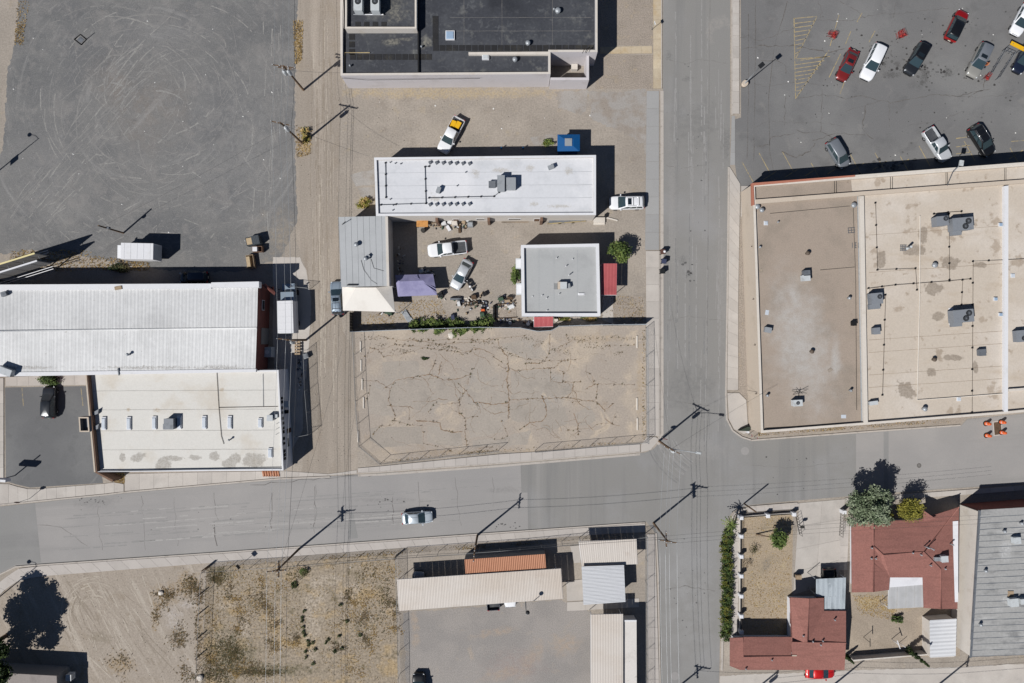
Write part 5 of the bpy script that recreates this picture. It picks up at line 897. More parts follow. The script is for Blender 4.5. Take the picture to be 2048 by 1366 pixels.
    for front, nm, t0, t1 in ((True, 'windshield', .05, .96), (False, 'rear_window', .22 if kind != 'sedan' else .08, .9)):
        mm = MB(); us = (-1, -.6, 0, .6, 1); ts = (t0, (t0 + t1) / 2, t1)
        for t in ts: mm.v += [fpt(u, t, front) for u in us]
        for a in range(2):
            for b_ in range(4): k = a * 5 + b_; mm.face((k, k + 1, k + 6, k + 5) if front else (k + 1, k, k + 5, k + 6), 0, True)
        mm.build(nm, 'auto_glass', e, world=False)
    for s in (-1, 1):
        segs = [(.04, .48), (.52, .96)] if kind != 'suv' else [(.03, .3), (.33, .62), (.65, .97)]
        for f0, f1 in segs:
            def sp_(f, t):
                q = t ** .85; xa = c0 + (c1 - c0) * q + .1; xb = c3 + (c2 - c3) * q - .18; w = wb + (wt - wb) * t + .025; return (xa + (xb - xa) * f, s * w, zb + (zr - .05 - zb) * t)
            q = [sp_(f0, .08), sp_(f1, .08), sp_(f1, .9), sp_(f0, .9)]
            mm = MB(); mm.quad(*(q if s < 0 else q[::-1])); mm.build('side_window', 'auto_glass', e, world=False)
        # lamps, mirrors
        fz = interp(sp['top'], .955); lx = X(.962); mm = MB().box(lx - .02, s * hw * .66, fz - .16, .16, .32, .15, R(-s * 30)); mm.build('headlight', 'lamp_clear', e, world=False)
        tz = interp(sp['top'], .03); MB().box(X(.012), s * hw * .78, tz - .32, .1, .26, .3).build('taillight', 'lamp_red', e, world=False)
        mo = MB().box(c3 - .42, s * (hw + .1), zb + .02, .16, .22, .15).build('wing_mirror', roofmat or mat, e, world=False)
        for f in (.19, .815):
            w = MB(); pr = [(.2, -.11), (.31, -.115), (.34, -.08), (.345, 0), (.34, .08), (.31, .115), (.2, .11)]
            nn = 16
            for i in range(nn):
                a = 2 * math.pi * i / nn
                w.v += [(X(f) + r_ * math.cos(a), s * (hw - .10) + o_, .345 + r_ * math.sin(a)) for r_, o_ in pr]
            k = len(pr)
            for i in range(nn):
                for j in range(k - 1): a_ = i * k + j; b_ = ((i + 1) % nn) * k + j; w.face((a_, b_, b_ + 1, a_ + 1), 0, True)
            ty = w.build('wheel', 'tyre', e, world=False)
            r_ = MB(); r_.v = [(X(f) + .2 * math.cos(2 * math.pi * i / 12), s * (hw - .02), .345 + .2 * math.sin(2 * math.pi * i / 12)) for i in range(12)]; r_.face(range(12)); r_.build('rim', 'rim', ty, world=False)
    MB().box(X(.999), 0, .32, .1, W * .62, .2).build('bumper', 'plastic_black', e, world=False); MB().box(X(.0), 0, .36, .1, W * .72, .22).build('bumper', 'chrome' if kind == 'pickup' else 'plastic_black', e, world=False)
    MB().box(X(-.012), 0, .6, .02, .4, .16).build('number_plate', 'plate', e, world=False); MB().box(X(.985), 0, .55, .06, W * .42, .14).build('grille', 'plastic_black', e, world=False)
    if sunroof:
        cx_ = c2 - .55; MB().box(cx_, 0, zr - .03, .55, hw * .95, .045).build('sunroof', 'glass', e, world=False)
    if rack:
        for s in (-1, 1): MB().tube([(c1 + .2, s * wt * .82, zr + .02), (c2 - .2, s * wt * .82, zr + .02)], .03, 5).build('roof_rail', 'chrome', e, world=False)
        for f in (.2, .55): MB().box(c1 + (c2 - c1) * f, 0, zr + .02, .06, wt * 1.6, .03).build('roof_bar', 'plastic_black', e, world=False)
    if kind == 'pickup':
        MB().sheet([(X(.034), -hw * .8), (X(.347), -hw * .8), (X(.347), hw * .8), (X(.034), hw * .8)], .672).build('bed_floor', 'bed_liner', e, world=False)
    return e
V = vehicle
p1 = V('pickup_truck', 'pickup', 902, 271, (-39, 73), 'paint_white', 'white pickup truck carrying yellow crates in its bed', 'pickup truck')
V('pickup_truck', 'pickup', 895, 498, (-80, 9), 'paint_white', 'white pickup truck parked in the dirt court beside the silver sedan', 'pickup truck', L=5.9, W=2.02)
V('sedan', 'sedan', 923, 549, (-29, 54), 'paint_silver', 'silver sedan parked between the white pickup and the motorcycle', 'car')
V('sport_utility', 'suv', 1253, 406, (-1, .02), 'paint_white', 'white sport utility vehicle with sunroof beside the long white roofed building', 'suv', L=5.2, W=2.0, sunroof=True, rack=True)
V('sedan', 'sedan', 835, 1035, (61, -4), 'paint_paleblue', 'pale blue sedan driving along the street', 'car', L=4.6)
V('sport_utility', 'suv', 675, 596, (-.06, -1), 'paint_greyblue', 'blue grey sport utility vehicle with sunroof parked against the cream tent', 'suv', L=5.0, W=1.9, sunroof=True, rack=True)
V('sport_utility', 'suv', 100, 804, (0.02, -1), 'paint_charcoal', 'dark sport utility vehicle parked below the green shrub by the store', 'suv', L=4.8, W=1.9)
V('compact_car', 'van', 388, 555, (-1, 0.02), 'paint_navy', 'dark navy car parked in the shadow of the long warehouse', 'car', L=4.2, W=1.75)
V('sedan', 'sedan', 1694, 131, (-30, 66), 'paint_red', 'dull red sedan with sunroof parked next to the white van like suv', 'car', L=4.95, sunroof=True)
V('sport_utility', 'suv', 1745, 125, (-34, 73), 'paint_white', 'long plain white suv parked next to the dull red sedan', 'suv', L=5.6, W=2.05)
V('sport_utility', 'suv', 1832, 119, (-37, 65), 'paint_charcoal', 'black suv with dark glass roof parked alone in the parking lot', 'suv', L=5.0, sunroof=True, roofmat=M('paint_black'))
V('crossover_car', 'suv', 1912, 52, (33, -68), 'paint_bright_red', 'bright red car with black roof driving through the parking lot', 'car', L=4.85, roofmat=M('paint_black'))
gs = V('sport_utility', 'suv', 1957, 122, (-38, 77), 'paint_champagne', 'champagne suv with dark roof parked beside the cart corral', 'suv', L=5.35, sunroof=True, roofmat=M('paint_steel'))
V('sedan', 'sedan', 2043, 40, (-35, 70), 'paint_white', 'white car parked above the yellow topped cart corral', 'car', L=5.0, W=1.95)
V('sedan', 'sedan', 2047, 116, (-36, 72), 'paint_navy', 'dark blue car parked right of the cart corral', 'car', L=4.9)
V('minivan', 'van', 1675, 308, (28, 46), 'paint_steel', 'grey minivan with ribbed roof parked by the retail building shadow', 'van', L=4.6)
V('pickup_truck', 'pickup', 1873, 290, (38, 60), 'paint_silver', 'silver pickup truck parked beside the black suv', 'pickup truck', L=5.5, W=1.95)
V('sport_utility', 'suv', 1962, 282, (37, 57), 'paint_black', 'black suv with roof rails parked beside the silver pickup', 'suv', L=5.0, W=2.0, rack=True)
V('sedan', 'sedan', 1637, 1341, (1, 0), 'paint_fire', 'bright red car half hidden under the eaves of the corner house', 'car', L=4.4, W=1.8, h=.2)
V('compact_car', 'van', 836, 1172, (0.06, -1), 'paint_steel', 'blue grey car parked under the long beige canopy', 'car', L=4.4)
V('pickup_truck', 'pickup', 985, 1182, (-.06, -1), 'paint_navy', 'dark pickup with its tail outside the long beige canopy', 'pickup truck', L=5.6)
V('sedan', 'sedan', 1019, 1183, (.06, 1), 'paint_white', 'white car with its nose outside the long beige canopy', 'car', L=4.7)
V('sport_utility', 'suv', 838, 1376, (0, -1), 'paint_black', 'black vehicle parked on the gravel yard by the wire fence', 'suv', L=4.6)
V('pickup_truck', 'pickup', 1659, 1172, (.05, 1), 'paint_black', 'black pickup backed under the sheet metal carport', 'pickup truck', L=5.3)
# load of the first pickup
M('yellow_plastic', C(232, 178, 30), grain=.04, rough=.5)
ca, sa = math.cos(p1.rotation_euler[2]), math.sin(p1.rotation_euler[2])
for i, (a, b, lab) in enumerate(((-1.75, .3, 'yellow plastic crate in the white pickup bed near the tailgate side'), (-1.55, -.38, 'yellow plastic crate with raised lid in the white pickup bed'))):
    ex, ey = p1.location[0] + a * ca - b * sa, p1.location[1] + a * sa + b * ca
    c_ = thing('plastic_crate', lab, 'crate', (ex, ey, .66), p1.rotation_euler[2] + .15 * i); MB().box(0, 0, 0, .95, .62, .5, taper=1.05).build('box', 'yellow_plastic', c_, world=False); MB().box(0, 0, .5, 1.02, .68, .07).build('lid', 'yellow_plastic', c_, world=False)
# box trucks
def box_truck(px, py, d, label, L=6.4, boxL=4.4, cabmat='paint_white', boxmat='white_paint', W=2.2, zt=3.2, nose=False):
    x, y = G(px, py); e = thing('box_truck', label, 'truck', (x, y, 0), math.atan2(-d[1], d[0]))
    b = MB().box(-L / 2 + boxL / 2, 0, .85, boxL, W, zt - .85).build('cargo_box', boxmat, e, world=False)
    for i in range(5): MB().box(-L / 2 + boxL * (i + .5) / 5, 0, zt - .01, .08, W - .1, .03).build('roof_rib', boxmat, b, world=False)
    MB().box(-L / 2 - .01, 0, 1.0, .05, W - .3, zt - 1.25).build('rear_door', 'hvac_light', e, world=False)
    c = L / 2 - (L - boxL) / 2; cl = L - boxL - .1
    if nose:
        MB().box(c - cl * .25, 0, .5, cl * .6, W * .9, 1.6, taper=.92).build('cab', cabmat, e, world=False); MB().box(c + cl * .3, 0, .5, cl * .52, W * .86, .8, taper=.92).build('bonnet', cabmat, e, world=False)
        mm = MB(); xx = c + .08 * cl; mm.quad((xx + .22, -.78, 1.28), (xx + .22, .78, 1.28), (xx - .06, .7, 2.0), (xx - .06, -.7, 2.0)); mm.build('windshield', 'glass', e, world=False)
    else:
        MB().box(c, 0, .5, cl, W * .88, 1.7, taper=.93).build('cab', cabmat, e, world=False); mm = MB(); xx = c + cl / 2; mm.quad((xx + .02, -.8, 1.2), (xx + .02, .8, 1.2), (xx - .05, .75, 2.0), (xx - .05, -.75, 2.0)); mm.build('windshield', 'glass', e, world=False)
    for f in (-.3, .33):
        for s in (-1, 1): 
            t_ = MB().tube([(f * L, s * (W / 2 - .3), .42), (f * L, s * (W / 2 - .02), .42)], .42, 14).build('wheel', 'tyre', e, world=False)
    for s in (-1, 1): MB().box(c + cl * .2, s * (W / 2 + .1), 1.5, .1, .22, .4).build('wing_mirror', 'plastic_black', e, world=False); MB().box(L / 2 - .03, s * .7, .75, .08, .3, .2).build('headlight', 'lamp_clear', e, world=False)
    MB().box(0, 0, .45, L * .95, .9, .4).build('chassis', 'plastic_black', e, world=False); MB().box(L / 2, 0, .4, .15, W * .85, .25).build('bumper', 'hvac_light', e, world=False)
    return e
box_truck(290, 508, (-1, -.02), 'white box truck parked on the gravel lot edge', L=5.9, boxL=4.7, W=2.35, zt=3.3)
box_truck(584, 618, (-.03, -1), 'box truck with blue grey cab parked at the warehouse end wall', L=7.3, boxL=4.7, cabmat='paint_greyblue', W=2.3, zt=3.2, nose=True)
# motorcycle
mx, my = G(940, 572); mo = thing('motorcycle', 'black and white motorcycle standing next to the silver sedan', 'motorcycle', (mx, my, 0), math.atan2(21, -12) + math.pi)
for xx in (-.68, .68):
    w = MB(); 
    for i in range(16):
        a = 2 * math.pi * i / 16; w.v += [(xx + r_ * math.cos(a), o_, .32 + r_ * math.sin(a)) for r_, o_ in ((.22, -.05), (.3, -.06), (.32, 0), (.3, .06), (.22, .05))]
    for i in range(16):
        for j in range(4): a_ = i * 5 + j; b_ = ((i + 1) % 16) * 5 + j; w.face((a_, b_, b_ + 1, a_ + 1), 0, True)
    w.build('wheel', 'tyre', mo, world=False); MB().tube([(xx, -.07, .32), (xx, .07, .32)], .2, 10).build('hub', 'rim', mo, world=False)
MB().lathe(0, 0, [(.02, .62), (.16, .66), (.2, .8), (.14, .95), (.03, .98)], 10).build('fuel_tank', 'paint_white', mo, world=False).location = (.15, 0, 0)
MB().box(-.38, 0, .74, .75, .26, .12, taper=.85).build('seat', 'plastic_black', mo, world=False); MB().box(0, 0, .28, .55, .3, .4, taper=.8).build('engine', 'galv_dark', mo, world=False); MB().box(-.72, 0, .66, .35, .16, .1).build('rear_fender', 'paint_white', mo, world=False); MB().box(.66, 0, .66, .4, .15, .06).build('front_fender', 'paint_white', mo, world=False)
MB().tube([(.35, -.38, 1.02), (.45, -.2, 1.05), (.45, .2, 1.05), (.35, .38, 1.02)], .025, 6).build('handlebar', 'dark_iron', mo, world=False)
for s in (-1, 1): MB().tube([(.45, s * .09, 1.0), (.68, s * .09, .32)], .03, 6).build('fork', 'chrome', mo, world=False)
MB().cyl(.6, 0, .82, .98, .09).build('headlight', 'lamp_clear', mo, world=False); MB().tube([(-.1, .16, .3), (-.8, .2, .34)], .05, 6).build('exhaust', 'chrome', mo, world=False)
# shopping carts and their corral
M('cart_red', C(172, 62, 58), grain=.05, rough=.5)
def cart(px, py, rot, label):
    x, y = G(px, py, .7); e = thing('shopping_cart', label, 'shopping cart', (x, y, 0), R(rot)); b = MB()
    L0, w0, w1 = 1.0, .3, .24
    for z, k in ((.55, .8), (.72, .9), (.98, 1)):
        for a, c in (((-.5, -w0), (.5, -w1)), ((.5, -w1), (.5, w1)), ((.5, w1), (-.5, w0)), ((-.5, w0), (-.5, -w0))): b.tube([(a[0] * k, a[1] * k, z), (c[0] * k, c[1] * k, z)], .018, 4)
    for i in range(9):
        f = -.5 + i / 8; w = w0 + (w1 - w0) * i / 8
        for s in (-1, 1): b.tube([(f * .8, s * w * .8, .55), (f, s * w, .98)], .012, 3)
        b.tube([(f * .8, -w * .8, .55), (f * .8, w * .8, .55)], .012, 3)
    b.build('basket', 'cart_red', e, world=False)
    c = MB()
    for s in (-1, 1): c.tube([(-.62, s * .28, 1.04), (-.42, s * .28, .3), (.45, s * .2, .16)], .022, 5)
    c.build('frame', 'cart_red', e, world=False); MB().tube([(-.62, -.29, 1.04), (-.62, .29, 1.04)], .03, 6).build('handle', 'cart_red', e, world=False); MB().box(-.3, 0, .78, .3, .42, .02).build('child_seat', 'cart_red', e, world=False)
    for xx, yy in ((-.4, .26), (-.4, -.26), (.42, .2), (.42, -.2)): MB().tube([(xx, yy - .02, .07), (xx, yy + .02, .07)], .07, 8).build('wheel', 'tyre', e, world=False)
cart(1663, 67, 170, 'red shopping cart left loose beside the yellow hatched wedge'); cart(1669, 70, 60, 'red shopping cart pushed against the loose cart by the hatched wedge'); cart(1800, 69, 100, 'red shopping cart standing alone above the black suv'); cart(1806, 66, 110, 'red shopping cart nested with the lone cart above the black suv'); cart(1976, 153, 55, 'red shopping cart at the open end of the cart corral')
cc = thing('cart_corral', 'grey tubular cart corral with a yellow sign board at its head', 'cart corral', (*G(2003, 126), 0))
for a, b in (((1976, 150), (2004, 102)), ((1990, 160), (2022, 110)), ((2004, 102), (2022, 110))):
    m = MB()
    for z in (.45, 1.0): m.tube([(*G(*a), z), (*G(*b), z)], .035, 5)
    for t in (0, .33, .66, 1): X, Y = G(*lerp(a, b, t)); m.cyl(X, Y, 0, 1.0, .035, n=6)
    m.build('side_rail', 'galv_dark', cc)
for a in ((2006, 100), (2026, 110)): X, Y = G(*a); MB().cyl(X, Y, 0, 2.2, .04, n=6).build('sign_post', 'galv_dark', cc)
a, b = Vector(G(2005, 98)), Vector(G(2027, 109)); mid = (a + b) / 2; MB().box(mid.x, mid.y, 1.9, (b - a).length + .4, .55, .12, math.atan2((b - a).y, (b - a).x)).build('sign_board', 'yellow_plastic', cc)
MB().tube([(*G(1997, 128), .03), (*G(2012, 106), .03)], .02, 4).build('floor_rail', 'galv_dark', cc)
# wheelie bins at the kerb
M('bin_brown', C(92, 66, 58), grain=.06, rough=.6); M('bin_blue', C(62, 68, 92), grain=.06, rough=.55); M('bin_black', C(34, 36, 38), grain=.06, rough=.5)
def bin_(px, py, mat, label, rot=0, bag=False):
    x, y = G(px, py, .5); e = thing('wheelie_bin', label, 'rubbish bin', (x, y, 0), R(rot)); m = MB(); m.box(0, 0, .08, .52, .56, .95, taper=1.22); m.build('body', mat, e, world=False)
    MB().box(0, 0, 1.03, .72, .74, .07, taper=.86).build('lid', mat, e, world=False); MB().tube([(-.38, -.25, 1.0), (-.38, .25, 1.0)], .025, 5).build('handle', mat, e, world=False)
    for s in (-1, 1): MB().tube([(-.26, s * .27, .12), (-.26, s * .33, .12)], .12, 10).build('wheel', 'tyre', e, world=False)
    if bag: b = MB().lathe(.18, -.02, [(.05, 1.06), (.2, 1.1), (.22, 1.25), (.12, 1.4), (.03, 1.45)], 9).build('rubbish_bag', 'white_paint', e, world=False)
bin_(1325, 504, 'bin_brown', 'brown wheeled bin with a white bag on top at the kerb', 5, True); bin_(1327, 523, 'bin_blue', 'dark blue wheeled bin at the kerb between two other bins', -5); bin_(1324, 543, 'bin_black', 'black wheeled bin at the kerb beside the blue bin', 3)
# dumpsters
M('dumpster_grey', C(70, 76, 82), grain=.08, rough=.6); M('cardboard', C(184, 164, 134), grain=.08)
def dumpster(px, py, sx, sy, h, rot, mat, label, fill=None, lid=True):
    x, y = G(px, py, h); e = thing('dumpster', label, 'dumpster', (x, y, 0), R(rot)); o = [(-sx / 2, -sy / 2), (sx / 2, -sy / 2), (sx / 2, sy / 2), (-sx / 2, sy / 2)]
    MB().ring(o, offset(o, .06), .15, h, zin=.3).build('body', mat, e, world=False); MB().box(0, 0, .15, sx * .98, sy * .98, .12).build('floor', mat, e, world=False)
    if lid:
        MB().box(sx * .22, 0, h + .01, sx * .55, sy + .06, .06).build('lid', mat, e, world=False)
        for i in range(4): MB().box(sx * (.02 + i * .13), 0, h + .06, .05, sy, .03).build('lid_rib', mat, e, world=False)
    if fill: MB().box(-sx * .22, 0, .3, sx * .5, sy * .86, h - .25, taper=.9).build('cardboard_load', fill, e, world=False)
    for a, b in o: MB().cyl(a * .85, b * .85, 0, .16, .08).build('caster', 'tyre', e, world=False)
dumpster(505, 481, 2.0, 1.25, 1.3, 12, 'dumpster_grey', 'grey dumpster with cardboard under its half open lid', 'cardboard'); dumpster(514, 498, 1.5, .85, 1.0, 2, 'wall_brown', 'small brown dumpster with a pale load', 'white_paint', lid=False); dumpster(500, 523, 1.1, 2.0, .8, 8, 'wood_light', 'wooden bin full of cardboard by the warehouse corner', 'cardboard', lid=False)
# construction drums round a pit
M('drum_orange', C(214, 100, 52), grain=.05, rough=.5); pit = thing('pit_cover', 'square brown steel plate between the four orange drums', 'steel plate', (*G(1995, 857), 0)); MB().prism(GL([(1987, 845), (2001, 843), (2003, 868), (1989, 870)]), .012, .05).build('plate', 'wood_dark', pit); MB().ring(GL([(1985, 843), (2003, 841), (2005, 870), (1987, 872)]), GL([(1987, 845), (2001, 843), (2003, 868), (1989, 870)]), .012, .04).build('rim', 'concrete_pink', pit)
for x, y, lb in ((1979, 848, 'orange traffic drum at the pavement side corner of the steel plate'), (2009, 845, 'orange traffic drum at the far pavement side corner of the steel plate'), (1980, 872, 'orange traffic drum at the road side corner of the steel plate'), (2010, 866, 'orange traffic drum at the far road side corner of the steel plate')):
    X, Y = G(x, y, .8); e = thing('traffic_drum', lb, 'traffic drum', (X, Y, 0)); MB().lathe(0, 0, [(.29, .05), (.27, .3), (.26, .3), (.25, .6), (.23, .6), (.22, .9), (.19, 1.0), (.05, 1.02)], 14).build('drum', 'drum_orange', e, world=False); MB().cyl(0, 0, 0.01, .08, .42, .4, 14).build('base', 'tyre', e, world=False); MB().cyl(0, 0, .4, .52, .262, n=14, cap=False).build('white_band', 'white_paint', e, world=False); MB().tube([(-.1, 0, 1.0), (0, 0, 1.1), (.1, 0, 1.0)], .025, 5).build('handle', 'drum_orange', e, world=False)
# person by the champagne suv
def person(px, py, rz, label):
    x, y = G(px, py, .9); me = bpy.data.meshes.new('person'); J = [(0, 0, .95), (0, 0, 1.2), (0, 0, 1.42), (.02, 0, 1.53), (.04, 0, 1.66), (0, .18, 1.4), (.12, .26, 1.12), (.34, .22, 1.05), (.42, .2, 1.04), (0, -.18, 1.4), (.06, -.27, 1.12), (.26, -.24, .98), (.34, -.22, .97), (0, .1, .9), (.03, .11, .5), (0, .11, .09), (.16, .13, .04), (0, -.1, .9), (.1, -.11, .5), (-.06, -.11, .09), (.1, -.13, .04)]
    Ed = [(0, 1), (1, 2), (2, 3), (3, 4), (2, 5), (5, 6), (6, 7), (7, 8), (2, 9), (9, 10), (10, 11), (11, 12), (0, 13), (13, 14), (14, 15), (15, 16), (0, 17), (17, 18), (18, 19), (19, 20)]
    Rr = [.15, .15, .14, .06, .1, .075, .055, .042, .035, .075, .055, .042, .035, .1, .07, .05, .04, .1, .07, .05, .04]
    me.from_pydata(J, Ed, []); o = bpy.data.objects.new('person', me); COL.objects.link(o); md = o.modifiers.new('s', 'SKIN'); 
    for i, r in enumerate(Rr): me.skin_vertices[0].data[i].radius = (r, r * (1.25 if i in (1, 2) else 1)); 
    me.skin_vertices[0].data[0].use_root = True; su = o.modifiers.new('u', 'SUBSURF'); su.levels = 2
    dg = bpy.context.evaluated_depsgraph_get(); m2 = bpy.data.meshes.new_from_object(o.evaluated_get(dg)); bpy.data.objects.remove(o); m2.name = 'person'
    for mm in ('shirt_brown', 'jeans', 'skin', 'hair', 'tyre'): m2.materials.append(MATS[mm])
    for f in m2.polygons:
        z, xx = f.center.z, f.center.x; f.use_smooth = True
        f.material_index = 3 if z > 1.68 or (z > 1.58 and xx < .02) else 2 if z > 1.5 or (xx > .3 and .85 < z < 1.15) else 0 if z > .95 else 1 if z > .12 else 4
    e = place('person', m2, None, (x, y, 0), rz, label=label, category='person'); return e
M('shirt_brown', C(176, 106, 70), grain=.05); M('jeans', C(48, 54, 70), grain=.06); M('skin', C(186, 140, 112), grain=.02); M('hair', C(52, 42, 36), grain=.1)
person(1973, 130, R(150), 'person in a brown orange shirt standing at the door of the champagne suv')
# ---------------------------------------------------------------- fences
M('pole_wood', C(112, 92, 74), [dict(c=C(88, 72, 58), scale=1.5, lo=.45, hi=.7)], grain=.15)
M('fence_steel', C(140, 142, 144), grain=.05, rough=.5); M('sheet_fence', C(158, 166, 174), [dict(c=C(136, 142, 150), scale=.8, lo=.5, hi=.7)], grain=.06, rough=.5)
_post = {}
def post_mesh(h, r):
    k = (h, r)
    if k not in _post:
        b = MB().cyl(0, 0, 0, h, r, n=6); me = bpy.data.meshes.new('post'); me.from_pydata(b.v, [], b.f); me.materials.append(M('fence_steel')); _post[k] = me
    return _post[k]
def chain_fence(px, label, h=1.8, step=3.0, r=.032, rail=True, barb=False, dense=.2):
    p = GL(px); c = ctr(p); e = thing('chain_link_fence', label, 'fence', (*c, 0)); pts = along(p, step)
    for q in pts: place('post', post_mesh(h, r), e, (q[0] - c[0], q[1] - c[1], 0))
    m = MB()
    for a, b in zip(p, p[1:]): m.tube([(*a, h - .02), (*b, h - .02)], .028, 5)
    m.build('top_rail', 'fence_steel', e); m = MB(); w = .005
    for a, b in zip(p, p[1:]):
        L = math.hypot(b[0] - a[0], b[1] - a[1]); n = int(L / dense)
        for i in range(-int(h / dense), n):
            for sgn in (1, -1):
                u0, u1 = i * dense, i * dense + h; z0, z1 = (.05, h) if sgn > 0 else (h, .05)
                if u0 < 0: z0 += (z1 - z0) * (-u0) / h; u0 = 0
                if u1 > L: z1 = z0 + (z1 - z0) * (L - u0) / (u1 - u0); u1 = L
                if u1 <= u0: continue
                A, Bq = lerp(a, b, u0 / L), lerp(a, b, u1 / L); nx, ny = -(b[1] - a[1]) / L * w, (b[0] - a[0]) / L * w
                m.quad((A[0], A[1], z0 - w * 1.4), (Bq[0], Bq[1], z1 - w * 1.4), (Bq[0] + nx, Bq[1] + ny, z1 + w * 1.4), (A[0] + nx, A[1] + ny, z0 + w * 1.4))
    o = m.build('wire_mesh', 'fence_steel', e); o['kind'] = 'stuff'; return e
chain_fence([(1291, 656), (1293, 884)], 'wire fence on the pavement side of the vacant lot', 1.9, 4.0)
chain_fence([(1290, 882), (1070, 901)], 'wire fence right of the open gateway of the vacant lot', 1.9, 3.0)
chain_fence([(998, 899), (764, 924), (723, 889)], 'wire fence left of the open gateway of the vacant lot', 1.9, 3.0)
chain_fence([(723, 889), (716, 800), (710, 662)], 'wire fence between the vacant lot and the dirt alley', 1.9, 4.0)
chain_fence([(414, 1137), (600, 1124), (794, 1109)], 'wire fence along the street side of the weedy lot', 1.9, 3.2)
chain_fence([(796, 1109), (1040, 1091), (1290, 1067)], 'wire fence along the street side of the gravel yard', 2.1, 3.2)
chain_fence([(412, 1140), (402, 1366), (400, 1440)], 'wire fence between the weedy lot and the tyre marked dirt', 1.9, 3.6)
chain_fence([(795, 1112), (800, 1300), (801, 1440)], 'wire fence dividing the weedy lot from the gravel yard', 2.0, 3.4)
chain_fence([(1290, 1068), (1291, 1440)], 'wire fence beside the storage trailer and the pavement', 2.1, 3.4)
chain_fence([(614, 700), (617, 780), (624, 866), (594, 872)], 'wire fence behind the store beside the dirt alley', 2.0, 3.0)
chain_fence([(588, 575), (621, 578)], 'short wire gate in front of the blue cabbed box truck', 2.0, 2.4)
chain_fence([(1288, 650), (1206, 652)], 'short wire fence behind the flat roofed house', 1.4, 2.4)
sf = thing('sheet_metal_fence', 'pale sheet metal fence between the vacant lot and the junk strewn yard', 'fence', (*G(1000, 655), 0))
pl = along([(706, 664), (800, 660), (960, 655), (1040, 656), (1075, 663), (1102, 661), (1116, 653), (1200, 650), (1290, 649)], 22)
for a, b in zip(pl, pl[1:]):
    A, Bq = G(*a), G(*b); m = MB(); n = 6; L = math.hypot(Bq[0] - A[0], Bq[1] - A[1]); nx, ny = -(Bq[1] - A[1]) / L, (Bq[0] - A[0]) / L
    for i in range(n + 1):
        q = lerp(A, Bq, i / n * .985); o = .05 * (i % 2); m.v += [(q[0] + nx * o, q[1] + ny * o, .02), (q[0] + nx * o, q[1] + ny * o, 1.85)]
    for i in range(n): m.face((2 * i, 2 * i + 2, 2 * i + 3, 2 * i + 1))
    m.build('fence_panel', 'sheet_fence', sf); MB().box(A[0], A[1] + .08, 0, .08, .08, 1.9).build('post', 'fence_steel', sf)
MB().tube([(*G(*q), 1.86) for q in pl], .05, 5).build('top_rail', 'sheet_fence', sf)
wf = thing('sheet_metal_fence', 'dark boards fence behind the cream tent beside the alley', 'fence', (*G(706, 645), 0))
for i in range(7): X, Y = G(705, 628 + i * 5.6); MB().box(X, Y, 0, .06, .4, 1.8).build('fence_board', 'dark_iron', wf)
for i, (x, y, h) in enumerate(((403, 1186, 1.5), (402, 1224, 1.5), (400, 1272, 1.4), (399, 1310, 1.5), (414, 1134, 1.9), (419, 1132, 1.7), (792, 1112, 1.8))):
    e = thing('wooden_post', 'thick weathered wooden post standing in the fence line of the weedy lot', 'post', (*G(x, y), 0), 0, 'wooden posts of the weedy lot fence'); MB().tube([(0, 0, 0), (.05, .03, h)], .1, 7, r1=.085).build('post_shaft', 'pole_wood', e, world=False)
# masonry pillar fence of the corner yard
pf = thing('pillar_fence', 'low white pillared fence with iron rails round the corner yard', 'fence', (*G(1482, 1130), 0))
pil = [(1481, y) for y in (1230, 1190, 1150, 1111, 1071, 1034)] + [(1534, 1030), (1586, 1027)]
for x, y in pil + [(1481, 1262)]: X, Y = G(x, y, .6); MB().box(X, Y, 0, .5, .5, 1.15).build('pillar', 'white_paint', pf); MB().box(X, Y, 1.15, .6, .6, .1, taper=.7).build('cap', 'white_paint', pf)
chain = [(1481, 1262)] + pil
for a, b in zip(chain, chain[1:]):
    A, Bq = G(*a, .6), G(*b, .6); MB().prism([(A[0] - .1, A[1]), (A[0] + .1, A[1] + .02), (Bq[0] + .1, Bq[1] + .1), (Bq[0] - .1, Bq[1] - .08)], 0, .45).build('dwarf_wall', 'wall_cream', pf)
    m = MB()
    for z in (.6, .8, 1.0): m.tube([(*A, z), (*Bq, z)], .03, 4)
    m.build('rails', 'dark_iron', pf)
gt = thing('driveway_gate', 'open iron driveway gate beside the white end pillar', 'gate', (*G(1594, 1040), 0))
m = MB()
for i in range(8): X, Y = lerp(G(1590, 1030), G(1598, 1068), i / 7); m.cyl(X, Y, .05, 1.3, .025, n=5)
for z in (.15, 1.25): m.tube([(*G(1590, 1030), z), (*G(1598, 1068), z)], .03, 4)
m.build('gate_leaf', 'dark_iron', gt)
g2 = thing('driveway_gate', 'iron gate leaf standing open along the footpath under the big grey green tree', 'gate', (*G(1680, 1050), 0)); m = MB()
for i in range(9): X, Y = lerp(G(1681, 1022), G(1678, 1070), i / 8); m.cyl(X, Y, .05, 1.3, .025, n=5)
for z in (.15, 1.25): m.tube([(*G(1681, 1022), z), (*G(1678, 1070), z)], .03, 4)
m.build('gate_leaf', 'dark_iron', g2); MB().box(*G(1682, 1021), 0, .5, .5, 1.2).build('pillar', 'white_paint', g2)
bw = thing('garden_wall', 'low pale wall along the back alley of the red roofed houses', 'wall', (*G(1775, 1308), 0))
for i in range(8):
    A, Bq = G(*lerp((1698, 1314), (1852, 1302), i / 8)), G(*lerp((1698, 1314), (1852, 1302), (i + .98) / 8)); MB().prism([A, Bq, (Bq[0], Bq[1] + .18), (A[0], A[1] + .18)], 0, 1.3).build('wall_panel', 'wall_cream', bw)
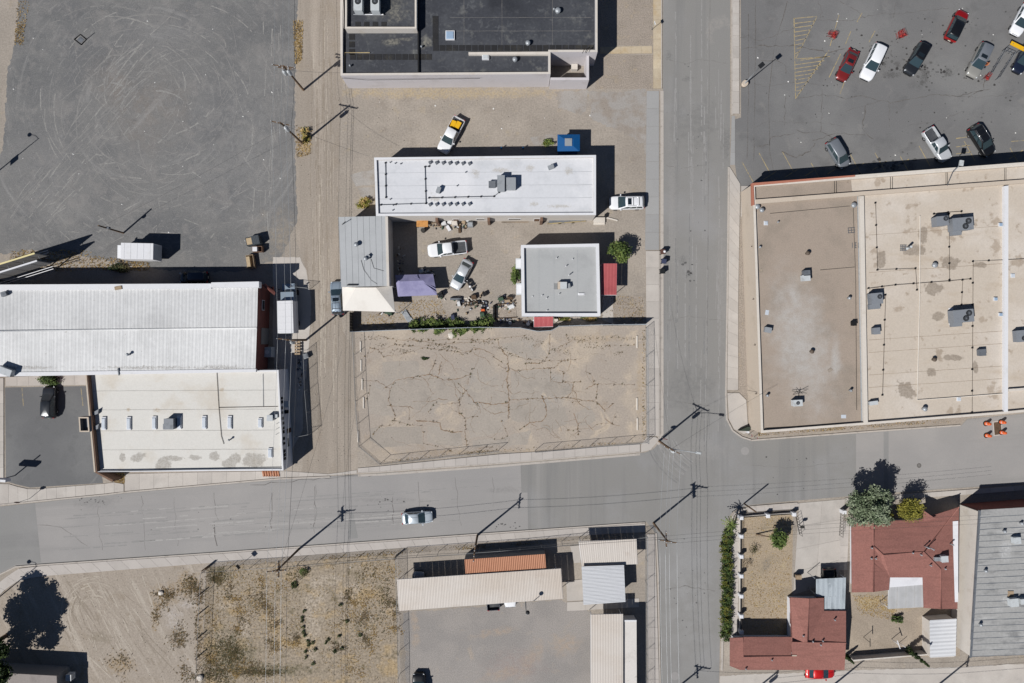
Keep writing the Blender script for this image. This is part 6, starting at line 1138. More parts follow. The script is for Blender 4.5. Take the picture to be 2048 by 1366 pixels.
# ---------------------------------------------------------------- poles, lamps, signs
M('insulator', C(196, 198, 200), grain=.02, rough=.3); M('wire', C(70, 70, 72), grain=0, rough=.5); M('wire_bright', C(190, 192, 194), grain=0, rough=.4, metal=.5)
def upole(px, py, h, label, arms=((.97, 0, 2.6),), cans=0, street=None, lean=(0, 0)):
    x, y = G(px, py); e = thing('utility_pole', label, 'utility pole', (x, y, 0)); tx, ty = lean
    MB().tube([(0, 0, 0), (tx * .5, ty * .5, h * .5), (tx, ty, h)], .17, 8, r1=.11).build('pole', 'pole_wood', e, world=False)
    for f, a, L in arms:
        c, s = math.cos(R(a)) * L / 2, math.sin(R(a)) * L / 2; cx_, cy_ = tx * f, ty * f
        o = MB().box(cx_, cy_, h * f, L, .12, .14, R(a)).build('crossarm', 'pole_wood', e, world=False)
        for k in (-.95, -.35, .35, .95): MB().lathe(cx_ + c * k, cy_ + s * k, [(.04, h * f + .12), (.08, h * f + .2), (.07, h * f + .3), (.02, h * f + .36)], 7).build('insulator', 'insulator', o, world=False)
        for sg_ in (-1, 1): MB().tube([(cx_, cy_, h * f - .7), (cx_ + c * .6 * sg_, cy_ + s * .6 * sg_, h * f)], .03, 4).build('brace', 'dark_iron', o, world=False)
    for i in range(cans):
        t_ = MB().lathe(tx * .8 + (.35 if i == 0 else -.3), ty * .8 - .35, [(.22, h * .76), (.26, h * .78), (.26, h * .88), (.2, h * .9), (.06, h * .91)], 12).build('transformer', 'hvac_light', e, world=False)
        MB().cyl(tx * .8 + (.35 if i == 0 else -.3), ty * .8 - .35, h * .9, h * .94, .05, n=6).build('bushing', 'insulator', t_, world=False)
    if street:
        a, L = street; m = MB().tube([(0, 0, h * .82), (math.cos(R(a)) * L * .5, math.sin(R(a)) * L * .5, h * .88), (math.cos(R(a)) * L, math.sin(R(a)) * L, h * .89)], .05, 6).build('lamp_arm', 'galv', e, world=False)
        MB().box(math.cos(R(a)) * (L + .3), math.sin(R(a)) * (L + .3), h * .875, .8, .35, .16, R(a), taper=.8).build('lamp_head', 'hvac_light', e, world=False)
    return e
upole(607, 180, 9.0, 'wooden utility pole with two white transformers on the alley edge', ((.97, -8, 3.2), (.9, -8, 2.2)), 2)
upole(605, 287, 9.8, 'wooden utility pole with one white transformer above the yellow weeds', ((.96, -12, 2.8),), 1)
upole(612, 680, 8.8, 'wooden utility pole with long crossarm behind the box truck', ((.97, -8, 2.8), (.9, -8, 1.6)), 1)
upole(598, 1098, 10.0, 'tall wooden utility pole rising from the fence of the weedy lot', ((.97, 5, 2.6), (.9, 90, 2.2), (.88, 90, 2.2)), 0)
upole(955, 1070, 9.4, 'wooden utility pole behind the fence by the orange container', ((.92, 85, 2.2),), 0)
upole(1307, 1046, 9.6, 'wooden utility pole at the yard corner with double crossarms', ((.97, -10, 2.6), (.88, 92, 2.2), (.85, 92, 2.2)), 0)
upole(1318, 882, 8.7, 'wooden utility pole with street lamp arm at the vacant lot corner', ((.98, -25, 2.6),), 1, (-8, 3.6))
upole(1314, 1408, 9.6, 'wooden utility pole standing on the pavement further down the street', ((.97, -10, 2.4), (.86, 92, 2.0)), 0)
upole(1470, 1412, 9.0, 'wooden utility pole of the back alley behind the corner house', ((.97, 80, 1.8),), 1)
upole(1642, 1390, 9.0, 'wooden utility pole of the back alley near the red car', (), 0)
upole(1849, 1392, 9.2, 'wooden utility pole of the back alley behind the white shed', ((.97, 80, 1.8),), 0)
upole(606, -160, 9.2, 'wooden utility pole beside the dark roofed building further up the alley', ((.97, -8, 2.6),), 0)
upole(590, 1520, 10.0, 'wooden utility pole at the rear of the weedy lot', ((.97, 5, 2.6),), 0)
def wire(a, b, sag, label, r=.02, mat='wire', group=None):
    (x0, y0), (x1, y1) = G(*a[:2]), G(*b[:2]); pts = []
    for i in range(15):
        t = i / 14; pts.append((x0 + (x1 - x0) * t, y0 + (y1 - y0) * t, a[2] + (b[2] - a[2]) * t - sag * 4 * t * (1 - t)))
    o = MB().tube(pts, r, 4).build('overhead_wire', mat, loc=(x0, y0, a[2])); o['label'] = label; o['category'] = 'wire'; o['group'] = group or 'overhead wires'; return o
al = [((606, -160), 9.2), ((607, 180), 9.0), ((605, 287), 9.8), ((612, 680), 8.8), ((598, 1098), 10.0), ((590, 1520), 10)]
for (a, ha), (b, hb) in zip(al, al[1:]):
    for k, o in enumerate((-17, -2, 9, 15)): wire((a[0] + o, a[1] + k * .5, ha - .1 - (0 if k < 3 else 1)), (b[0] + o, b[1] + k * .5, hb - .1 - (0 if k < 3 else 1)), .35, 'overhead wire strung along the poles of the dirt alley', .018 if k < 2 else .024, 'wire_bright' if k < 3 else 'wire', 'alley wires')
ql = [((1318, 882), 8.7), ((1307, 1046), 9.6), ((1314, 1408), 9.6)]
for (a, ha), (b, hb) in zip(ql, ql[1:]):
    for k, o in enumerate((-15, -5, 2, 16)): wire((a[0] + o, a[1] + 2, ha), (b[0] + o, b[1], hb), .4, 'overhead wire along the poles on the pavement of the side street', .018, 'wire_bright', 'side street wires')
for k in range(2):
    wire((598, 1096 + k * 8, 8.9 - k), (955, 1068 + k * 8, 8.8 - k), .7, 'overhead wire crossing above the southern pavement fence', .022, 'wire', 'pavement wires'); wire((955, 1068 + k * 8, 8.8 - k), (1307, 1042 + k * 8, 8.4 - k), .6, 'overhead wire crossing above the southern pavement fence', .022, 'wire', 'pavement wires')
for k in range(3): wire((1307, 1040 + k * 8, 8.4 - .2 * k), (1900, 1000 + k * 8, 8.6), .6, 'overhead wire crossing above the corner yard and houses', .012, 'wire', 'corner yard wires')
wire((605, 287, 8.8), (751, 330, 4.9), .4, 'service wire from the alley pole to the white roofed building', .015); wire((605, 287, 7.8), (247, 466, 5.6), .5, 'service wire from the alley pole across the gravel lot', .012); wire((607, 180, 7.5), (700, 170, 4.6), .2, 'service wire from the alley pole to the dark roofed building', .015); wire((1318, 882, 7.8), (1530, 765, 4.9), .5, 'service wire from the corner pole to the retail building', .012); wire((1318, 882, 7.8), (1294, 650, 5), .4, 'service wire from the corner pole up the pavement', .012); wire((598, 1098, 9), (700, 700, 5), 1.2, 'service wire from the tall pole up to the tent yard', .012)
for k in range(3): wire((1470, 1412 + k * 6, 8.6 - k * .7), (1642, 1390 + k * 6, 8.6 - k * .7), .3, 'overhead wire above the back alley of the red roofed houses', .022, 'wire', 'back alley wires'); wire((1642, 1390 + k * 6, 8.6 - k * .7), (1849, 1392 + k * 6, 8.8 - k * .7), .3, 'overhead wire above the back alley of the red roofed houses', .022, 'wire', 'back alley wires'); wire((1849, 1392 + k * 6, 8.8 - k * .7), (2300, 1350 + k * 6, 8.8 - k * .7), .3, 'overhead wire above the back alley of the red roofed houses', .022, 'wire', 'back alley wires')
wire((1314, 1408, 8.6), (1470, 1412, 8.6), .3, 'overhead wire above the back alley of the red roofed houses', .022, 'wire', 'back alley wires')
def lamp(px, py, h, label, arm=1.4, a=180, mat='dark_iron', square=False, base=False, box=None):
    x, y = G(px, py); e = thing('street_lamp', label, 'street lamp', (x, y, 0)); MB().tube([(0, 0, 0), (0, 0, h)], .09, 8, r1=.05).build('pole', mat, e, world=False); c, s = math.cos(R(a)), math.sin(R(a))
    if arm: MB().tube([(0, 0, h - .1), (c * arm * .5, s * arm * .5, h + .35), (c * arm, s * arm, h + .3)], .04, 6).build('arm', mat, e, world=False)
    if square: MB().box(c * .1, s * .1, h, .8, .6, .2, R(a)).build('lamp_head', 'plastic_black', e, world=False)
    else: MB().lathe(c * arm, s * arm, [(.28, h + .1), (.3, h + .25), (.18, h + .38), (.03, h + .42)], 10).build('lamp_head', 'plastic_black', e, world=False)
    if base: MB().cyl(0, 0, 0, .8, .45, .45, 16).build('base', 'wall_tan', e, world=False)
    if box: MB().box(.3, 0, box, .06, .8, 1.6).build('banner', 'plastic_black', e, world=False)
    return e
lamp(-8, 346, 8.9, 'dark street lamp with banner at the far edge of the gravel lot', 1.6, 165, box=2.6); lamp(-4, 1196, 8.4, 'dark street lamp beside the big tree at the pavement bend', 1.6, 165); lamp(1487, 170, 7.1, 'parking lot lamp on a round tan concrete base', 0, 40, 'galv', True, True)
lamp(1051, 1200, 5.4, 'small lamp post at the edge of the long beige canopy', .4, 60, 'galv')
bp = thing('light_pole', 'wooden light pole with short arm above the white box truck', 'pole', (*G(247, 466), 0)); MB().tube([(0, 0, 0), (-.15, .1, 6.0)], .14, 8, r1=.1).build('pole', 'pole_wood', bp, world=False); MB().box(.15, .1, 3.8, .3, .3, .5).build('meter_box', 'galv_dark', bp, world=False)
def sign(px, py, h, label, kind='panel', a=0, w=.6, hh=.6, mat='sign_white', n=8, r=.035, pm='galv'):
    x, y = G(px, py); e = thing('street_sign', label, 'sign', (x, y, 0), R(a)); MB().cyl(0, 0, 0, h, r, n=6).build('post', pm, e, world=False)
    if kind == 'octagon':
        m = MB(); k = 8; v = [(.06, .38 * math.cos(2 * math.pi * (i + .5) / k), h - .3 + .38 * math.sin(2 * math.pi * (i + .5) / k)) for i in range(k)]; m.v = v + [(x_ - .03, y_, z_) for x_, y_, z_ in v]; m.face(range(k)); m.face(range(2 * k - 1, k - 1, -1))
        for i in range(k): m.face((i, i + k, (i + 1) % k + k, (i + 1) % k))
        m.build('plate', mat, e, world=False)
    else: MB().box(.05, 0, h - hh, .03, w, hh).build('plate', mat, e, world=False)
    return e
M('sign_white', C(226, 228, 230), grain=.01, rough=.4); M('sign_red', C(150, 40, 40), grain=.02, rough=.4); M('sign_back', C(118, 92, 84), grain=.03, rough=.5)
sign(60, 997, 3.0, 'round headed traffic sign on a thin post by the store kerb', 'octagon', 80, mat='sign_back'); sign(1303, 60, 2.4, 'white street sign on the tan pavement', a=20, w=.5, hh=.4); sign(488, 1124, 2.7, 'small panel sign at the fence of the weedy lot', a=40, w=.7, hh=.8, mat='plastic_black'); sign(1323, 874, 2.8, 'traffic sign at the kerb beside the corner pole', 'octagon', 80, mat='sign_red'); sign(1488, 1007, 5.0, 'tall dark post by the little palm', a=0, w=.12, hh=.3, mat='galv', r=.11, pm='pole_wood'); sign(1497, 869, 1.4, 'low marker post at the corner of the retail building', w=.3, hh=.3, mat='sign_red'); sign(1508, 874, 1.4, 'second low marker post at the corner of the retail building', w=.2, hh=.3, mat='sign_red')
sg_ = thing('pylon_sign', 'store pylon sign board on a single post at the small parking lot', 'sign', (*G(30, 951), 0)); X, Y = G(30, 951); MB().cyl(X, Y, 0, 5.2, .09).build('post', 'galv', sg_); MB().box(X, Y, 2.6, 2.6, .35, 1.1, R(-4)).build('sign_board', 'white_paint', sg_); MB().box(X, Y - .19, 2.7, 2.3, .02, .9, R(-4)).build('sign_face', 'wall_grey', sg_)
ub = thing('sign_shadow_block', 'dark green block standing in for a sign shadow on the corner pad', 'cabinet', (*G(1484, 857), 0)); MB().prism(GL([(1474, 860), (1492, 852), (1499, 853), (1494, 861)]), 0, .9).build('casing', M('sign_shadow_green', C(60, 68, 58), grain=.06), ub); MB().box(*G(1493, 863), 0, .3, .3, .8).build('pedestal', 'white_paint', ub)  # casing is an added block, coloured dark in place of a sign's shadow
# billboard
bb = thing('billboard', 'double faced billboard with pale yellow top board over the dry grass', 'billboard', (*G(105, 527), 0)); d = Vector((-.955, -.297)).normalized(); e0_ = Vector(G(126, 517)); nrm = Vector((-d.y, d.x))
for k, (off_, mt) in enumerate(((.0, 'sign_yellow'), (1.1, 'white_paint'))):
    M('sign_yellow', C(226, 212, 160), grain=.03) if 'sign_yellow' not in MATS else None
    a = e0_ + nrm * (off_ * (-1)) * -1; b = a + d * 12.5; m_ = (a + b) / 2; rot = math.atan2(d.y, d.x)
    MB().box(m_.x, m_.y, 3.0, 12.5, .14, 3.0, rot).build('sign_face', 'wall_grey', bb); MB().box(m_.x, m_.y, 6.0, 12.5, .22, .12, rot).build('top_board', mt, bb)
    for z, o_ in ((3.0, .5), (3.0, .85)):
        q = nrm * (-o_ if k == 0 else o_); MB().tube([(a.x + q.x, a.y + q.y, z), (b.x + q.x, b.y + q.y, z)], .05, 5).build('catwalk_rail', 'white_paint', bb)
    for i in range(5):
        q = a + d * (1.2 + i * 2.4); MB().tube([(q.x, q.y, 0), (q.x, q.y, 5.8)], .09, 6).build('post', 'dark_iron', bb)
    for i in range(6):
        q = a + d * (.5 + i * 2.3); w_ = nrm * (1.1 if k == 0 else 0); MB().tube([(q.x, q.y, 4.6), (q.x + w_.x, q.y + w_.y, 4.6)], .05, 4).build('brace', 'galv_dark', bb)
gs_ = thing('ground_frame', 'small square steel frame lying on the gravel lot with a short post', 'frame', (*G(160, 79), 0)); fr = MB(); sq = [G(149, 79), G(161, 69), G(173, 79), G(163, 90)]
for a, b in zip(sq, sq[1:] + sq[:1]): fr.tube([(*a, .06), (*b, .06)], .07, 4)
fr.build('frame', 'black', gs_); MB().sheet(offset(sq, .25), .02).build('cover', 'galv_dark', gs_); X, Y = G(174, 78); MB().cyl(X, Y, 0, 1.6, .05).build('post', 'dark_iron', gs_)
# wheel stops of the vacant lot
k3 = crop(680, 620, 3.103)
for i, (x, y0, y1) in enumerate(((127, 193, 262), (130, 308, 380), (137, 425, 495), (146, 540, 610), (112, 750, 820), (1842, 160, 235), (1842, 545, 620), (1844, 670, 745))):
    (a, b), (c, d_) = k3([(x, y0), (x + 2, y1)]); X, Y = G((a + c) / 2, (b + d_) / 2); L = (d_ - b) * S; m = MB(); hx = .11
    for z, w, l in ((0, hx, L / 2), (.1, hx, L / 2), (.14, hx * .6, L / 2 - .05)): m.v += [(sx * w, sy * l, z) for sx, sy in ((-1, -1), (1, -1), (1, 1), (-1, 1))]
    for q in ((0, 1, 5, 4), (1, 2, 6, 5), (2, 3, 7, 6), (3, 0, 4, 7), (4, 5, 9, 8), (5, 6, 10, 9), (6, 7, 11, 10), (7, 4, 8, 11), (8, 9, 10, 11)): m.face(q)
    o = m.build('wheel_stop', 'parapet_cream'); o.location = (X, Y, 0); o['label'] = 'pale concrete wheel stop on the ' + ('alley' if x < 900 else 'street') + ' side of the vacant lot'; o['category'] = 'wheel stop'; o['group'] = 'wheel stops of the vacant lot'
# ---------------------------------------------------------------- things in the yards
def junk(name, label, cat, px, py, parts, rot=0):
    x, y = G(px, py); e = thing(name, label, cat, (x, y, 0), R(rot))
    for nm, mt, bld in parts:
        b = MB(); bld(b); b.build(nm, mt, e, world=False)
    return e
def table(b, sx, sy, h, top=True):
    b.box(0, 0, h - .06, sx, sy, .06)
def legs4(sx, sy, h):
    return [('leg', 'dark_iron', (lambda b, i=i, j=j: b.box(i * sx * .45, j * sy * .45, 0, .06, .06, h))) for i in (-1, 1) for j in (-1, 1)]
M('plank_orange', C(196, 142, 84), [dict(c=C(170, 118, 66), scale=2, lo=.5, hi=.7)], grain=.08); M('tarp_green', C(70, 90, 74), grain=.08); M('appliance', C(214, 214, 214), grain=.03, rough=.4)
junk('workbench', 'orange brown wooden workbench against the white roofed building', 'table', 846, 449, [('tabletop', 'plank_orange', lambda b: b.box(0, 0, .8, 1.7, 1.0, .07))] + legs4(1.7, 1.0, .8))
junk('barrel', 'dark barrel standing in front of the orange brown workbench', 'barrel', 847, 462, [('drum', 'bin_black', lambda b: b.lathe(0, 0, [(.3, 0), (.32, .3), (.32, .6), (.3, .88), (.28, .9)], 12)), ('rim', 'dark_iron', lambda b: b.cyl(0, 0, .88, .93, .31, n=12))])
junk('ladder', 'pale ladder lying along the wall next to the workbench', 'ladder', 871, 450, [('rail', 'wood_light', lambda b: b.box(0, .25, .2, 2.0, .08, .08)), ('rail', 'wood_light', lambda b: b.box(0, -.25, .2, 2.0, .08, .08))] + [('rung', 'wood_light', (lambda b, i=i: b.box(-.8 + i * .4, 0, .21, .06, .5, .05))) for i in range(5)])
for i, (px, py, sx, sy, h, r, mt, nm, lb, ct) in enumerate((
 (888, 447, .8, .7, .7, 10, 'appliance', 'washing_machine', 'white washing machine in the junk heap by the wall', 'appliance'), (900, 444, .7, .7, .5, -12, 'appliance', 'cooler_box', 'white cooler box in the junk heap by the wall', 'box'), (910, 447, .9, .8, .9, 4, 'parapet_cream', 'cabinet', 'cream cabinet in the middle of the junk heap', 'cabinet'), (897, 456, .5, 1.1, .3, 30, 'white_paint', 'cupboard_door', 'white board leaning in front of the junk heap', 'board'), (919, 456, .4, 1.5, .25, 3, 'wood_dark', 'plank_stack', 'rust brown planks beside the junk heap', 'planks'), (941, 450, .85, .8, .9, 0, 'galv', 'generator', 'grey metal generator box at the end of the junk heap', 'generator'), (936, 441, .6, .5, .7, 25, 'appliance', 'water_heater', 'white water heater behind the grey generator box', 'appliance'), (928, 445, .6, .5, .6, -20, 'wood_light', 'crate', 'pale wooden crate behind the rust brown planks', 'crate'),
 (843, 542, .7, .6, .6, 15, 'appliance', 'plastic_drum', 'white plastic drum above the purple tarpaulin', 'drum'), (881, 590, .9, .7, .9, 20, 'bin_black', 'engine_block', 'black engine block at the tarpaulin corner', 'engine'), (918, 607, .5, .9, .7, 10, 'appliance', 'toolbox', 'white toolbox beside the metal bench frame', 'box'), (912, 598, 1.8, .35, .5, 0, 'galv_dark', 'solar_panel', 'dark slanted panel behind the white toolbox', 'panel'), (948, 594, .8, .7, .6, 10, 'wood_dark', 'chair', 'brown upholstered chair in the junk yard', 'chair'), (970, 588, .7, .6, .5, 25, 'black', 'speaker_box', 'black box standing beside the brown chair', 'box'), (966, 620, .6, .4, .5, 0, 'drum_orange', 'fuel_can', 'orange fuel can on the garden tractor', 'can'), (965, 630, .7, .9, .6, 10, 'tarp_green', 'garden_tractor', 'green garden tractor with orange can by the weeds', 'tractor'), (906, 634, .6, .8, .5, 0, 'bin_blue', 'plastic_tub', 'blue plastic tub at the edge of the green weeds', 'tub'), (814, 632, .9, 2.0, .15, 35, 'galv', 'sheet_metal', 'grey sheet metal lying beside the weeds', 'sheet'), (778, 626, 1.2, .5, .5, -15, 'tarp_green', 'rag_pile', 'dark green tarp heap under the cream tent edge', 'heap'), (1002, 598, .8, .6, .6, 20, 'tarp_green', 'garden_machine', 'green machine next to the garden bed', 'machine'), (1020, 596, .9, .4, .6, -8, 'wood_dark', 'wooden_bench', 'dark wooden bench above the garden bed', 'bench'), (1022, 613, 1.0, .7, .35, 25, 'appliance', 'bicycle_frame', 'white metal frame lying in the garden bed', 'frame'), (1015, 602, .9, .5, .5, 5, 'wood_light', 'timber_stack', 'pale timber stack by the house wall', 'timber'), (988, 626, .3, 2.3, .7, 0, 'black', 'tall_rack', 'black rack at the edge of the garden bed', 'rack'))):
    cut = [('body', mt, (lambda b, sx=sx, sy=sy, h=h: b.box(0, 0, 0, sx, sy, h, taper=.92))), ('top', mt, (lambda b, sx=sx, sy=sy, h=h: b.box(0, 0, h, sx * .8, sy * .55, .06))), ('detail', 'dark_iron', (lambda b, sx=sx, sy=sy, h=h: b.tube([(-sx * .4, sy * .3, h + .05), (0, sy * .42, h + .18), (sx * .4, sy * .3, h + .05)], .03, 5)))]
    junk(nm, lb, ct, px, py, cut, r)
junk('bench_frame', 'rusty metal bench frame with missing slats in the junk yard', 'bench', 942, 608, [('frame', 'wood_dark', lambda b: b.ring([(-1, -.3), (1, -.3), (1, .3), (-1, .3)], [(-.92, -.22), (.92, -.22), (.92, .22), (-.92, .22)], .4, .5)), ('slat', 'wood_dark', lambda b: b.box(-.3, 0, .42, .1, .5, .06)), ('slat', 'wood_dark', lambda b: b.box(.3, 0, .42, .1, .5, .06))] + legs4(2, .6, .42), 4)
for i, (x, y) in enumerate(((958, 604), (972, 606), (968, 612))): junk('car_tyre', 'old black tyre lying in the junk yard', 'tyre', x, y, [('tread', 'tyre', lambda b: b.lathe(0, 0, [(.18, .02), (.3, 0), (.34, .1), (.3, .2), (.18, .2), (.17, .1)], 14)), ('rim', 'rim', lambda b: b.cyl(0, 0, .05, .12, .18, n=10))])['group'] = 'old tyres in the junk yard'
junk('garden_bed', 'square sand bed edged with boards beside the flat roofed house', 'sandbox', 1012, 622, [('sand', 'gravel_tan', lambda b: b.box(0, 0, 0, 3.0, 2.0, .06)), ('board', 'wood_dark', lambda b: b.box(0, 1.05, 0, 3.2, .1, .2)), ('board', 'wood_dark', lambda b: b.box(-1.55, 0, 0, .1, 2.1, .2)), ('board', 'wood_dark', lambda b: b.box(0, -1.05, 0, 3.2, .1, .2))], 3)
junk('skid_trailer', 'yellow framed low trailer against the white roofed building wall', 'trailer', 1132, 442, [('deck', 'galv_dark', lambda b: b.box(0, .15, .35, 5.2, .7, .08)), ('side_rail', 'paint_yellow', lambda b: b.box(0, -.28, .2, 5.8, .12, .25)), ('side_rail', 'paint_yellow', lambda b: b.box(0, .55, .2, 5.6, .1, .25)), ('wheel', 'tyre', lambda b: b.tube([(-1, -.42, .2), (-1, -.22, .2)], .2, 10)), ('wheel', 'tyre', lambda b: b.tube([(1, -.42, .2), (1, -.22, .2)], .2, 10))], 4)
junk('pipe_rack', 'thin steel pipe rack lying along the wall between two buttresses', 'rack', 1030, 441, [('pipe', 'wood_light', (lambda b, i=i: b.tube([(-2, -.3 + .2 * i, .1), (2, -.3 + .2 * i, .12)], .03, 5))) for i in range(4)])
for i, x in enumerate((1003, 1046)): junk('bollard', 'short blue bollard in front of the shaded north wall of the white roofed building', 'bollard', x, 298, [('post', 'blue_metal', lambda b: b.cyl(0, 0, 0, .95, .09, n=10)), ('cap', 'blue_metal', lambda b: b.lathe(0, 0, [(.09, .95), (.07, 1.0), (.02, 1.03)], 10))])['group'] = 'blue bollards'
junk('doorstep', 'cream concrete step at the corner of the white roofed building', 'step', 1198, 441, [('tread', 'parapet_cream', lambda b: b.box(0, 0, 0, 1.7, .8, .4)), ('riser', 'parapet_cream', lambda b: b.box(0, -.5, 0, 1.7, .35, .2))]); junk('barrier_beam', 'white beam lying on the ground below the white suv', 'beam', 1222, 438, [('beam', 'parapet_cream', lambda b: b.box(0, 0, .02, 2.0, .2, .15)), ('end_block', 'black', lambda b: b.box(-.9, .2, .02, .4, .5, .5))], -15)
junk('water_tank', 'pale plastic tank beside the warehouse end wall', 'tank', 541, 704, [('tank', 'hvac_light', lambda b: b.box(0, 0, .1, 1.4, 1.6, 1.4, taper=.9)), ('lid', 'white_paint', lambda b: b.cyl(0, 0, 1.5, 1.58, .3))]); junk('pallet', 'wooden pallet leaning on blocks beside the alley pole', 'pallet', 597, 696, [('board', 'wood_light', (lambda b, i=i: b.box(0, -.9 + i * .45, .5, .8, .3, .04))) for i in range(5)] + [('runner', 'wood_dark', lambda b: b.box(-.35, 0, .3, .1, 2.0, .2)), ('runner', 'wood_dark', lambda b: b.box(.35, 0, .3, .1, 2.0, .2))]); junk('wire_cage', 'small galvanised cage near the alley pole', 'cage', 614, 712, [('cage', 'galv', lambda b: b.box(0, 0, .1, .7, .7, .6)), ('lid', 'galv_dark', lambda b: b.box(0, 0, .7, .6, .6, .04))], 20)
junk('barbecue_cart', 'small barbecue cart at the edge of the driveway', 'barbecue', 1592, 1150, [('grill', 'wood_light', lambda b: b.box(0, 0, .7, .8, .6, .4)), ('leg', 'dark_iron', lambda b: b.box(-.35, 0, 0, .06, .5, .7)), ('leg', 'dark_iron', lambda b: b.box(.35, 0, 0, .06, .5, .7))]); junk('letterbox', 'dark letterbox on a post at the driveway gate', 'letterbox', 1597, 1049, [('post', 'dark_iron', lambda b: b.cyl(0, 0, 0, 1.3, .05)), ('box', 'dark_iron', lambda b: b.box(0, 0, 1.2, .5, .3, .4))])
junk('clothes_line', 'white clothes line posts in the back yard', 'clothes line', 1783, 1278, [('post', 'white_paint', lambda b: b.cyl(0, 0, 0, 1.9, .05)), ('arm', 'white_paint', lambda b: b.box(0, 0, 1.85, .1, 1.3, .08)), ('post', 'white_paint', lambda b: b.cyl(.9, -.9, 0, 1.6, .04))], 20); junk('clothes_line', 'thin clothes line post below the patio cover', 'clothes line', 1727, 1274, [('post', 'dark_iron', lambda b: b.cyl(0, 0, 0, 1.9, .04)), ('arm', 'dark_iron', lambda b: b.box(0, 0, 1.85, .08, 1.2, .08))])
# small things under the rear fence of the flat roofed house
for i, (x, y, mt, lb) in enumerate(((1056, 648, 'appliance', 'white bucket in the shade behind the flat roofed house'), (1064, 650, 'bin_black', 'black bucket beside the red awning'), (1112, 640, 'parapet_cream', 'cream bucket right of the small red awning'), (1020, 646, 'galv', 'grey bucket at the end of the garden bed'))): junk('bucket', lb, 'bucket', x, y, [('pail', mt, lambda b: b.cyl(0, 0, 0, .4, .2, .26, 12)), ('rim', mt, lambda b: b.cyl(0, 0, .38, .42, .28, n=12))])
# ---------------------------------------------------------------- plants
def LM(n, r, g, b): return M(n, C(r, g, b), grain=.25, gscale=1.2, rough=.7)
LM('leaf_grey', 112, 124, 96); LM('leaf_grey2', 84, 98, 72); LM('leaf_grey3', 138, 148, 122); LM('leaf_yel', 140, 134, 56); LM('leaf_yel2', 108, 108, 44); LM('leaf_green', 86, 104, 52); LM('leaf_green2', 62, 80, 38); LM('leaf_bright', 114, 128, 66); LM('leaf_dark', 48, 62, 34); LM('straw', 192, 164, 108); LM('straw2', 158, 130, 84); LM('weed_dark', 92, 88, 58); LM('weed_brown', 124, 104, 74); LM('dry_twig', 128, 116, 102)
def leaves(b, c, rad, n, size, seed, nm=3, clumps=26, spread=.34, asp=.55):
    rn = random.Random(seed); cl = []
    for _ in range(clumps):
        while True:
            p = Vector((rn.uniform(-1, 1), rn.uniform(-1, 1), rn.uniform(-1, 1)))
            if .35 < p.length < 1: break
        cl.append((p * .8, rn.randrange(nm)))
    for i in range(n):
        p0, mi = cl[rn.randrange(clumps)]; q = p0 + Vector((rn.gauss(0, spread * .5), rn.gauss(0, spread * .5), rn.gauss(0, spread * .5)))
        if q.length > 1.12: q *= 1.12 / q.length
        P_ = Vector((c[0] + q.x * rad[0], c[1] + q.y * rad[1], max(.03, c[2] + q.z * rad[2])))
        u = Vector((rn.gauss(0, 1), rn.gauss(0, 1), rn.gauss(0, .6))).normalized(); w = u.cross(Vector((rn.gauss(0, .5), rn.gauss(0, .5), 1))).normalized(); s = size * rn.uniform(.6, 1.4)
        if rn.random() < .2: mi = rn.randrange(nm)
        b.quad(tuple(P_ - u * s), tuple(P_ - w * s * asp), tuple(P_ + u * s), tuple(P_ + w * s * asp), mi)
def tree(name, label, cat, base, c_off, rad, n, size, mats, seed, trunk=.14, clumps=26, limbs=6, group=None):
    x, y = G(*base); e = thing(name, label, cat, (x, y, 0)); b = MB(); cx_, cy_, cz = c_off
    leaves(b, c_off, rad, n, size, seed, len(mats), clumps); b.build('crown', list(mats), e, world=False)
    rn = random.Random(seed + 1); m = MB().tube([(0, 0, 0), (cx_ * .4 + .05, cy_ * .4, cz * .4), (cx_ * .9, cy_ * .9, cz * .85)], trunk, 7, r1=trunk * .6)
    for i in range(limbs):
        a = 2 * math.pi * i / limbs + rn.uniform(-.3, .3); m.tube([(cx_ * .7, cy_ * .7, cz * .65), (cx_ + math.cos(a) * rad[0] * .4, cy_ + math.sin(a) * rad[1] * .4, cz + rn.uniform(-.2, .3) * rad[2]), (cx_ + math.cos(a) * rad[0] * .75, cy_ + math.sin(a) * rad[1] * .75, cz + rn.uniform(0, .5) * rad[2])], trunk * .45, 5, r1=trunk * .15)
    m.build('trunk', 'pole_wood', e, world=False); return e
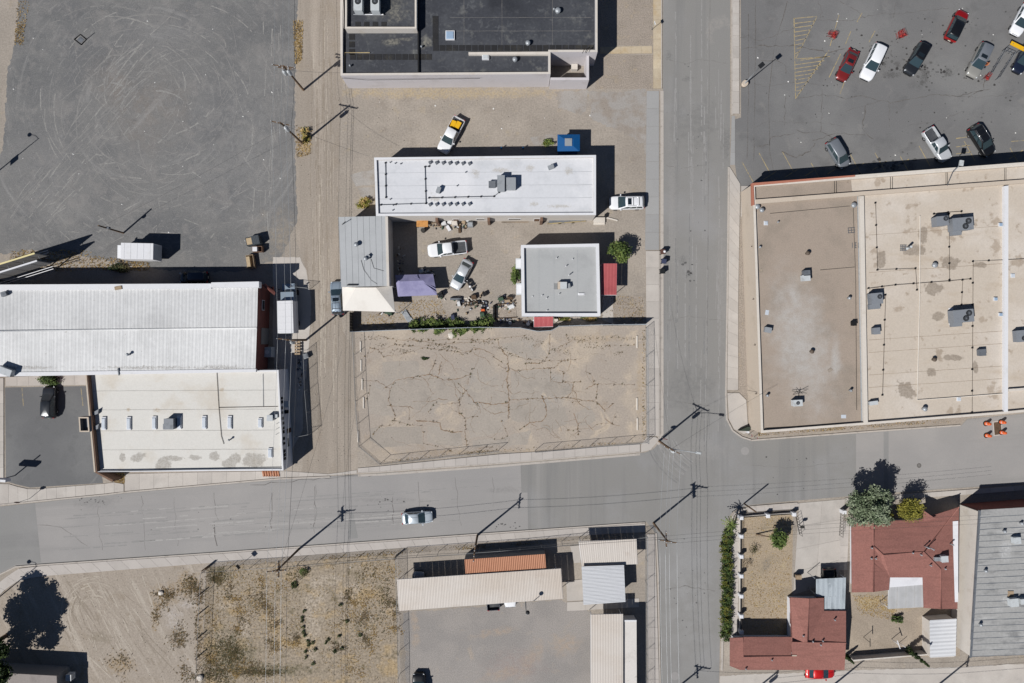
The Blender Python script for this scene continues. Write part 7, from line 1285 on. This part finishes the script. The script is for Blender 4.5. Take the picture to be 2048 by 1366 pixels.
if True:
    tree('street_tree', 'large grey green tree overhanging the red roofed house', 'tree', (1712, 1004), (0, 0, 4.1), (2.6, 2.5, 1.9), 4200, .16, ['leaf_grey', 'leaf_grey2', 'leaf_grey3'], 3, .2, 60, 8)
    e = [o for o in bpy.data.objects if o.get('label', '').startswith('large grey green')][0]; b = MB()
    for k, (ox, oy, oz, r, n_) in enumerate(((1.6, 1.5, 4.4, 1.5, 900), (-1.9, 1.2, 4.0, 1.4, 800), (-2.0, -1.3, 3.8, 1.5, 800), (1.9, -1.4, 3.9, 1.4, 800), (.2, 2.3, 4.6, 1.3, 700), (.3, -.2, 5.6, 1.5, 900))): leaves(b, (ox, oy, oz), (r, r, r * .8), n_, .15, 500 + k, 3, 16)
    b.build('crown', ['leaf_grey', 'leaf_grey2', 'leaf_grey3'], e, world=False)
    tree('street_tree', 'round yellow green tree against the red roofed house', 'tree', (1799, 1010), (0, 0, 3.0), (1.75, 1.8, 1.6), 4200, .11, ['leaf_yel', 'leaf_yel2', 'leaf_yel'], 4, .13, 60)
    tree('shrub', 'yellow green bush tucked beneath the large grey green tree', 'bush', (1758, 1026), (0, 0, 1.8), (1.2, 1.1, 1.3), 1500, .11, ['leaf_yel', 'leaf_yel2'], 5, .08, 24)
    tree('street_tree', 'bright green tree beside the red porch roof', 'tree', (1234, 508), (0, 0, 2.2), (1.75, 1.7, 1.4), 2600, .13, ['leaf_green', 'leaf_bright', 'leaf_green2'], 6, .12, 40)
    tree('shrub', 'green shrub between the two window coolers', 'bush', (1031, 551), (0, 0, .9), (.8, 1.5, .9), 1300, .11, ['leaf_green', 'leaf_green2', 'leaf_bright'], 7, .05, 26)
    e = tree('street_tree', 'huge dark green tree at the pavement bend', 'tree', (12, 1272), (0, 0, 6.2), (3.2, 3.4, 2.4), 4500, .24, ['leaf_green2', 'leaf_green', 'leaf_dark'], 8, .35, 40, 9)
    b = MB()
    for k, (ox, oy, oz, r, n_) in enumerate(((1.4, 2.6, 6.6, 2.1, 2400), (-1.0, 4.2, 6.8, 2.0, 2200), (3.0, .6, 6.0, 2.0, 2200), (2.6, -3.4, 5.6, 2.3, 2600), (-1.5, -3.6, 5.4, 2.6, 2600), (.3, -1.4, 7.4, 2.3, 2400), (-2.8, .6, 6.4, 2.4, 2400))): leaves(b, (ox * .92, oy * .92, oz), (r * .88, r * .88, r * .75), int(n_ * .8), .2, 300 + k, 3, 22)
    b.build('crown', ['leaf_green2', 'leaf_green', 'leaf_dark'], e, world=False)
    tree('small_tree', 'leaning small green tree in the corner yard', 'tree', (1512, 1068), (2.6, -.2, 2.0), (1.3, 1.4, .9), 1500, .16, ['leaf_green', 'leaf_green2', 'leaf_bright'], 9, .11, 26)
    for i, (x, y, L, lb) in enumerate(((1452, 1122, 10.6, 'long clipped dark green hedge along the side street kerb'), (1450, 1232, 6.6, 'shorter dark green hedge beyond the gap along the side street kerb'))):
        e = thing('hedge', lb, 'hedge', (*G(x, y), 0)); b = MB()
        for k in range(int(L / .9)): leaves(b, (random.Random(k + 7 * i).uniform(-.15, .1), -L / 2 + .5 + k * .92, .65), (1.05, .8, .75), 620, .1, 20 + k + 40 * i, 4, 16)
        b.build('foliage', ['leaf_green2', 'leaf_dark', 'leaf_green', 'leaf_yel2'], e, world=False); m = MB()
        for k in range(int(L / 1.2)): m.tube([(0, -L / 2 + .6 + k * 1.2, 0), (.05, -L / 2 + .6 + k * 1.2, .7)], .05, 5)
        m.build('stems', 'pole_wood', e, world=False)['kind'] = 'stuff'
    e = thing('palm_tree', 'small palm with feathery green fronds at the hedge end', 'palm', (*G(1470, 1049), 0)); MB().tube([(0, 0, 0), (-.8, .3, 1.4), (-1.5, .8, 2.9)], .13, 7, r1=.1).build('trunk', 'pole_wood', e, world=False); b = MB(); rn = random.Random(5)
    for i in range(22):
        a = i * 2.4; el = rn.uniform(-.2, .9); L = rn.uniform(1.1, 1.5); prev = None
        for k in range(7):
            t = k / 6; pt = Vector((-1.5 + math.cos(a) * L * t * math.cos(el), .8 + math.sin(a) * L * t * math.cos(el), 2.9 + L * t * math.sin(el) - .8 * t * t))
            if prev is not None:
                d_ = (pt - prev).normalized(); sd = d_.cross(Vector((0, 0, 1))).normalized() * .22 * (1 - t * .5)
                for s_ in (1, -1): b.tri(tuple(prev), tuple(pt), tuple(prev + sd * s_ + d_ * .15), i % 2)
            prev = pt
    b.build('fronds', ['leaf_green', 'leaf_bright'], e, world=False)
    for x, y, h, r, lb in ((1814, 1298, 5.4, .62, 'dark narrow cypress by the back alley wall'), (1691, 1311, 2.6, .4, 'small dark cypress at the end of the back alley wall')):
        e = thing('cypress_tree', lb, 'tree', (*G(x, y), 0)); b = MB()
        for k in range(14): t = k / 13; leaves(b, (0, 0, .3 + (h - .5) * t), (r * (1 - t * .75), r * (1 - t * .75), h / 14), 150, .09, 60 + k, 3, 10)
        b.build('crown', ['leaf_dark', 'leaf_green2', 'leaf_dark'], e, world=False); MB().tube([(0, 0, 0), (0, 0, h * .8)], .1, 6, r1=.03).build('trunk', 'pole_wood', e, world=False)
    def bush(px, py, r, h, n, sz, mats, label, seed, group=None, cat='bush', name='shrub'):
        e = thing(name, label, cat, (*G(px, py), 0), 0, group); b = MB(); leaves(b, (0, 0, h * .5), (r[0], r[1], h * .55), n, sz, seed, len(mats), 14); b.build('foliage', list(mats), e, world=False); MB().tube([(0, 0, 0), (.03, 0, h * .6)], .04, 5).build('stem', 'pole_wood', e, world=False); return e
    for i in range(20): bush(826 + i * 7.8 + random.Random(i).uniform(-4, 4), 650 + random.Random(i + 9).uniform(-7, 9), (random.Random(i + 3).uniform(.6, 1.3), random.Random(i + 4).uniform(.6, 1.3)), random.Random(i + 5).uniform(.6, 1.9), 330, .11, ['leaf_green', 'leaf_green2', 'leaf_bright'], 'bushy green weed along the sheet metal fence', 100 + i, 'green weeds along the sheet metal fence', 'weed', 'weed_bush')
    bush(107, 760, (2.1, .9), 1.3, 2200, .1, ['leaf_green2', 'leaf_green', 'leaf_dark'], 'dark green shrub against the warehouse above the parked suv', 130); bush(245, 537, (2.4, .7), .7, 900, .1, ['leaf_green2', 'leaf_dark', 'weed_dark'], 'low green weeds under the white box truck', 131, cat='weed'); bush(612, 272, (.8, 1.3), .8, 700, .1, ['leaf_yel', 'leaf_green', 'straw'], 'yellow green weed at the foot of the alley pole', 132, cat='weed'); bush(728, 408, (1.3, .9), .9, 800, .11, ['leaf_yel2', 'straw', 'leaf_yel'], 'straw coloured bush at the corner of the white roofed building', 133); bush(1096, 287, (.9, .7), .8, 600, .1, ['leaf_green', 'leaf_yel2', 'leaf_bright'], 'small green bush beside the blue kiosk', 134); bush(1180, 637, (1.8, .4), .5, 600, .09, ['leaf_green', 'straw2', 'leaf_yel2'], 'narrow strip of green weeds behind the flat roofed house', 135, cat='weed'); bush(1128, 638, (1.6, .4), .5, 500, .09, ['straw', 'leaf_yel2', 'leaf_green'], 'dry grass right of the small red awning', 136, cat='weed'); bush(1792, 1236, (1.0, .6), .9, 500, .12, ['leaf_green2', 'leaf_dark', 'leaf_green'], 'dark green clump in the back yard', 137); bush(1506, 1098, (.9, 1.1), .8, 260, .07, ['weed_dark', 'dry_twig'], 'sparse grey shrub inside the pillared fence', 138); bush(1494, 1125, (.8, .9), .6, 140, .07, ['dry_twig', 'weed_brown'], 'bare twiggy shrub beside the pillared fence', 139); bush(609, 1142, (.7, .8), .6, 380, .1, ['leaf_green', 'weed_dark'], 'green shrub inside the weedy lot fence', 140); bush(588, 1168, (.5, .8), .5, 260, .1, ['weed_dark', 'leaf_green2'], 'dull green shrub below the fence of the weedy lot', 141); bush(849, 717, (.7, .25), .3, 220, .08, ['leaf_green2', 'leaf_dark'], 'little green weed alone in the vacant lot', 142, cat='weed')
    kk = crop(380, 1060, 4.452)
    for i, (x, y) in enumerate(kk([(1020, 720), (1000, 780), (995, 810), (1010, 865), (1012, 908), (1025, 938), (1050, 990), (1095, 1000), (1060, 1025), (1117, 1062), (1035, 1080), (1030, 1130), (1098, 1185), (1235, 972), (1215, 1000), (1293, 1078), (1355, 1050), (1340, 665), (1330, 940), (1520, 930), (1400, 810), (940, 500)])): bush(x, y, (.33, .3), .35, 90, .08, ['leaf_green2', 'weed_dark', 'leaf_dark'], 'small dark green shrub dotted along the bare track of the weedy lot', 160 + i, 'shrubs of the weedy lot')
# ---------------------------------------------------------------- uncountable growth: dry grass, brush, crack weeds, stones
def tufts(name, regions, n, h, mats, seed, blades=5, z=.0, label=None):
    rn = random.Random(seed); b = MB()
    tot = sum(w for _, w in regions)
    for poly, w in regions:
        P_ = GL(poly); xs = [p[0] for p in P_]; ys = [p[1] for p in P_]; k = 0; need = int(n * w / tot); tries = 0
        cs = [(rn.uniform(min(xs), max(xs)), rn.uniform(min(ys), max(ys))) for _ in range(max(6, need // 60))]
        while k < need and tries < need * 8:
            tries += 1
            if rn.random() < .75: c_ = cs[rn.randrange(len(cs))]; p = (c_[0] + rn.gauss(0, 1.1), c_[1] + rn.gauss(0, 1.1))
            else: p = (rn.uniform(min(xs), max(xs)), rn.uniform(min(ys), max(ys)))
            if not inside(p, P_): continue
            k += 1; mi = rn.randrange(len(mats)); s = h * rn.uniform(.5, 1.4)
            for _ in range(blades):
                a = rn.uniform(0, 6.283); l = s * rn.uniform(.4, 1.0); w_ = .02 + .025 * rn.random(); dx, dy = math.cos(a), math.sin(a)
                b.tri((p[0] - dy * w_, p[1] + dx * w_, z + .01), (p[0] + dy * w_, p[1] - dx * w_, z + .01), (p[0] + dx * l, p[1] + dy * l, z + s * rn.uniform(.3, 1)), mi)
    o = b.build(name, mats); o['kind'] = 'stuff'; return o
track = [(600, 1150), (660, 1150), (650, 1366), (615, 1366)]
tufts('dry_grass', [([(414, 1138), (600, 1124), (606, 1366), (404, 1366)], 5), ([(655, 1124), (792, 1112), (798, 1366), (645, 1366)], 4), ([(590, 1126), (670, 1120), (660, 1366), (596, 1366)], .7)], 3200, .12, ['straw', 'straw2', 'weed_dark', 'weed_brown', 'straw'], 11)
def tuft_blobs(name, blobs, h, mats, seed, blades=6):
    rn = random.Random(seed); b = MB()
    for px, py, rx, ry, n in blobs:
        sub = [(rn.gauss(0, .45), rn.gauss(0, .45), rn.uniform(.2, .5)) for _ in range(7)]
        for _ in range(n):
            u, v, w_ = sub[rn.randrange(7)]; x, y = G(px + (u + rn.gauss(0, w_)) * rx, py + (v + rn.gauss(0, w_)) * ry); mi = rn.randrange(len(mats)); s_ = h * rn.uniform(.5, 1.4)
            for _ in range(blades):
                a = rn.uniform(0, 6.283); l = s_ * rn.uniform(.5, 1.1); k = .02 + .025 * rn.random(); dx, dy = math.cos(a), math.sin(a)
                b.tri((x - dy * k, y + dx * k, .012), (x + dy * k, y - dx * k, .012), (x + dx * l, y + dy * l, .012 + s_ * rn.uniform(.2, .8)), mi)
    o = b.build(name, mats); o['kind'] = 'stuff'; return o
tuft_blobs('dark_weeds', [(455, 1300, 34, 36, 900), (440, 1340, 40, 20, 500), (520, 1345, 70, 10, 500), (440, 1155, 26, 18, 350), (470, 1290, 14, 20, 200), (600, 1150, 20, 12, 120), (770, 1200, 20, 50, 250)], .13, ['weed_dark', 'weed_dark', 'weed_brown'], 12)
tuft_blobs('dry_brush', [(378, 1165, 26, 22, 420), (395, 1185, 14, 18, 150), (335, 1188, 24, 14, 260), (310, 1225, 8, 22, 110), (356, 1278, 18, 20, 260), (398, 1290, 9, 60, 260), (375, 1345, 14, 22, 130), (238, 1325, 26, 22, 150), (330, 1210, 12, 10, 60)], .16, ['weed_brown', 'straw2', 'dry_twig', 'weed_dark', 'weed_brown'], 13)
rn = random.Random(44); gb_ = []
for i in range(46):
    x = rn.uniform(420, 600) if i % 3 else rn.uniform(660, 788); y = rn.uniform(1150, 1360) - (x - 420) * .06; gb_.append((x, y, rn.uniform(8, 26), rn.uniform(8, 24), rn.randrange(60, 190)))
tuft_blobs('straw_patches', [g for i, g in enumerate(gb_) if i % 2], .12, ['straw', 'straw2', 'straw2', 'weed_brown'], 45)
tuft_blobs('olive_weeds', [g for i, g in enumerate(gb_) if i % 2 == 0], .12, ['weed_brown', 'weed_dark', 'dry_twig', 'weed_brown'], 46)
tuft_blobs('lot_weeds', [(740 + 26 * i, 676 + 9 * (i % 4) + 3 * (i % 3), 16, 5, 26) for i in range(20)] + [(1180 + 14 * i, 676, 10, 4, 8) for i in range(7)], .09, ['weed_brown', 'weed_dark', 'dry_twig'], 17, 5)
tufts('dry_grass', [([(20, 500), (180, 500), (200, 540), (20, 545)], 3), ([(180, 510), (300, 525), (300, 542), (180, 540)], 2), ([(586, 40), (606, 40), (604, 120), (590, 130)], 2), ([(592, 250), (625, 260), (620, 310), (592, 315)], 1), ([(36, 0), (60, 0), (46, 90), (28, 90)], 1)], 2400, .18, ['straw', 'straw2', 'weed_brown', 'straw'], 14)
tufts('yard_grass', [([(1486, 1036), (1582, 1030), (1580, 1272), (1488, 1272)], 4), ([(1705, 1190), (1800, 1190), (1790, 1240), (1720, 1230)], 3), ([(225, 945), (252, 945), (250, 967), (228, 964)], 2), ([(800, 600), (880, 600), (900, 640), (790, 640)], 2), ([(716, 628), (790, 628), (790, 655), (716, 655)], 1)], 3000, .11, ['straw', 'straw2', 'straw'], 15)
tufts('verge_weeds', [([(1516, 862), (1700, 850), (1900, 836), (1900, 844), (1700, 858), (1516, 872)], 2), ([(764, 921), (1000, 897), (1290, 880), (1290, 884), (1000, 905), (764, 927)], 1), ([(1284, 660), (1290, 660), (1291, 880), (1284, 880)], .6), ([(440, 1128), (1240, 1068), (1240, 1076), (440, 1136)], 2), ([(1205, 592), (1288, 592), (1288, 645), (1205, 640)], 1)], 2400, .1, ['straw2', 'weed_brown', 'straw', 'weed_dark'], 16)
b = MB(); rn = random.Random(21)
for i, l in enumerate(LOTC):
    for p in along(GL(l), .28):
        if rn.random() < .7: continue
        k = rn.choice((0, 0, 1, 2)); x, y = p[0] + rn.gauss(0, .08), p[1] + rn.gauss(0, .08); s = rn.uniform(.07, .2)
        for _ in range(5):
            a = rn.uniform(0, 6.283); b.tri((x - math.sin(a) * .05, y + math.cos(a) * .05, .02), (x + math.sin(a) * .05, y - math.cos(a) * .05, .02), (x + math.cos(a) * s * 1.1, y + math.sin(a) * s * 1.1, s), k)
o = b.build('crack_weeds', ['weed_brown', 'weed_dark', 'dry_twig']); o['kind'] = 'stuff'
M('stone', C(168, 158, 146), grain=.2); M('stone_dark', C(112, 104, 96), grain=.2); M('litter', C(232, 230, 226), grain=.02)
def pebbles(name, regions, n, r, mats, seed):
    rn = random.Random(seed); b = MB(); tot = sum(w for _, w in regions)
    for poly, w in regions:
        P_ = GL(poly); xs = [p[0] for p in P_]; ys = [p[1] for p in P_]; k = 0
        while k < n * w / tot:
            p = (rn.uniform(min(xs), max(xs)), rn.uniform(min(ys), max(ys)))
            if not inside(p, P_): continue
            k += 1; s = r * rn.uniform(.5, 1.8) ; mi = rn.randrange(len(mats)); a0 = rn.uniform(0, 6); m_ = len(b.v)
            b.v += [(p[0] + s * math.cos(a0 + i * 1.571) * rn.uniform(.7, 1.2), p[1] + s * math.sin(a0 + i * 1.571) * rn.uniform(.7, 1.2), .01) for i in range(4)] + [(p[0], p[1], s * .8 + .012)]
            for i in range(4): b.face((m_ + i, m_ + (i + 1) % 4, m_ + 4), mi)
    o = b.build(name, mats); o['kind'] = 'stuff'; return o
pebbles('loose_stones', [([(600, 200), (1290, 190), (1290, 290), (720, 300), (640, 420), (600, 420)], 4), ([(790, 445), (1040, 445), (1040, 590), (790, 640)], 2), ([(620, 560), (700, 640), (710, 930), (610, 930)], 2), ([(90, 1155), (400, 1130), (390, 1366), (120, 1340)], 3), ([(730, 670), (1280, 665), (1280, 870), (770, 910)], 3)], 1500, .045, ['stone', 'stone_dark', 'stone'], 31)
pebbles('scattered_litter', [([(20, 20), (580, 20), (580, 500), (20, 490)], 3), ([(1490, 10), (2040, 10), (2040, 300), (1520, 330)], 2), ([(420, 1140), (790, 1120), (790, 1360), (410, 1360)], 2), ([(620, 200), (1280, 200), (1200, 290), (640, 400)], 1)], 90, .09, ['litter'], 32)
for i, (x, y, s, lb) in enumerate(((903, 671, .5, 'pale boulder at the foot of the green weeds in the vacant lot'), (322, 1185, .4, 'white rock in the brown brush of the dirt lot'), (401, 1354, .5, 'white rock at the corner of the weedy lot fence'), (502, 532, .3, 'white stone beside the dumpsters'))):
    rn = random.Random(i); bm = bmesh.new(); bmesh.ops.create_icosphere(bm, subdivisions=2, radius=s)
    for v in bm.verts: v.co *= rn.uniform(.8, 1.15); v.co.z *= .6
    me = bpy.data.meshes.new('boulder'); bm.to_mesh(me); bm.free(); me.materials.append(M('parapet_cream')); place('boulder', me, None, (*G(x, y), s * .25), label=lb, category='rock')

rn = random.Random(91); b = MB(); sm = ['appliance', 'galv_dark', 'wood_dark', 'bin_black', 'bin_blue', 'tarp_green', 'wood_light', 'parapet_cream']
for cx_, cy_, rx, ry, n in ((905, 450, 34, 7, 40), (945, 608, 34, 16, 60), (1012, 606, 24, 14, 40), (1012, 640, 30, 5, 24), (1080, 645, 26, 4, 14), (800, 520, 8, 40, 26), (862, 545, 14, 5, 14), (775, 628, 14, 4, 14), (600, 760, 6, 60, 24), (882, 594, 8, 6, 10)):
    for _ in range(n):
        x, y = G(cx_ + rn.gauss(0, .5) * rx, cy_ + rn.gauss(0, .5) * ry); b.box(x, y, .01, rn.uniform(.12, .5), rn.uniform(.08, .28), rn.uniform(.06, .4), rn.uniform(0, 3.1), rn.randrange(len(sm)), rn.uniform(.6, 1))
o = b.build('scattered_scrap', sm); o['kind'] = 'stuff'
